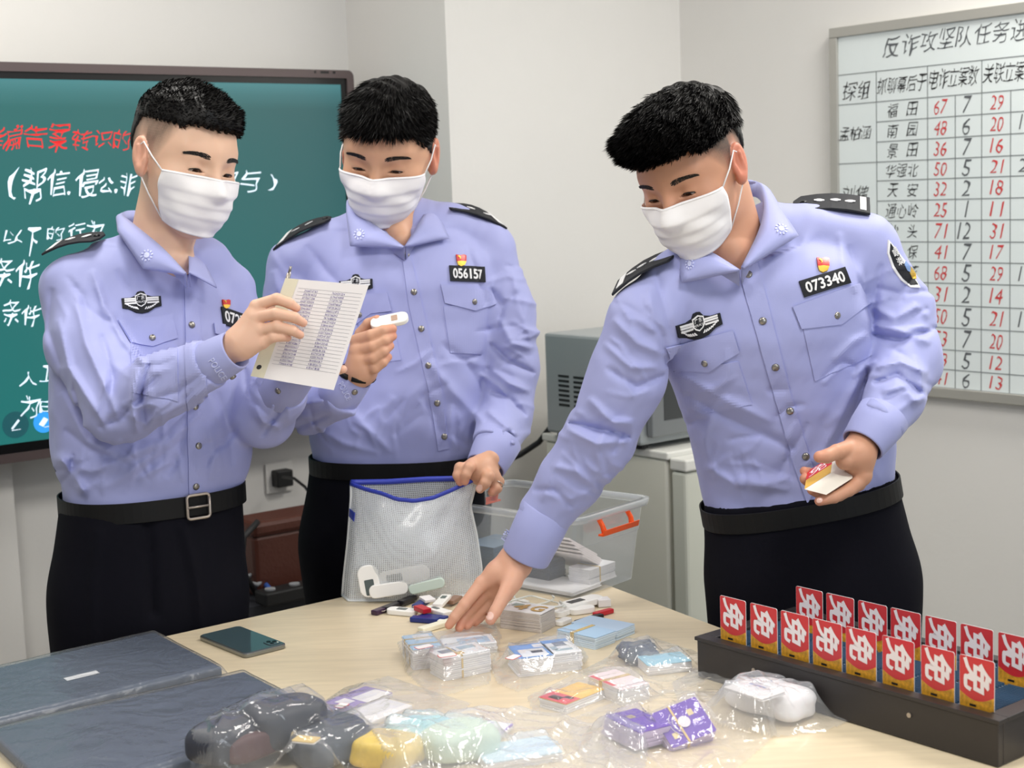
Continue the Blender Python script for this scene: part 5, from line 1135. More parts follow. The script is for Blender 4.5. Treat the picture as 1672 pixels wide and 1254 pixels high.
    collar(root, [(1207, 440, -.12), (1165, 414, -.11), (1130, 395, -.07), (1115, 365, .02), (1150, 320, .09), (1200, 298, .10), (1238, 298, .06), (1248, 330, -.02), (1240, 375, -.085), (1211, 436, -.12)],
           [(1203, 443, -.12), (1114, 462, -.11), (1106, 415, -.06), (1105, 380, .03), (1145, 330, .12), (1205, 303, .13), (1258, 312, .06), (1278, 345, -.01), (1304, 385, -.085), (1214, 440, -.12)], 2.66)
    drape_obj('placket', [(1205, 440), (1236, 425), (1290, 640), (1336, 790), (1318, 822), (1300, 770), (1262, 640)], bv, M_shirt, root, .0012, .0016, 4)
    for x, y in ((1222, 449), (1245, 524), (1266, 599), (1290, 671), (1316, 745)):
        p, n = on(bv, x, y)
        if p is not None: button(p+n*.003, n, .0068, root)
    pocket(root, [(1100, 606), (1205, 590), (1228, 660), (1150, 676), (1122, 664)], [(1087, 567), (1197, 540), (1207, 574), (1158, 606), (1100, 604)], (1152, 592), bv)
    pocket(root, [(1310, 530), (1410, 505), (1424, 580), (1330, 622)], [(1294, 501), (1400, 463), (1417, 496), (1372, 529), (1308, 537)], (1365, 515), bv)
    badge_emblem(root, [(1100, 520), (1173, 499), (1183, 541), (1109, 563)], bv)
    number_patch(root, '073340', [(1304, 460), (1379, 437), (1388, 462), (1313, 486)], bv); party_pin(root, (1343, 434), bv, 24)
    epaulette(root, [W(1102, 408, 2.68), W(1010, 462, 2.66), W(1000, 484, 2.58), W(1102, 425, 2.56)], .0045, (.30, .50, .68), (.80, .92), .12)
    epaulette(root, [W(1296, 326, 2.76), W(1420, 326, 2.75), W(1421, 352, 2.66), W(1292, 349, 2.66)], .0045, (.34, .55, .74), (.87, .95), .14)
    # sleeve patch
    p = drape_obj('arm_patch', [(1449, 392), (1456, 400), (1480, 432), (1496, 462), (1501, 470), (1486, 470), (1470, 458), (1456, 438), (1448, 414)], bv, M_white, root, .0008, .0022, 4)
    q_ = drape_obj('patch_field', [(1452, 398), (1476, 432), (1497, 466), (1486, 467), (1472, 455), (1459, 436), (1451, 414)], bv, M_patch, None, .0032, .0006, 4); q_.parent = p; q_.location = (0, 0, 0)
    q_ = drape_obj('patch_crest', [(1484, 436), (1492, 448), (1494, 457), (1487, 456), (1482, 446)], bv, M_brass, None, .004, .0006, 3); q_.parent = p; q_.location = (0, 0, 0)
    q_ = drape_obj('patch_shield', [(1476, 428), (1483, 436), (1484, 446), (1478, 442), (1474, 434)], bv, mat('patch_blue', (120, 150, 200), .6), None, .004, .0006, 3); q_.parent = p; q_.location = (0, 0, 0)
    V2, F2 = fit_text('警察', 0, 0, 1, 1); f = quad_map([(1459, 402), (1476, 432), (1466, 436), (1453, 408)]); v, f_ = drape([tuple(f(a, b)) for a, b in V2], bv, .004, .0004, tris=F2, smooth_n=False)
    q_ = MB().add(v, f_).build('patch_lettering', M_white, None); q_.parent = p; q_.location = (0, 0, 0)
    bel, up = belt_ring(root, W(1306, 815, 2.80), tor[0][1], tor[0][2], T['waist'][0][3]+.007, .141, .036)
    tag_emblem(root, [(1119, 424), (1134, 420), (1135, 440), (1121, 443)]); tag_emblem(root, [(1263, 365), (1285, 367), (1287, 384), (1266, 384)])
    cu1 = [o for o in root.children if o.name.startswith('cuff')]
    drape_text('cuff_lettering', 'POLICE', [(832, 868), (824, 884), (819, 880), (827, 864)], bvh_of(cu1[0]), M_thread, root, .001)
    return root
O1 = o1(); O2 = o2(); O3 = o3()
M_nail = mat('finger_nail', (232, 190, 176), .25)
def nail(root, px, py, rx, ry, ang):
    b = [o for o in root.children if o.name.startswith('body')][0]; bv = bvh_of(b); a = math.radians(ang)
    P = [(px+rx*math.cos(t)*math.cos(a)-ry*math.sin(t)*math.sin(a), py+rx*math.cos(t)*math.sin(a)+ry*math.sin(t)*math.cos(a)) for t in np.linspace(0, 6.283, 15)[:-1]]
    drape_obj('finger_nail', P, bv, M_nail, root, .0002, .0005, 2)
nail(O3, 800, 1006, 6, 7, 15); nail(O2, 783, 797, 5, 6, 20); nail(O3, 1338, 817, 4, 5, 60)
# ------------------------------------------------------------------ what the officers hold
def quad3(*P): return [np.array(p, float) for p in P]
# notebook: a soft book folded back, its page side to the camera
nb_tl, nb_tr, nb_br, nb_bl = W(466, 454, 2.632), W(602, 466, 2.66), W(545, 637, 2.66), W(409, 614, 2.632)
nb = thing('notebook', 'open ruled notebook with two columns of tiny handwriting, held up by left officer', 'notebook', (nb_bl+nb_br)/2)
M_paper = mat('note_paper', (236, 232, 232), .7); M_cover = mat('cream_cover', (226, 220, 196), .6); M_ink = mat('violet_ink', (108, 98, 160), .7); M_rule = mat('rule_grey', (168, 166, 172), .7)
def nbp(u, v, off=0):    # u across, v down
    a = nb_tl*(1-u)+nb_tr*u; b = nb_bl*(1-u)+nb_br*u; p = a*(1-v)+b*v
    n = np.cross(nb_tr-nb_tl, nb_bl-nb_tl); n /= np.linalg.norm(n); n = n if n@cf < 0 else -n
    return p+n*(off+.004*math.sin(u*math.pi)*.8)
def nbsheet(u0, u1, off, th, name, m, par, nseg=10, v0=0, v1=1):
    V = []; 
    for o_ in (off, off-th):
        for i in range(nseg+1):
            u = u0+(u1-u0)*i/nseg; V += [nbp(u, v0, o_), nbp(u, v1, o_)]
    k = 2*(nseg+1); Fs = []
    for i in range(nseg): a = 2*i; Fs += [(a, a+1, a+3, a+2), (k+a, k+a+2, k+a+3, k+a+1), (a, a+2, k+a+2, k+a), (a+1, k+a+1, k+a+3, a+3)]
    Fs += [(0, k, k+1, 1), (2*nseg, 2*nseg+1, k+2*nseg+1, k+2*nseg)]
    return MB().add(V, Fs).build(name, m, par)
nbsheet(0, .155, .0012, .0009, 'cover', M_cover, nb, 3); nbsheet(.10, 1, 0, .0075, 'page_block', M_paper, nb)
mb = MB()
for k in range(24):
    v = .085+k*.0345; [mb.add([nbp(u_, v, .0005), nbp(u_+.0963, v, .0005), nbp(u_+.0963, v+.0028, .0005), nbp(u_, v+.0028, .0005)], [(0, 1, 2, 3)]) for u_ in np.linspace(.19, .8637, 8)]
    if k == 22: break
mb.build('ruled_lines', M_rule, nb)
mb = MB(); r_ = np.random.default_rng(2)
for c0 in (.27, .60):
    for k in range(22):
        v = .092+k*.0345; n = 9; u = c0-.13*(k/22)*0+(0 if c0 < .5 else 0)
        for j in range(n):
            uu = u+j*.0175+r_.uniform(-.003, .003); h = .020; s = str(r_.integers(2, 9))
            V2, F2 = fit_text(s, uu, 0, uu+.014, 1); mb.add([nbp(a, v+(h*(1-b))+r_.uniform(0, .0)+.004, .0007) for a, b in V2], F2)
tag(mb.build('handwriting', M_ink, nb), 'two columns of tiny violet figures'); 
p = MB(); c = nbp(.06, .90, .0016); ux = (nb_tr-nb_tl)/np.linalg.norm(nb_tr-nb_tl); uyv = (nb_tl-nb_bl)/np.linalg.norm(nb_tl-nb_bl)
p.add([c+.0042*(math.cos(t)*ux+math.sin(t)*uyv) for t in np.linspace(0, 6.283, 20)[:-1]], [tuple(range(19))]); p.build('cover_logo', M_blk, nb)
pn = thing('pen', 'slim silver pen standing up behind the top of the notebook', 'pen', W(455, 535, 2.66))
MB().tube([W(456, 520, 2.665), W(462, 490, 2.66), W(468, 462, 2.655), W(472, 446, 2.652)], [.0035, .004, .004, .0036], 12).build('barrel', M_silver, pn, smooth=True)
MB().tube([W(472, 446, 2.652), W(475, 435, 2.65)], [.0026, .0022], 10).build('push_button', M_steel, pn, smooth=True)
MB().tube([W(474, 444, 2.643), W(469, 470, 2.645)], [.0012, .0014], 8).build('clip', M_steel, pn, smooth=True)
# white stick modem in the middle officer's fingers
def stick(c, a, b, n, hl, hw, th, name_m, parent, nm='casing'):
    o = MB().prism(rrect(c-n*th/2, a, b, hl, hw, min(hw, hl)*.85, 7), n*th).build(nm, name_m, parent, bevel=min(th*.35, .002)); return o
M_wp = mat('white_plastic', (238, 236, 228), .3); M_gp = mat('grey_screen', (96, 108, 112), .2)
dc = W(636, 524, 2.862); ax = W(665, 518, 2.862)-W(607, 530, 2.862); L_ = np.linalg.norm(ax); ax /= L_; nn = -cf*.55+np.array([0, 0, 1])*.83; nn -= ax*(nn@ax); nn /= np.linalg.norm(nn); bx_ = np.cross(nn, ax)
md_ = thing('usb_modem', 'white rounded USB modem pinched in the middle officer\'s fingers', 'usb stick', dc)
stick(dc, ax, bx_, nn, .036, .0165, .0095, M_wp, md_)
sl = MB().prism(rrect(dc+ax*.010-bx_*0+nn*.0049, ax, bx_, .006, .0085, .001, 3), nn*.0005).build('card_slot', mat('slot_brown', (170, 140, 120), .5), md_)
# deck of cards in the right officer's hand
dk = thing('card_deck', 'thick deck of cards with red and yellow top, gripped in right officer\'s hand', 'deck of cards', W(1352, 785, 2.50))
p0 = W(1314, 799, 2.49); p3 = W(1357, 772, 2.52); p1 = W(1349, 808, 2.485); p2 = p3+(p1-p0)
up_ = (p0-p1); back = W(1319, 770, 2.56)-p0
MB().prism([p1, p2, p3, p0], back).build('card_edges', mat('card_edge', (232, 226, 214), .5), dk)
tn = up_/np.linalg.norm(up_)
def dkp(u, v, off=.0006): return p0+(p3-p0)*u+back*v+tn*off
MB().add([dkp(0, 0), dkp(1, 0), dkp(1, .55), dkp(0, .55)], [(0, 1, 2, 3)]).build('yellow_panel', mat('card_yellow', (226, 178, 70), .35), dk)
MB().add([dkp(0, .50, .0009), dkp(1, .50, .0009), dkp(1, 1, .0009), dkp(0, 1, .0009)], [(0, 1, 2, 3)]).build('red_panel', mat('card_red', (206, 44, 52), .35), dk)
V2, F2 = fit_text('免', .1, .55, .8, .95); MB().add([dkp(a, b, .0013) for a, b in V2], F2).build('card_character', mat('card_white', (244, 240, 240), .4), dk)

# ------------------------------------------------------------------ phone and the two bagged black folders
def T(px, py, z=TZ): return onz(px, py, z)
def frame(P): # origin and axes for a quad on the table
    return P
M_ph = mat('phone_glass', (66, 86, 92), .08, spec=.8, coat=.5); M_phs = mat('phone_steel', (140, 142, 138), .25, .8)
q = [T(329, 1046), T(386, 1028), T(466, 1056), T(404, 1079)]
ph_c = sum(q)/4; a = (q[3]-q[0]+q[2]-q[1])/2; b = (q[1]-q[0]+q[2]-q[3])/2; hl = np.linalg.norm(a)/2; a /= 2*hl; b = b-a*(a@b); hw = np.linalg.norm(b)/2; b /= 2*hw
ph = thing('smartphone', 'dark green glass-backed phone lying face down on the bare table', 'phone', ph_c)
zz = np.array([0, 0, 1.])
MB().prism(rrect(ph_c+zz*.0006, a, b, hl, hw, .010, 6), zz*.008).build('frame', M_phs, ph, bevel=.0018)
MB().prism(rrect(ph_c+zz*.0087, a, b, hl-.0025, hw-.0025, .008, 6), zz*.0006).build('back_glass', M_ph, ph)
cm = ph_c+a*(hl-.022)+b*(hw-.018)+zz*.0094
MB().prism(rrect(cm, a, b, .013, .011, .004, 4), zz*.0014).build('camera_bump', M_ph, ph, bevel=.0004)
for dx, dy in ((-.006, -.003), (.006, -.003), (0, .005)): MB().tube([cm+a*dx+b*dy+zz*.0012, cm+a*dx+b*dy+zz*.0026], .0036, 16).build('camera_lens', mat('lens', (10, 12, 16), .05), ph)
MB().tube([cm+a*.008+b*.007+zz*.0012, cm+a*.008+b*.007+zz*.0020], .0016, 10).build('flash', mat('flash_white', (236, 232, 210), .2), ph)
M_fold = mat('black_folder', (74, 84, 102), .6, vary=(5, .12)); M_film = plastic('folder_film', .14, (190, 200, 215), rough=.28, bump=(14, .0045), gl=.6); M_lab = mat('paper_label', (232, 232, 234), .6)
def crumple(C, nu, nv, z0, amp, seed, edge=.004, f=26):
    # film laid over a flat thing: C(u,v) gives the point under it
    V = []; 
    for j in range(nv+1):
        for i in range(nu+1): V.append(C(i/nu, j/nv))
    V = np.array(V); w_ = np.abs(wob(V, f, seed))**.7*amp+np.abs(wob(V, f*2.7, seed+1))*amp*.5; V[:, 2] += z0+w_
    Q = [(j*(nu+1)+i, j*(nu+1)+i+1, (j+1)*(nu+1)+i+1, (j+1)*(nu+1)+i) for j in range(nv) for i in range(nu)]
    return V, Q
def folder(P, th, lab, label):
    P = [np.array(p) for p in P]; c = sum(P)/4; t = thing('laptop', label, 'laptop', c)
    C = lambda u, v: (P[0]*(1-u)+P[1]*u)*(1-v)+(P[3]*(1-u)+P[2]*u)*v
    S = lambda u, v, z: C(.5+(u-.5)*.96, .5+(v-.5)*.955)+zz*z
    MB().prism([S(0, 0, .002), S(1, 0, .002), S(1, 1, .002), S(0, 1, .002)], zz*th).build('body', M_fold, t, bevel=.003)
    V, Q = crumple(lambda u, v: C(u, v), 90, 60, th+.0062, .0013, 5)
    uv = np.array([(i/90, j/60) for j in range(61) for i in range(91)]); e = np.minimum(np.minimum(uv[:, 0], 1-uv[:, 0]), np.minimum(uv[:, 1], 1-uv[:, 1]))
    V[:, 2] -= (th+.001)*np.clip(1-e/.025, 0, 1)**1.2
    V[:, 2] = np.maximum(V[:, 2], TZ+.001)
    f_ = mk('plastic_sleeve', V, Q, M_film, None, True); adopt(t, f_); tag(f_, 'clear crinkled film sleeve')
    u0, v0, u1, v1 = lab; MB().prism([S(u0, v0, th+.0026), S(u1, v0, th+.0026), S(u1, v1, th+.0026), S(u0, v1, th+.0026)], zz*.0006).build('paper_label', M_lab, t)
    return t
fA = folder([T(-120, 1132, TZ), T(258, 1045, TZ+.0), T(374, 1106, TZ), T(-40, 1209, TZ)], .016, (.44, .52, .58, .585), 'flat dark laptop in a clear sleeve at table\'s back edge')
fB = folder([T(-30, 1212, TZ), T(404, 1110, TZ), T(560, 1192, TZ), T(90, 1330, TZ)], .016, (.60, .66, .76, .73), 'flat dark laptop in a clear sleeve nearer the camera, partly under a bag')

# ------------------------------------------------------------------ the card rack
RZ = TZ+.060
r0 = onz(1138, 1045, RZ); r1 = onz(1630, 1183, RZ); rf = onz(1300, 1003, RZ)
rl = (r1-r0); RL = np.linalg.norm(rl); rl /= RL; rd = rf-r0; rd = rd-rl*(rd@rl); RD = .235; rd /= np.linalg.norm(rd)
M_rack = mat('rack_black', (42, 38, 38), .42); M_fin = mat('rack_blue', (66, 98, 128), .35); M_rackt = mat('rack_tray', (24, 24, 26), .5)
rk = thing('card_rack', 'long black card sorting rack with blue slots standing on the table', 'card rack', (r0+r1)/2+rd*RD/2-(0, 0, RZ-TZ))
R = lambda a, b, z=0: r0+rl*a+rd*b+zz*z
h = RZ-TZ-.001
for nm, a0, b0, a1_, b1_ in (('front_wall', 0, 0, RL, .012), ('back_wall', 0, RD-.012, RL, RD), ('end_wall', 0, .012, .020, RD-.012), ('end_wall', RL-.020, .012, RL, RD-.012)):
    MB().prism([R(a0, b0, -h), R(a1_, b0, -h), R(a1_, b1_, -h), R(a0, b1_, -h)], zz*h).build(nm, M_rack, rk, bevel=.0015)
MB().prism([R(.02, .012, -.040), R(RL-.02, .012, -.040), R(RL-.02, RD-.012, -.040), R(.02, RD-.012, -.040)], zz*.010).build('tray_floor', M_rackt, rk)
mb = MB()
for (a0, b0, a1_, b1_) in ((-.003, -.003, RL+.003, .018), (-.003, RD-.018, RL+.003, RD+.003), (-.003, .018, .024, RD-.018), (RL-.024, .018, RL+.003, RD-.018)): mb.prism([R(a0, b0, 0), R(a1_, b0, 0), R(a1_, b1_, 0), R(a0, b1_, 0)], zz*.006)
mb.build('rim', M_rack, rk, bevel=.001)
NC = 9; pitch = (RL-.052)/NC; NF = 34
mb = MB()
for c in range(NC):
    for k in range(NF):
        b_ = .024+(RD-.05)*k/(NF-1); a0 = .026+c*pitch+.003; mb.prism([R(a0, b_, -.03), R(a0+pitch-.006, b_, -.03), R(a0+pitch-.006, b_+.0009, -.03), R(a0, b_+.0009, -.03)], zz*.0335)
tag(mb.build('slot_fins', M_fin, rk), 'rows of thin blue upright fins', kind='stuff')
for c in range(NC+1):
    mb = MB(); a0 = .026+c*pitch
    mb.prism([R(a0-.003, .02, -.03), R(a0+.003, .02, -.03), R(a0+.003, RD-.02, -.03), R(a0-.003, RD-.02, -.03)], zz*.022)
    for k in range(26): b_ = .024+(RD-.05)*k/25; mb.prism([R(a0-.003, b_, -.008), R(a0+.003, b_, -.008), R(a0+.003, b_+.002, -.008), R(a0-.003, b_+.002, -.008)], zz*.0085)
    mb.build('comb_divider', mat('comb_grey', (120, 132, 142), .4), rk)
MB().prism([R(.02, RD*.46, -.03), R(RL-.02, RD*.46, -.03), R(RL-.02, RD*.46+.004, -.03), R(.02, RD*.46+.004, -.03)], zz*.032).build('centre_bar', M_rack, rk)
for a0 in (.12, .405): MB().tube([R(a0, -.0005, -.022), R(a0, -.0022, -.022)], .0035, 14).build('rivet', M_silver, rk)
# cards standing in the rack
M_cr = mat('card_front_red', (206, 42, 50), .35, coat=.2); M_cy = mat('card_front_gold', (228, 166, 50), .35, vary=(160, .45)); M_cw = mat('card_glyph', (240, 232, 236), .4); M_ce = mat('card_body', (236, 234, 236), .4)
CWd, CHt = .054, .0856
def card_meshes():
    out = []
    P = rrect((CWd/2, 0, CHt/2), np.array([1., 0, 0]), zz, CWd/2, CHt/2, .0032, 4)
    body = MB().prism(P, (0, .0008, 0)); out.append(('card_body', body, M_ce))
    P2 = rrect((CWd/2, -.00015, CHt/2), np.array([1., 0, 0]), zz, CWd/2-.0003, CHt/2-.0003, .003, 4)
    # red upper field above a curved boundary, gold below
    fld = lambda x: .040-.014*math.cos((x/CWd-.5)*2.6)+.0
    top = [p for p in P2 if p[2] > CHt*.6]; n_ = 14; xs = np.linspace(.0004, CWd-.0004, n_)
    out.append(('red_field', MB().add([np.array((x, -.0002, fld(x))) for x in xs]+top, [tuple(range(n_+len(top)))]), M_cr))
    bot = [p for p in P2 if p[2] < CHt*.4]; bot = sorted(bot, key=lambda p: -p[0])
    lowp = [np.array((x, -.0002, fld(x))) for x in xs]; bl = [p for p in P2 if p[2] < CHt*.4]; lft = [p for p in bl if p[0] < CWd/2]; rgt = [p for p in bl if p[0] >= CWd/2]
    out.append(('gold_field', MB().add(lft+rgt+lowp[::-1], [tuple(range(len(lft)+len(rgt)+len(lowp)))]), M_cy))
    # the slanted white character, lying on its side as printed
    V2, F2 = text2d('免', .03); lo = V2.min(0); hi = V2.max(0); U = (V2-lo)/(hi-lo)
    mb = MB()
    for dx, dz in ((0, 0),):
        V = []
        for u, v in U: V.append((.006+(.044*v)+dx, -.0006, .081-.046*u-.010*(v-.5)+dz))
        mb.add(V, F2)
    out.append(('white_character', mb, M_cw))
    mb = MB().prism([(.016, -.0002, .0175), (.026, -.0002, .0175), (.026, -.0002, .0205), (.016, -.0002, .0205)], (0, -.0004, 0)); out.append(('black_mark', mb, M_dk))
    return out
CMS = None
def rack_card(x_px, y_px, b_off, label, lift):
    global CMS
    # place so that the card's left edge meets the photo position along the row
    a0 = None; best = 1e9
    for t in np.linspace(0, RL, 800):
        p = R(t, b_off, .055); q_ = pxy(p[None])[0]
        if abs(q_[0]-x_px) < best: best = abs(q_[0]-x_px); a0 = t
    o = thing('bank_card', label, 'card', R(a0, b_off, lift-.0856*.2))
    base = R(a0, b_off, lift)
    if CMS is None:
        CMS = []
        for nm, mb, m in card_meshes():
            mm = mb.build(nm, m); CMS.append((mm.data, nm)); bpy.data.objects.remove(mm)
    Rm = Matrix(((rl[0], rd[0], 0), (rl[1], rd[1], 0), (0, 0, 1)))
    for me, nm in CMS:
        c = bpy.data.objects.new(nm, me); COL.objects.link(c); c.parent = o; c.matrix_local = Matrix.Translation(Vector(base)-Vector(o.location)) @ Rm.to_4x4()
    o['group'] = 'red and gold cards standing in the rack'
    return o
front = [1176, 1225, 1275, 1327, 1381, 1441, 1504, 1567]; backr = [1300, 1349, 1401, 1454, 1511, 1568, 1630]
ordn = ['first from the left', 'second from the left', 'third from the left', 'fourth from the left', 'fifth from the left', 'sixth from the left', 'seventh from the left', 'eighth from the left']
for i, x in enumerate(front): rack_card(x, 0, .022, 'red and gold card standing in the rack\'s front row, %s' % ordn[i], -.011)
for i, x in enumerate(backr): rack_card(x, 0, RD*.62, 'red and gold card standing in the rack\'s back row, %s' % ordn[i], -.011)
# ------------------------------------------------------------------ white mesh pouch with a blue zip
def net_mat():
    m = bpy.data.materials.new('white_net'); m.use_nodes = True; nt = m.node_tree; nt.nodes.clear(); N = nt.nodes.new; K = nt.links.new
    out = N('ShaderNodeOutputMaterial'); uv = N('ShaderNodeUVMap'); uv.uv_map = 'uv'; sp = N('ShaderNodeSeparateXYZ'); K(uv.outputs[0], sp.inputs[0]); ms_ = []
    for k, n_ in ((0, 66), (1, 62)):
        mu = N('ShaderNodeMath'); mu.operation = 'MULTIPLY'; mu.inputs[1].default_value = n_; K(sp.outputs[k], mu.inputs[0])
        fr = N('ShaderNodeMath'); fr.operation = 'FRACT'; K(mu.outputs[0], fr.inputs[0]); gt = N('ShaderNodeMath'); gt.operation = 'LESS_THAN'; gt.inputs[1].default_value = .36; K(fr.outputs[0], gt.inputs[0]); ms_.append(gt)
    mx = N('ShaderNodeMath'); mx.operation = 'MAXIMUM'; K(ms_[0].outputs[0], mx.inputs[0]); K(ms_[1].outputs[0], mx.inputs[1])
    rg = N('ShaderNodeMapRange'); rg.inputs[3].default_value = .28; rg.inputs[4].default_value = .82; K(mx.outputs[0], rg.inputs[0])
    tr = N('ShaderNodeBsdfTransparent'); pb = N('ShaderNodeBsdfPrincipled'); pb.inputs['Base Color'].default_value = lin((228, 232, 236)); pb.inputs['Roughness'].default_value = .3; pb.inputs['Coat Weight'].default_value = .3
    s_ = N('ShaderNodeMixShader'); K(rg.outputs[0], s_.inputs[0]); K(tr.outputs[0], s_.inputs[1]); K(pb.outputs[0], s_.inputs[2]); K(s_.outputs[0], out.inputs[0]); return m
M_net = net_mat(); M_zip = mat('blue_zip', (44, 60, 170), .45); M_pipe = mat('white_piping', (226, 230, 232), .4)
bgp = thing('mesh_pouch', 'white mesh zip pouch with blue zip held open upright on the table edge', 'pouch', onz(670, 980, TZ))
ip = lambda x, T_: float(np.interp(x, *T_))
def pouch(u, v, back):
    xl = ip(v, ([0, .12, .5, .85, 1], [573, 573, 568, 561, 559])); xr = ip(v, ([0, .12, .25, .5, .8, 1], [779, 774, 768, 778, 786, 786]))
    if back: yt = ip(u, ([0, .3, .6, 1], [786, 785, 781, 779])); 
    else: yt = ip(u, ([0, .12, .25, .36, .5, .65, .8, 1], [790, 799, 806, 815, 818, 813, 800, 781]))
    yb = ip(u, ([0, .04, .5, .9, 1], [972, 981, 980, 972, 962])); db = depth(onz(xl+(xr-xl)*u, yb, TZ+.002))
    dt = 2.955+.0*u; bul = math.sin(u*math.pi)**.7*(.025+.02*math.sin(v*math.pi)); 
    d = dt*(1-v)+db*v+(bul*.9 if back else -bul)*(1-v**6*.9)
    if not back: d += .0035*math.sin(u*16+v*5)*math.sin(v*7)*(1-v)
    else: d += .003
    p = W(xl+(xr-xl)*u, yt*(1-v)+yb*v, d); p[2] = max(p[2], TZ+.0015); return p
def pouch_sheet(back, nm):
    nu, nv = 40, 34; V = [pouch(i/nu, j/nv, back) for j in range(nv+1) for i in range(nu+1)]
    Q = [(j*(nu+1)+i, j*(nu+1)+i+1, (j+1)*(nu+1)+i+1, (j+1)*(nu+1)+i) for j in range(nv) for i in range(nu)]
    o = mk(nm, V, Q, M_net, None, True); ul = o.data.uv_layers.new(name='uv')
    for l in o.data.loops: ul.data[l.index].uv = ((l.vertex_index % (nu+1))/nu, 1-(l.vertex_index//(nu+1))/nv)
    adopt(bgp, o)
pouch_sheet(True, 'back_panel'); pouch_sheet(False, 'front_panel')
MB().tube([pouch(u, 0, False) for u in np.linspace(0, 1, 30)], .0042, 8).build('front_zip', M_zip, bgp, smooth=True)
MB().tube([pouch(u, 0, True)-zz*.002 for u in np.linspace(0, .92, 24)], .0055, 8).build('back_zip', M_zip, bgp, smooth=True)
for u in (0, 1): MB().tube([pouch(u, v, False) for v in np.linspace(0, 1, 22)], .0026, 6).build('side_piping', M_pipe, bgp, smooth=True)
MB().tube([pouch(u, 1, False) for u in np.linspace(0, 1, 22)], .0026, 6).build('bottom_piping', M_pipe, bgp, smooth=True)
MB().add([pouch(0, .22, False)-cf*.004, pouch(.045, .235, False)-cf*.004, pouch(.04, .31, False)-cf*.004, pouch(0, .29, False)-cf*.004], [(0, 1, 2, 3)]).build('brand_tab', M_zip, bgp, solid=.0012)
# devices inside and around it
def dev(px, py, z, ang_px, L, Wd, th, m, label, cat='usb stick', name='usb_modem', screen=None, cap=None, tilt=0, rnd=.8, group=None, cable=False, ring_=None):
    # lies at table point (px,py); ang_px = photo point its long axis points to
    c = onz(px, py, TZ+z); q = onz(*ang_px, TZ+z); a = q-c; a /= np.linalg.norm(a); a = a*math.cos(tilt)+zz*math.sin(tilt); b = np.cross(zz, a); b /= np.linalg.norm(b); n = np.cross(a, b)
    o = thing(name, label, cat, c, group); c2 = c+n*(.0005)
    MB().prism(rrect(c2, a, b, L/2, Wd/2, Wd/2*rnd, 6), n*th).build('casing', m, o, bevel=min(th*.28, .0018))
    if screen: u, wd, hh, mm = screen; MB().prism(rrect(c2+a*u*L+n*th, a, b, wd, hh, .0015, 3), n*.0006).build('display', mm, o)
    if cap: MB().prism(rrect(c2+a*(L/2+.007)+n*th*.2, a, b, .0085, .006, .0008, 2), n*th*.5).build('usb_plug', cap, o, bevel=.0005)
    if ring_: MB().tube([c2-a*(L/2+.006)+n*th*.5+.006*(math.cos(t)*a+math.sin(t)*b) for t in np.linspace(0, 6.283, 18)], .0009, 6, caps=False).build('key_ring', ring_, o, smooth=True)
    return o
M_navy = mat('navy_plastic', (28, 44, 120), .35); M_blkp = mat('black_plastic', (26, 24, 30), .35); M_redp2 = mat('red_plastic', (190, 34, 48), .35); M_pur = mat('plum_plastic', (60, 36, 62), .35); M_pearl = mat('pearl_plastic', (246, 244, 240), .25); M_brn = mat('brown_plastic', (150, 118, 100), .4); M_lcd = mat('lcd_grey', (88, 98, 98), .2); M_cream = mat('cream_plastic', (240, 236, 214), .35)
def inpouch(px, py, d, ax_px, L, Wd, th, label, m=M_pearl, scr=None):
    c = W(px, py, d); q = W(*ax_px, d); a = (q-c)/np.linalg.norm(q-c); n = -cf; n = n-a*(n@a); n /= np.linalg.norm(n); b = np.cross(n, a)
    o = thing('usb_modem', label, 'usb stick', c); MB().prism(rrect(c, a, b, L/2, Wd/2, Wd*.42, 6), n*th).build('casing', m, o, bevel=.002)
    if scr: MB().prism(rrect(c+a*scr+n*th, a, b, .015, .009, .002, 3), n*.0006).build('display', M_lcd, o)
inpouch(603, 948, 2.93, (607, 970), .062, .040, .010, 'white round-ended device standing at the pouch\'s left end', scr=.012)
inpouch(660, 941, 2.94, (720, 930), .100, .034, .012, 'long white device with grey display lying inside the mesh pouch', scr=-.018)
inpouch(635, 962, 2.925, (700, 952), .075, .026, .010, 'small white striped device at the bottom of the mesh pouch')
inpouch(697, 956, 2.925, (740, 946), .070, .020, .010, 'slim pale green and white device low in the mesh pouch', mat('pale_green', (206, 222, 212), .35))
# the pile of tokens
dev(624, 1000, 0, (650, 990), .048, .016, .009, M_pur, 'plum-black token at the far left end of the pile', rnd=.25, cap=None)
dev(640, 994, .001, (662, 984), .050, .017, .009, M_blkp, 'black token with wound lanyard right of the plum one', rnd=.3, ring_=M_silver)
dev(657, 1003, 0, (690, 1006), .060, .026, .010, M_pearl, 'white rounded token with small grey display at the pile\'s left', screen=(0, .010, .006, M_lcd), rnd=.75)
dev(665, 984, .004, (690, 974), .045, .016, .009, M_blkp, 'black token behind the white rounded one', rnd=.3, cap=M_steel)
dev(688, 990, .006, (706, 978), .052, .018, .009, M_navy, 'navy token under the clear-windowed one', rnd=.3)
dev(698, 981, .014, (712, 990), .034, .022, .006, M_paper, 'small token with a printed paper sticker on top of the pile', rnd=.1)
dev(690, 999, .010, (702, 1004), .036, .018, .009, M_redp2, 'short red token with a metal ring', rnd=.15, ring_=M_silver)
dev(722, 985, .012, (738, 968), .070, .020, .008, M_pearl, 'white stick token slanting upward behind the hand', screen=(.18, .009, .005, M_lcd), rnd=.3)
dev(715, 1001, .006, (745, 1010), .062, .022, .008, M_pearl, 'white token with slotted window before the slanting stick', screen=(-.1, .009, .004, M_lcd), rnd=.25)
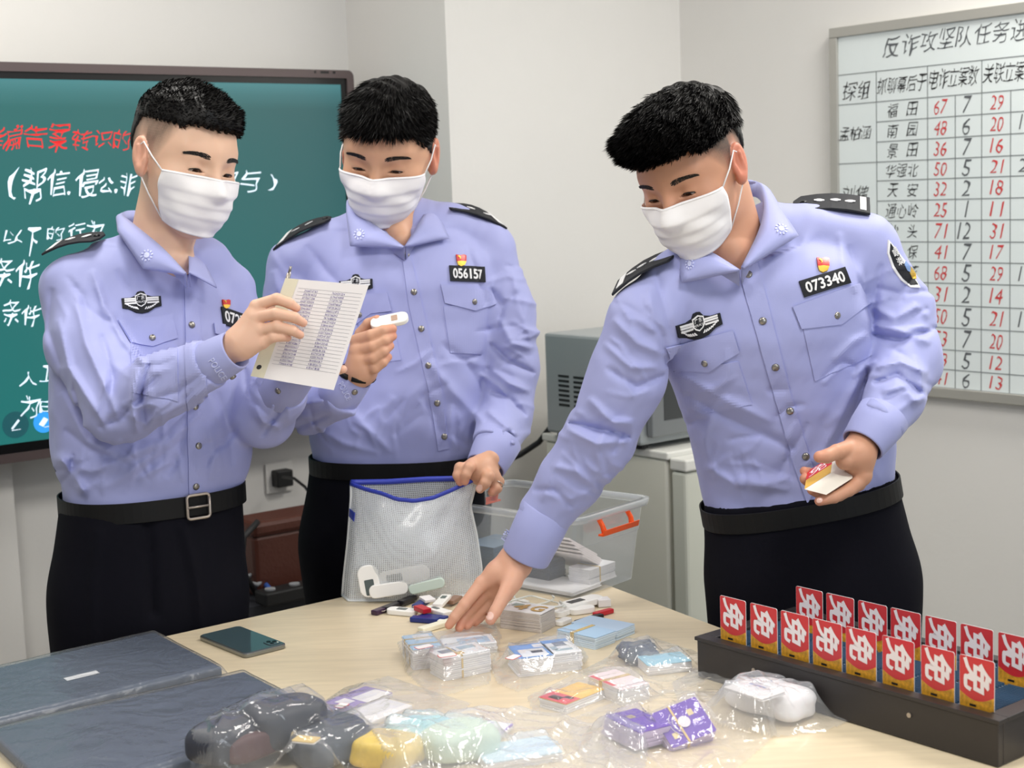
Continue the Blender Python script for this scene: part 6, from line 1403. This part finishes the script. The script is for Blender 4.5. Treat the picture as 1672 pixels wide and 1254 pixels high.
dev(708, 1013, 0, (740, 1016), .055, .018, .009, M_navy, 'navy token lying in front of the red one', rnd=.3, ring_=M_silver)
dev(694, 1016, 0, (720, 1018), .055, .018, .009, M_navy, 'navy and white token at the pile\'s front edge', rnd=.3, cap=M_pearl)
dev(741, 983, .004, (755, 975), .040, .018, .008, M_brn, 'brown square token behind the reaching hand', rnd=.15)
dev(712, 1026, 0, (760, 1012), .075, .018, .009, M_cream, 'cream stick under the index fingertip of the reaching hand', rnd=.3)
dev(812, 986, 0, (840, 984), .050, .018, .008, M_pearl, 'white token seen just past the thumb of the reaching hand', rnd=.4)
dev(840, 992, .002, (870, 985), .060, .022, .009, M_pearl, 'white token half hidden behind the printed card block', rnd=.4)
dev(948, 990, .004, (985, 980), .098, .034, .012, M_pearl, 'large white token with black display right of the card block', screen=(-.12, .018, .008, mat('lcd_dark', (60, 62, 64), .15)), rnd=.8)
dev(950, 1001, 0, (985, 996), .050, .024, .011, M_pearl, 'white bean-shaped token before the one with black display', rnd=.9)
dev(918, 1005, 0, (930, 1000), .040, .022, .011, M_pearl, 'small white cap token beside the card block', rnd=.9)
dev(920, 1019, 0, (932, 1014), .035, .018, .009, M_pearl, 'smallest white token in front of the card block\'s right end', rnd=.6)
dev(985, 989, 0, (996, 1000), .026, .024, .014, M_paper, 'little folded clear-and-white packet at the pile\'s right end', cat='packet', name='packet', rnd=.1)
dev(985, 1004, 0, (1000, 1000), .045, .014, .008, M_redp2, 'red clip token at the right end of the pile', rnd=.6)
dev(962, 1014, 0, (985, 1007), .065, .014, .007, M_blkp, 'thin black token lying next to the red clip', rnd=.3)
M_wc = mat('white_cable', (236, 238, 232), .4)
cpts = [onz(830+44*math.cos(t*2.1)+12*math.sin(t*5)+40, 982+9*math.sin(t*2.9), TZ+.010+.008*(1+math.sin(t*3.3))) for t in np.linspace(0, 6.2, 60)]
tag(MB().tube(cpts, .0018, 7).build('white_cable', M_wc, smooth=True), 'tangled thin white cable heaped behind the card block', 'cable')
# ------------------------------------------------------------------ clear storage box with orange handles
M_box = plastic('box_clear', .24, (206, 214, 220), rough=.18, bump=None); M_rimp = plastic('box_rim', .42, (226, 232, 236), rough=.2, bump=None); M_or = mat('orange_handle', (250, 92, 20), .35)
n0 = onz(940, 982, TZ); t0 = onz(945, 843, TZ+.165); uR = (onz(1035, 947, TZ)-n0); uR /= np.linalg.norm(uR); uL = np.array([-uR[1], uR[0], 0])
LB, WB_ = .325, .195; HB = .165; flare = .018
box = thing('storage_box', 'clear plastic storage box with orange handles standing on the table corner', 'box', n0+uR*WB_/2+uL*LB/2)
def bxp(a, b, z): # a along uR 0..1, b along uL 0..1
    f_ = flare*z/HB; return n0+uR*(WB_*a+f_*(2*a-1))+uL*(LB*b+f_*(2*b-1))+zz*(z+.001)
def outl(z, off=0, n=5):
    P = []; r_ = .022/WB_
    for (ca, cb_), a0 in (((1, 1), 0), ((0, 1), 90), ((0, 0), 180), ((1, 0), 270)):
        for k in range(n+1):
            t = math.radians(a0+90*k/n); ra, rb = .02/WB_, .02/LB; ea, eb = off/WB_, off/LB
            P.append(bxp((ca-ra if ca else ra)+(ra+ea)*math.cos(t), (cb_-rb if cb_ else rb)+(rb+eb)*math.sin(t), z))
    return P
rings = [outl(0, -.006), outl(.003), outl(HB*.5), outl(HB*.62), outl(HB*.62, .002), outl(HB-.012, .002)]; n_ = len(rings[0]); V = [p for r_ in rings for p in r_]
inner = [outl(HB-.012, -.0003), outl(.004, -.0025)]; Vs = V+[p for r_ in inner for p in r_]; R_n = len(rings)+len(inner)
Fs = [(i*n_+j, i*n_+(j+1) % n_, (i+1)*n_+(j+1) % n_, (i+1)*n_+j) for i in range(len(rings)-1) for j in range(n_)]+[tuple(range(n_))[::-1]]
MB().add(V, Fs).build('body', M_box, box, smooth=False)
rr_ = [outl(HB-.012, .002), outl(HB-.012, .013), outl(HB, .014), outl(HB+.001, .011), outl(HB+.001, .000), outl(HB-.006, .000)]; V = [p for r_ in rr_ for p in r_]
MB().add(V, [(i*n_+j, i*n_+(j+1) % n_, (i+1)*n_+(j+1) % n_, (i+1)*n_+j) for i in range(5) for j in range(n_)]).build('rim', M_rimp, box, smooth=True)
def handle(o0, ax_, out_):
    o0 = o0-zz*.028; P = [o0-ax_*.058+zz*.016, o0-ax_*.056+out_*.006-zz*.002, o0-ax_*.050+out_*.014-zz*.012]
    mb = MB(); q = [o0+ax_*s*.0+zz*0 for s in (0,)]
    mb.prism([o0-ax_*.058+out_*.010-zz*.016, o0+ax_*.058+out_*.010-zz*.016, o0+ax_*.058+out_*.022-zz*.016, o0-ax_*.058+out_*.022-zz*.016], zz*.004)
    mb.prism([o0-ax_*.058+out_*.020-zz*.016, o0+ax_*.058+out_*.020-zz*.016, o0+ax_*.058+out_*.023-zz*.004, o0-ax_*.058+out_*.023-zz*.004], out_*.002)
    for s in (-1, 1): mb.tube([o0+ax_*s*.046+out_*.004+zz*.014, o0+ax_*s*.046+out_*.012+zz*.002, o0+ax_*s*.044+out_*.016-zz*.014], [.0052, .0052, .0062], 8)
    mb.build('handle', M_or, box, bevel=.0008)
handle(bxp(.5, 0, HB), uR, -uL); handle(bxp(.70, 1, HB), uR, uL)
# what lies in the box
def card_stack(c, a, L, Wd, Hh, top, side, label, name='card_bundle', cat='card bundle', bands=1, chips=(), layers=None, wrap=None, tilt=None, text=None, seed=1, group=None, band2=False, fan=0):
    r_ = np.random.default_rng(seed); a = a/np.linalg.norm(a); n = zz if tilt is None else tilt/np.linalg.norm(tilt); a = a-n*(a@n); a /= np.linalg.norm(a); b = np.cross(n, a)
    o = thing(name, label, cat, c, group); nl = layers or max(4, int(Hh/.003)); mb = MB(); h = Hh/nl
    for k in range(nl):
        ja, jb = r_.normal(0, .0007, 2); q = c+a*(ja+fan*k)+b*jb+n*(.0003+k*h); mb.prism(rrect(q, a, b, L/2, Wd/2, .003, 3), n*h*.86)
    mb.build('cards', side, o)
    q = c+n*(Hh+.0003)+a*fan*nl; MB().prism(rrect(q, a, b, L/2, Wd/2, .003, 3), n*.0009).build('top_card', top, o)
    for (u, v, w_, h_, m) in chips: P = q+a*u*L+b*v*Wd+n*.0010; MB().prism([P-a*w_*L-b*h_*Wd, P+a*w_*L-b*h_*Wd, P+a*w_*L+b*h_*Wd, P-a*w_*L+b*h_*Wd], n*.0003).build('printed_panel', m, o)
    for k in range(bands):
        u = (-.12+.05*k) if not band2 else (-.2+.4*k); e = .0009; P = [c+a*u*L+b*s*(Wd/2+e)+n*z for s, z in ((-1, -0.0+.0005), (-1, Hh+.0022), (1, Hh+.0022), (1, .0005))]
        mb = MB(); hw_ = .0016
        for i in range(3):
            A_, B_ = P[i], P[i+1]; t = np.cross(B_-A_, a); t /= np.linalg.norm(t); mb.prism([A_-a*hw_, A_+a*hw_, B_+a*hw_, B_-a*hw_], t*.0007)
        mb.build('rubber_band', mat('rubber_band', (216, 188, 128), .5), o)
    return o
def tdir(x0, y0, x1, y1): v = onz(x1, y1, TZ)-onz(x0, y0, TZ); return v/np.linalg.norm(v)
M_simw = mat('sim_white', (244, 244, 246), .4); M_side = mat('card_side', (238, 236, 238), .5, vary=(60, .10, (1, 1, 14))); M_lb = mat('card_lightblue', (176, 208, 236), .35); M_bl = mat('card_blue', (92, 152, 222), .35); M_gyp = mat('photo_grey', (120, 128, 146), .5); M_gold = mat('print_gold', (204, 164, 92), .4)
inb = lambda a, b, z=.008: bxp(a, b, z)
card_stack(inb(.62, .16), uR, .085, .054, .030, M_simw, M_side, 'white card bundle with a band in the storage box, near its right corner', seed=3)
card_stack(inb(.45, .50), uL, .100, .055, .040, mat('slate_blue', (70, 84, 110), .4), mat('slate_side', (58, 70, 94), .5), 'slate blue boxed bundle in the middle of the storage box', bands=0, seed=4)
card_stack(inb(.40, .82), uL, .080, .10, .060, mat('grey_blue', (120, 140, 160), .5), mat('grey_blue_side', (98, 116, 136), .5), 'grey-blue packet at the left end of the storage box', bands=0, seed=5, name='packet', cat='packet')
for k in range(5):
    t_ = np.array([uR[0]*.75, uR[1]*.75, .62]); q = inb(.86-.03*k, .30+.02*k, .040+.003*k); c_ = uR*.8-zz*.45; c_ /= np.linalg.norm(c_); b_ = uL; n__ = np.cross(b_, c_); n__ = n__ if n__[2] > 0 else -n__
    o = thing('paper_booklet', ['topmost', 'second', 'third', 'fourth', 'lowest'][4-k]+' of the pale booklets leaning in the storage box\'s right side', 'booklet', q, 'booklets leaning in the storage box'); q = q+n__*k*.006
    MB().prism(rrect(q-uR*.05, c_, b_, .052, .060, .002, 2), n__*.0035).build('pages', mat('booklet_paper', (232, 224, 222), .6), o)
card_stack(inb(.3, .28, .003), uL, .15, .09, .006, M_simw, M_side, 'flat white tray of cards on the floor of the storage box', bands=0, seed=6)
# ------------------------------------------------------------------ card blocks on the table
c = (onz(818, 1030, TZ)+onz(893, 1040, TZ)+onz(907, 1018, TZ)+onz(832, 1008, TZ))/4
blk = card_stack(c, tdir(818, 1030, 893, 1040), .0856, .054, .034, M_simw, mat('card_side_beige', (206, 198, 192), .5, vary=(60, .10, (1, 1, 14))), 'tall beige block of cards printed 4G in gold beside the reaching hand', bands=0, seed=7, layers=14)
a_ = tdir(818, 1030, 893, 1040); b_ = np.cross(zz, a_)
for s_, x0, x1 in (('4', -.30, .02), ('G', .10, .42)):
    V2, F2 = fit_text(s_, x0*.0856, -.30*.054, x1*.0856, .34*.054, 0, 0, .03); MB().add([c+zz*.0362+a_*p[0]+b_*p[1] for p in V2], F2).build('gold_print', M_gold, blk)
MB().prism(rrect(c+zz*.0354-a_*.026+b_*.012, a_, b_, .010, .008, .002), zz*.0004).build('grey_print', mat('print_grey', (170, 186, 180), .5), blk)
o = card_stack(onz(958, 1048, TZ+.0), tdir(900, 1035, 1000, 1058), .088, .056, .020, M_lb, mat('lb_side', (206, 222, 236), .5), 'pale blue banded card bundle right of the beige block, front one', bands=2, seed=8)
card_stack(onz(985, 1033, TZ), tdir(905, 1018, 1015, 1040), .100, .056, .016, mat('card_paleblue', (190, 214, 238), .35), mat('lb_side'), 'pale blue card bundle behind the front pale blue one', bands=0, seed=9)
# bundle pair in the left bag
card_stack(onz(690, 1080, TZ), tdir(672, 1060, 712, 1110), .086, .050, .034, M_lb, M_side, 'left half of the bagged SIM bundles, pale blue on top', bands=2, chips=[(-.25, .1, .18, .28, M_paper)], seed=10, band2=True)
card_stack(onz(752, 1098, TZ), tdir(715, 1112, 790, 1096), .086, .054, .036, M_simw, M_side, 'right half of the bagged SIM bundles, white with small photos', bands=1, chips=[(-.22, .16, .16, .14, M_gyp), (.2, .2, .18, .14, mat('print_pale', (170, 190, 200), .5)), (-.2, -.22, .2, .12, M_gold)], seed=11)
card_stack(onz(765, 1062, TZ), tdir(720, 1058, 800, 1050), .090, .055, .016, M_simw, M_side, 'flat white card bundle lying behind the bagged SIM bundles', bands=0, chips=[(.1, 0, .3, .3, M_lb)], seed=12)
card_stack(onz(868, 1092, TZ), tdir(838, 1080, 880, 1128), .072, .060, .030, M_bl, M_side, 'blue and white bagged SIM bundle, its left block', bands=0, chips=[(.18, .0, .28, .36, M_simw), (.14, .12, .09, .16, M_gyp), (-.3, .28, .12, .14, M_paper)], seed=13)
card_stack(onz(915, 1085, TZ), tdir(880, 1068, 925, 1108), .080, .050, .030, M_simw, M_side, 'white bagged SIM bundle beside the blue one, its right block', bands=0, chips=[(-.15, .05, .14, .2, M_gyp), (-.38, .0, .1, .45, M_bl), (.25, .0, .06, .3, mat('print_pale')), (.1, -.25, .12, .1, mat('print_pale'))], seed=14)
# red and yellow bundle, rubber-banded
card_stack(onz(935, 1147, TZ), tdir(890, 1160, 985, 1122), .092, .055, .014, mat('card_yellow2', (240, 196, 96), .35), M_side, 'yellow and red bank card bundle lying flat in the middle bag', bands=0, chips=[(-.32, 0, .18, .5, mat('card_rosered', (222, 74, 88), .35)), (-.34, .1, .08, .2, M_simw), (-.22, -.2, .05, .14, M_simw)], seed=15)
card_stack(onz(1010, 1135, TZ), tdir(965, 1122, 1030, 1150), .088, .054, .024, mat('card_pinkwhite', (240, 222, 224), .35), M_side, 'white card bundle with two rubber bands right of the yellow one', bands=2, chips=[(-.1, -.42, .34, .06, mat('card_rosered'))], seed=16)
# purple bundles, the front one propped
M_vio = mat('card_violet', (104, 62, 176), .32); M_vs = mat('violet_side', (206, 190, 226), .45, vary=(60, .15, (1, 1, 20))); M_chip = mat('chip_gold', (196, 180, 140), .3, .4)
tn_ = np.array([.10, -.62, .78])
vp = card_stack(onz(1112, 1196, TZ+.010), tdir(1085, 1196, 1160, 1176), .072, .060, .026, M_vio, M_vs, 'front purple card bundle with gold chips, tilted up against the bag', bands=1, tilt=tn_, chips=[(-.30, -.24, .06, .08, M_chip), (.22, .18, .06, .08, M_chip)], seed=17, layers=10)
a_ = tdir(1085, 1196, 1160, 1176); n_t = tn_/np.linalg.norm(tn_); a_ = a_-n_t*(a_@n_t); a_ /= np.linalg.norm(a_); b_ = np.cross(n_t, a_); q = onz(1112, 1196, TZ+.010)+n_t*.0285
MB().prism([q+.009*(math.cos(t)*a_+math.sin(t)*b_) for t in np.linspace(0, 6.283, 24)[:-1]], n_t*.0004).build('round_emblem', mat('emblem_white', (228, 220, 226), .4), vp)
for k, r_0 in enumerate((.017, .022)): MB().tube([q+r_0*(math.cos(t)*a_+math.sin(t)*b_)+n_t*.0002 for t in np.linspace(2.2, 4.1, 12)], .0005, 5).build('arc_line', mat('emblem_white'), vp)
card_stack(onz(1035, 1205, TZ+.004), tdir(1000, 1190, 1050, 1215), .086, .054, .028, M_vio, M_vs, 'rear purple card bundle left of the tilted one', bands=0, chips=[(-.2, .0, .07, .1, M_chip)], seed=18, fan=.0012, layers=9)
# pale things in the front bags
def lump(c, R3, m, label, name, cat, seed=0, amp=.004, f=40, ang=None):
    # a soft-cornered, slightly crushed packet
    c = np.array(c, float); r_ = np.random.default_rng(seed); t = r_.uniform(-.5, .5) if ang is None else ang; a = rl*math.cos(t)+rd*math.sin(t); b = np.cross(zz, a); R3 = np.array(R3)*np.array([.86, .86, .55])
    def f_(p):
        q = p-(c+zz*R3[2]); L = np.stack([np.abs(q@a)/R3[0], np.abs(q@b)/R3[1], np.abs(q[:, 2])/R3[2]], 1); k = ((L**3.6).sum(1))**(1/3.6); d = (k-1)*R3.min()
        return smax(d-amp*wob(p, f, seed)-amp*.5*wob(p, f*2.3, seed+5), TZ+.001-p[:, 2], .006)
    V, Q = mesh_sdf(f_, c-R3-.04, c+R3*[1, 1, 2]+.04, .0032, slack=2.5); o = np_mesh(name, V, Q, m); tag(o, label, cat); return o
card_stack(onz(575, 1150, TZ), tdir(530, 1165, 620, 1130), .12, .060, .006, mat('print_violet', (150, 128, 188), .4), M_side, 'violet and white booklet in the bag beside the dark laptop', name='booklet', cat='booklet', bands=0, chips=[(.25, -.2, .22, .3, M_paper), (-.1, .05, .09, .2, M_paper)], seed=19)
card_stack(onz(610, 1170, TZ), tdir(570, 1182, 650, 1150), .11, .060, .006, M_paper, M_side, 'plain white booklet just in front of the violet one', name='booklet', cat='booklet', bands=0, seed=20)
lump(onz(690, 1222, TZ), (.050, .055, .036), mat('aqua_cloth', (170, 216, 222), .6), 'pale aqua folded packet in the front bag', 'folded_packet', 'packet', 1)
lump(onz(750, 1235, TZ), (.048, .060, .042), mat('pale_green2', (206, 222, 206), .5), 'pale green and white rounded packet right of the aqua one', 'rounded_packet', 'packet', 2)
card_stack(onz(845, 1238, TZ), tdir(800, 1240, 900, 1225), .11, .070, .012, mat('pale_ice', (206, 224, 234), .45), M_side, 'ice-blue bundle flat in the front bag', bands=0, seed=21)
card_stack(onz(775, 1196, TZ), tdir(740, 1190, 840, 1202), .10, .055, .008, mat('print_violet2', (156, 120, 204), .4), M_side, 'white and violet leaflet bundle behind the green packet', bands=0, chips=[(-.25, .0, .25, .5, M_simw), (.35, .0, .12, .5, M_simw)], seed=22)
card_stack(onz(1085, 1092, TZ), tdir(1050, 1092, 1120, 1084), .075, .054, .016, mat('print_cyan', (160, 206, 226), .4), M_side, 'cyan and white bundle in the bag near the rack', bands=0, seed=23)
lump(onz(1040, 1080, TZ), (.034, .034, .026), mat('dark_tokens', (92, 100, 116), .4, vary=(120, .5)), 'knot of grey banded tokens in the clear bag behind the yellow cards', 'token_bundle', 'token bundle', 3, .005, 90)
o = lump(onz(1255, 1162, TZ), (.082, .042, .040), mat('pale_bundle', (240, 238, 240), .5, vary=(14, .08)), 'large pale bundle in the clear bag leaning on the rack', 'paper_bundle', 'bundle', 4, ang=0)
card_stack(onz(1232, 1130, TZ+.0455), tdir(1190, 1118, 1290, 1150), .075, .050, .003, M_paper, M_side, 'white printed slip lying on the large pale bundle', name='paper_slip', cat='slip', bands=0, chips=[(-.1, .3, .2, .05, mat('print_blue', (110, 140, 200), .5))], seed=24, layers=2)
# dark goods in the nearest bag
M_dkb = mat('dark_goods', (44, 48, 62), .5); M_dkr = mat('dark_red_goods', (84, 56, 60), .5)
lump(onz(370, 1236, TZ+.020), (.046, .062, .046), M_dkb, 'left dark rounded device in the nearest bag', 'dark_device', 'device', 5, .002)
lump(onz(465, 1212, TZ+.020), (.046, .072, .056), M_dkb, 'middle dark rounded device in the nearest bag, the tallest', 'dark_device', 'device', 6, .002)
lump(onz(415, 1238, TZ+.020), (.018, .055, .036), M_dkr, 'dark red narrow device between the two dark rounded ones', 'dark_device', 'device', 7, .002)
lump(onz(535, 1232, TZ), (.080, .070, .044), mat('slate_goods', (72, 78, 88), .5), 'slate grey flat device under the yellow cards', 'dark_device', 'device', 8, .002)
card_stack(onz(500, 1210, TZ+.0535), tdir(480, 1212, 520, 1216), .034, .022, .002, mat('gold_sim', (216, 190, 130), .35), M_side, 'small pale gold card on top of the dark devices', name='sim_card', cat='card', bands=0, seed=25, layers=1)
lump(onz(630, 1250, TZ), (.058, .044, .040), mat('yellow_goods', (238, 206, 96), .4, vary=(40, .25)), 'yellow crumpled packet at the right end of the nearest bag', 'yellow_packet', 'packet', 9)

# ------------------------------------------------------------------ clear bags
_cb = []
def content_bvh():
    if _cb: return _cb[0]
    V = []; P = []
    for o in bpy.data.objects:
        if o.type != 'MESH': continue
        r_ = o
        while r_.parent: r_ = r_.parent
        if r_.name.split('.')[0] in ('card_bundle', 'booklet', 'packet', 'folded_packet', 'rounded_packet', 'dark_device', 'token_bundle', 'paper_bundle', 'paper_slip', 'sim_card', 'yellow_packet', 'laptop') and o.get('kind') is None:
            n = len(V); V += [tuple(v.co) for v in o.data.vertices]; P += [tuple(i+n for i in p.vertices) for p in o.data.polygons]
    _cb.append(BVHTree.FromPolygons(V, P)); return _cb[0]
def bag(poly, label, amp=.004, seed=1, haze=.10, f=22, h=.0028, mats=None, base=.003, ridges=(), slope=1.1):
    P = np.array([onz(x, y, TZ)[:2] for x, y in poly]); n = len(P)
    lo, hi = P.min(0)-.004, P.max(0)+.004; nx, ny = int((hi[0]-lo[0])/h)+1, int((hi[1]-lo[1])/h)+1
    X, Y = np.meshgrid(lo[0]+np.arange(nx)*h, lo[1]+np.arange(ny)*h); pts = np.stack([X.ravel(), Y.ravel()], 1)
    sd = np.full(len(pts), 1e9); ins = np.zeros(len(pts), bool)
    for i in range(n):
        a, b = P[i], P[(i+1) % n]; ba = b-a; t = np.clip(((pts-a)@ba)/(ba@ba), 0, 1); sd = np.minimum(sd, np.linalg.norm(pts-a-t[:, None]*ba, axis=1))
        c = (a[1] > pts[:, 1]) != (b[1] > pts[:, 1]); xi = (b[0]-a[0])*(pts[:, 1]-a[1])/(b[1]-a[1]+1e-12)+a[0]; ins ^= c & (pts[:, 0] < xi)
    sd = np.where(ins, sd, -sd); z = np.full(len(pts), base)
    bv = content_bvh(); dn_ = Vector((0, 0, -1))
    for i in np.nonzero(ins)[0]:
        hh = bv.ray_cast(Vector((pts[i, 0], pts[i, 1], TZ+.3)), dn_)
        if hh[0] is not None: z[i] = max(z[i], hh[0].z-TZ)
    raw = z.reshape(ny, nx).copy(); Z = raw.copy()
    for _ in range(26):            # film bridges between things with a limited slope
        Zp = np.pad(Z, 1, 'edge'); Z = np.maximum(Z, np.max([Zp[:-2, 1:-1], Zp[2:, 1:-1], Zp[1:-1, :-2], Zp[1:-1, 2:]], 0)-slope*h)
    for _ in range(4): Zp = np.pad(Z, 1, 'edge'); Z = (Zp[:-2, 1:-1]+Zp[2:, 1:-1]+Zp[1:-1, :-2]+Zp[1:-1, 2:]+Z*2)/6
    Z = np.maximum(Z, raw+.0012)+.0012; z = Z.ravel(); zraw = raw.ravel(); p3 = np.c_[pts, np.zeros(len(pts))]
    wp = p3+.012*np.stack([wob(p3, 25, seed+7), wob(p3, 25, seed+8), 0*z], 1); cr_ = np.abs(wob(wp, f, seed))*amp*.8+np.clip(1-np.abs(wob(wp*[1, .45, 1], f*2.0, seed+2))*4, 0, 1)**1.5*amp*.75+np.clip(1-np.abs(wob(wp*[.5, 1, 1], f*3.4, seed+3))*4, 0, 1)*amp*.4+np.clip(1-np.abs(wob(wp, f*7, seed+4))*4, 0, 1)*amp*.07
    z = z+cr_
    for (x0, y0, x1, y1, w_, hh) in ridges:
        a, b = onz(x0, y0, TZ)[:2], onz(x1, y1, TZ)[:2]; ba = b-a; t = np.clip(((pts-a)@ba)/(ba@ba), 0, 1); d = np.linalg.norm(pts-a-t[:, None]*ba, axis=1); z += hh*np.exp(-(d/w_)**1.3)
    z = np.maximum(.0012+z*np.clip(sd/.03, 0, 1)**.6, np.where(sd > .004, zraw+.001, 0)); 
    V = np.c_[pts, TZ+z]; idx = (sd > -h*.3).reshape(ny, nx); q = []; I = np.arange(len(pts)).reshape(ny, nx)
    m = idx[:-1, :-1] & idx[1:, :-1] & idx[:-1, 1:] & idx[1:, 1:]; q = np.stack([I[:-1, :-1][m], I[:-1, 1:][m], I[1:, 1:][m], I[1:, :-1][m]], 1)
    used = np.unique(q); rm = np.zeros(len(pts), int); rm[used] = np.arange(len(used))
    o = np_mesh('plastic_bag', V[used], rm[q], plastic('bag_film_%d' % int(haze*100), haze+.07, (232, 236, 242), rough=.07, bump=(45, .0016))); tag(o, label, 'bag', 'clear plastic evidence bags'); return o
bag([(648, 1050), (700, 1036), (760, 1024), (806, 1014), (820, 1040), (806, 1085), (800, 1118), (708, 1144), (662, 1100)], 'clear bag over the pair of SIM bundles nearest the phone', seed=1, haze=.12)
bag([(800, 1092), (812, 1062), (880, 1036), (945, 1048), (962, 1075), (948, 1100), (845, 1132), (812, 1118)], 'clear bag over the blue and white SIM bundle', seed=2, haze=.10)
bag([(860, 1140), (930, 1106), (985, 1078), (1060, 1040), (1180, 1080), (1150, 1115), (1090, 1135), (1010, 1170), (920, 1176), (870, 1166)], 'clear bag over yellow cards and grey tokens, middle of the table', seed=3, haze=.14, amp=.006)
bag([(500, 1165), (560, 1125), (635, 1105), (700, 1128), (770, 1150), (740, 1182), (640, 1200), (560, 1196)], 'clear bag over the violet and white booklets', seed=4, haze=.16)
bag([(1095, 1118), (1135, 1094), (1200, 1113), (1300, 1147), (1372, 1170), (1386, 1180), (1350, 1196), (1262, 1206), (1180, 1190), (1110, 1160)], 'clear bag with blue print over the large pale bundle by the rack', seed=5, haze=.16, amp=.007)
bag([(920, 1180), (1000, 1150), (1080, 1128), (1180, 1132), (1262, 1168), (1270, 1200), (1200, 1262), (1060, 1290), (960, 1262)], 'clear bag over the two purple bundles at the table\'s front', seed=6, haze=.08, amp=.006)
bag([(590, 1200), (700, 1172), (800, 1160), (920, 1168), (1000, 1196), (1062, 1226), (1040, 1300), (820, 1330), (650, 1310), (600, 1240)], 'large hazy clear bag across the front middle of the table', seed=7, haze=.26, amp=.010)
bag([(300, 1232), (345, 1190), (420, 1152), (470, 1140), (560, 1160), (640, 1196), (700, 1240), (720, 1300), (520, 1330), (320, 1300)], 'clear bag over the dark devices nearest the camera', seed=8, haze=.04, slope=1.6, amp=.007)
# paper tags stuck to the bags
def sticker(px, py, z, dirp, label, w_=.030, h_=.017, red=True):
    c = onz(px, py, TZ+z); a = tdir(px, py, *dirp); b = np.cross(zz, a); o = thing('paper_sticker', label, 'sticker', c, 'red-edged paper stickers on the bags')
    MB().prism(rrect(c, a, b, w_/2, h_/2, .004, 3), zz*.0004).build('red_border', mat('sticker_red', (206, 84, 84), .5), o); MB().prism(rrect(c+zz*.0004, a, b, w_/2-.0012, h_/2-.0012, .003, 3), zz*.0003).build('paper', M_paper, o)
sticker(692, 1056, .046, (720, 1050), 'red-edged sticker on the left SIM bundle'); sticker(730, 1070, .046, (760, 1066), 'red-edged sticker just right of the one on the left SIM bundle')
sticker(838, 1073, .042, (862, 1062), 'red-edged sticker on the blue SIM bundle', .026); sticker(558, 1152, .014, (580, 1140), 'red-edged sticker on the violet booklet', .022)
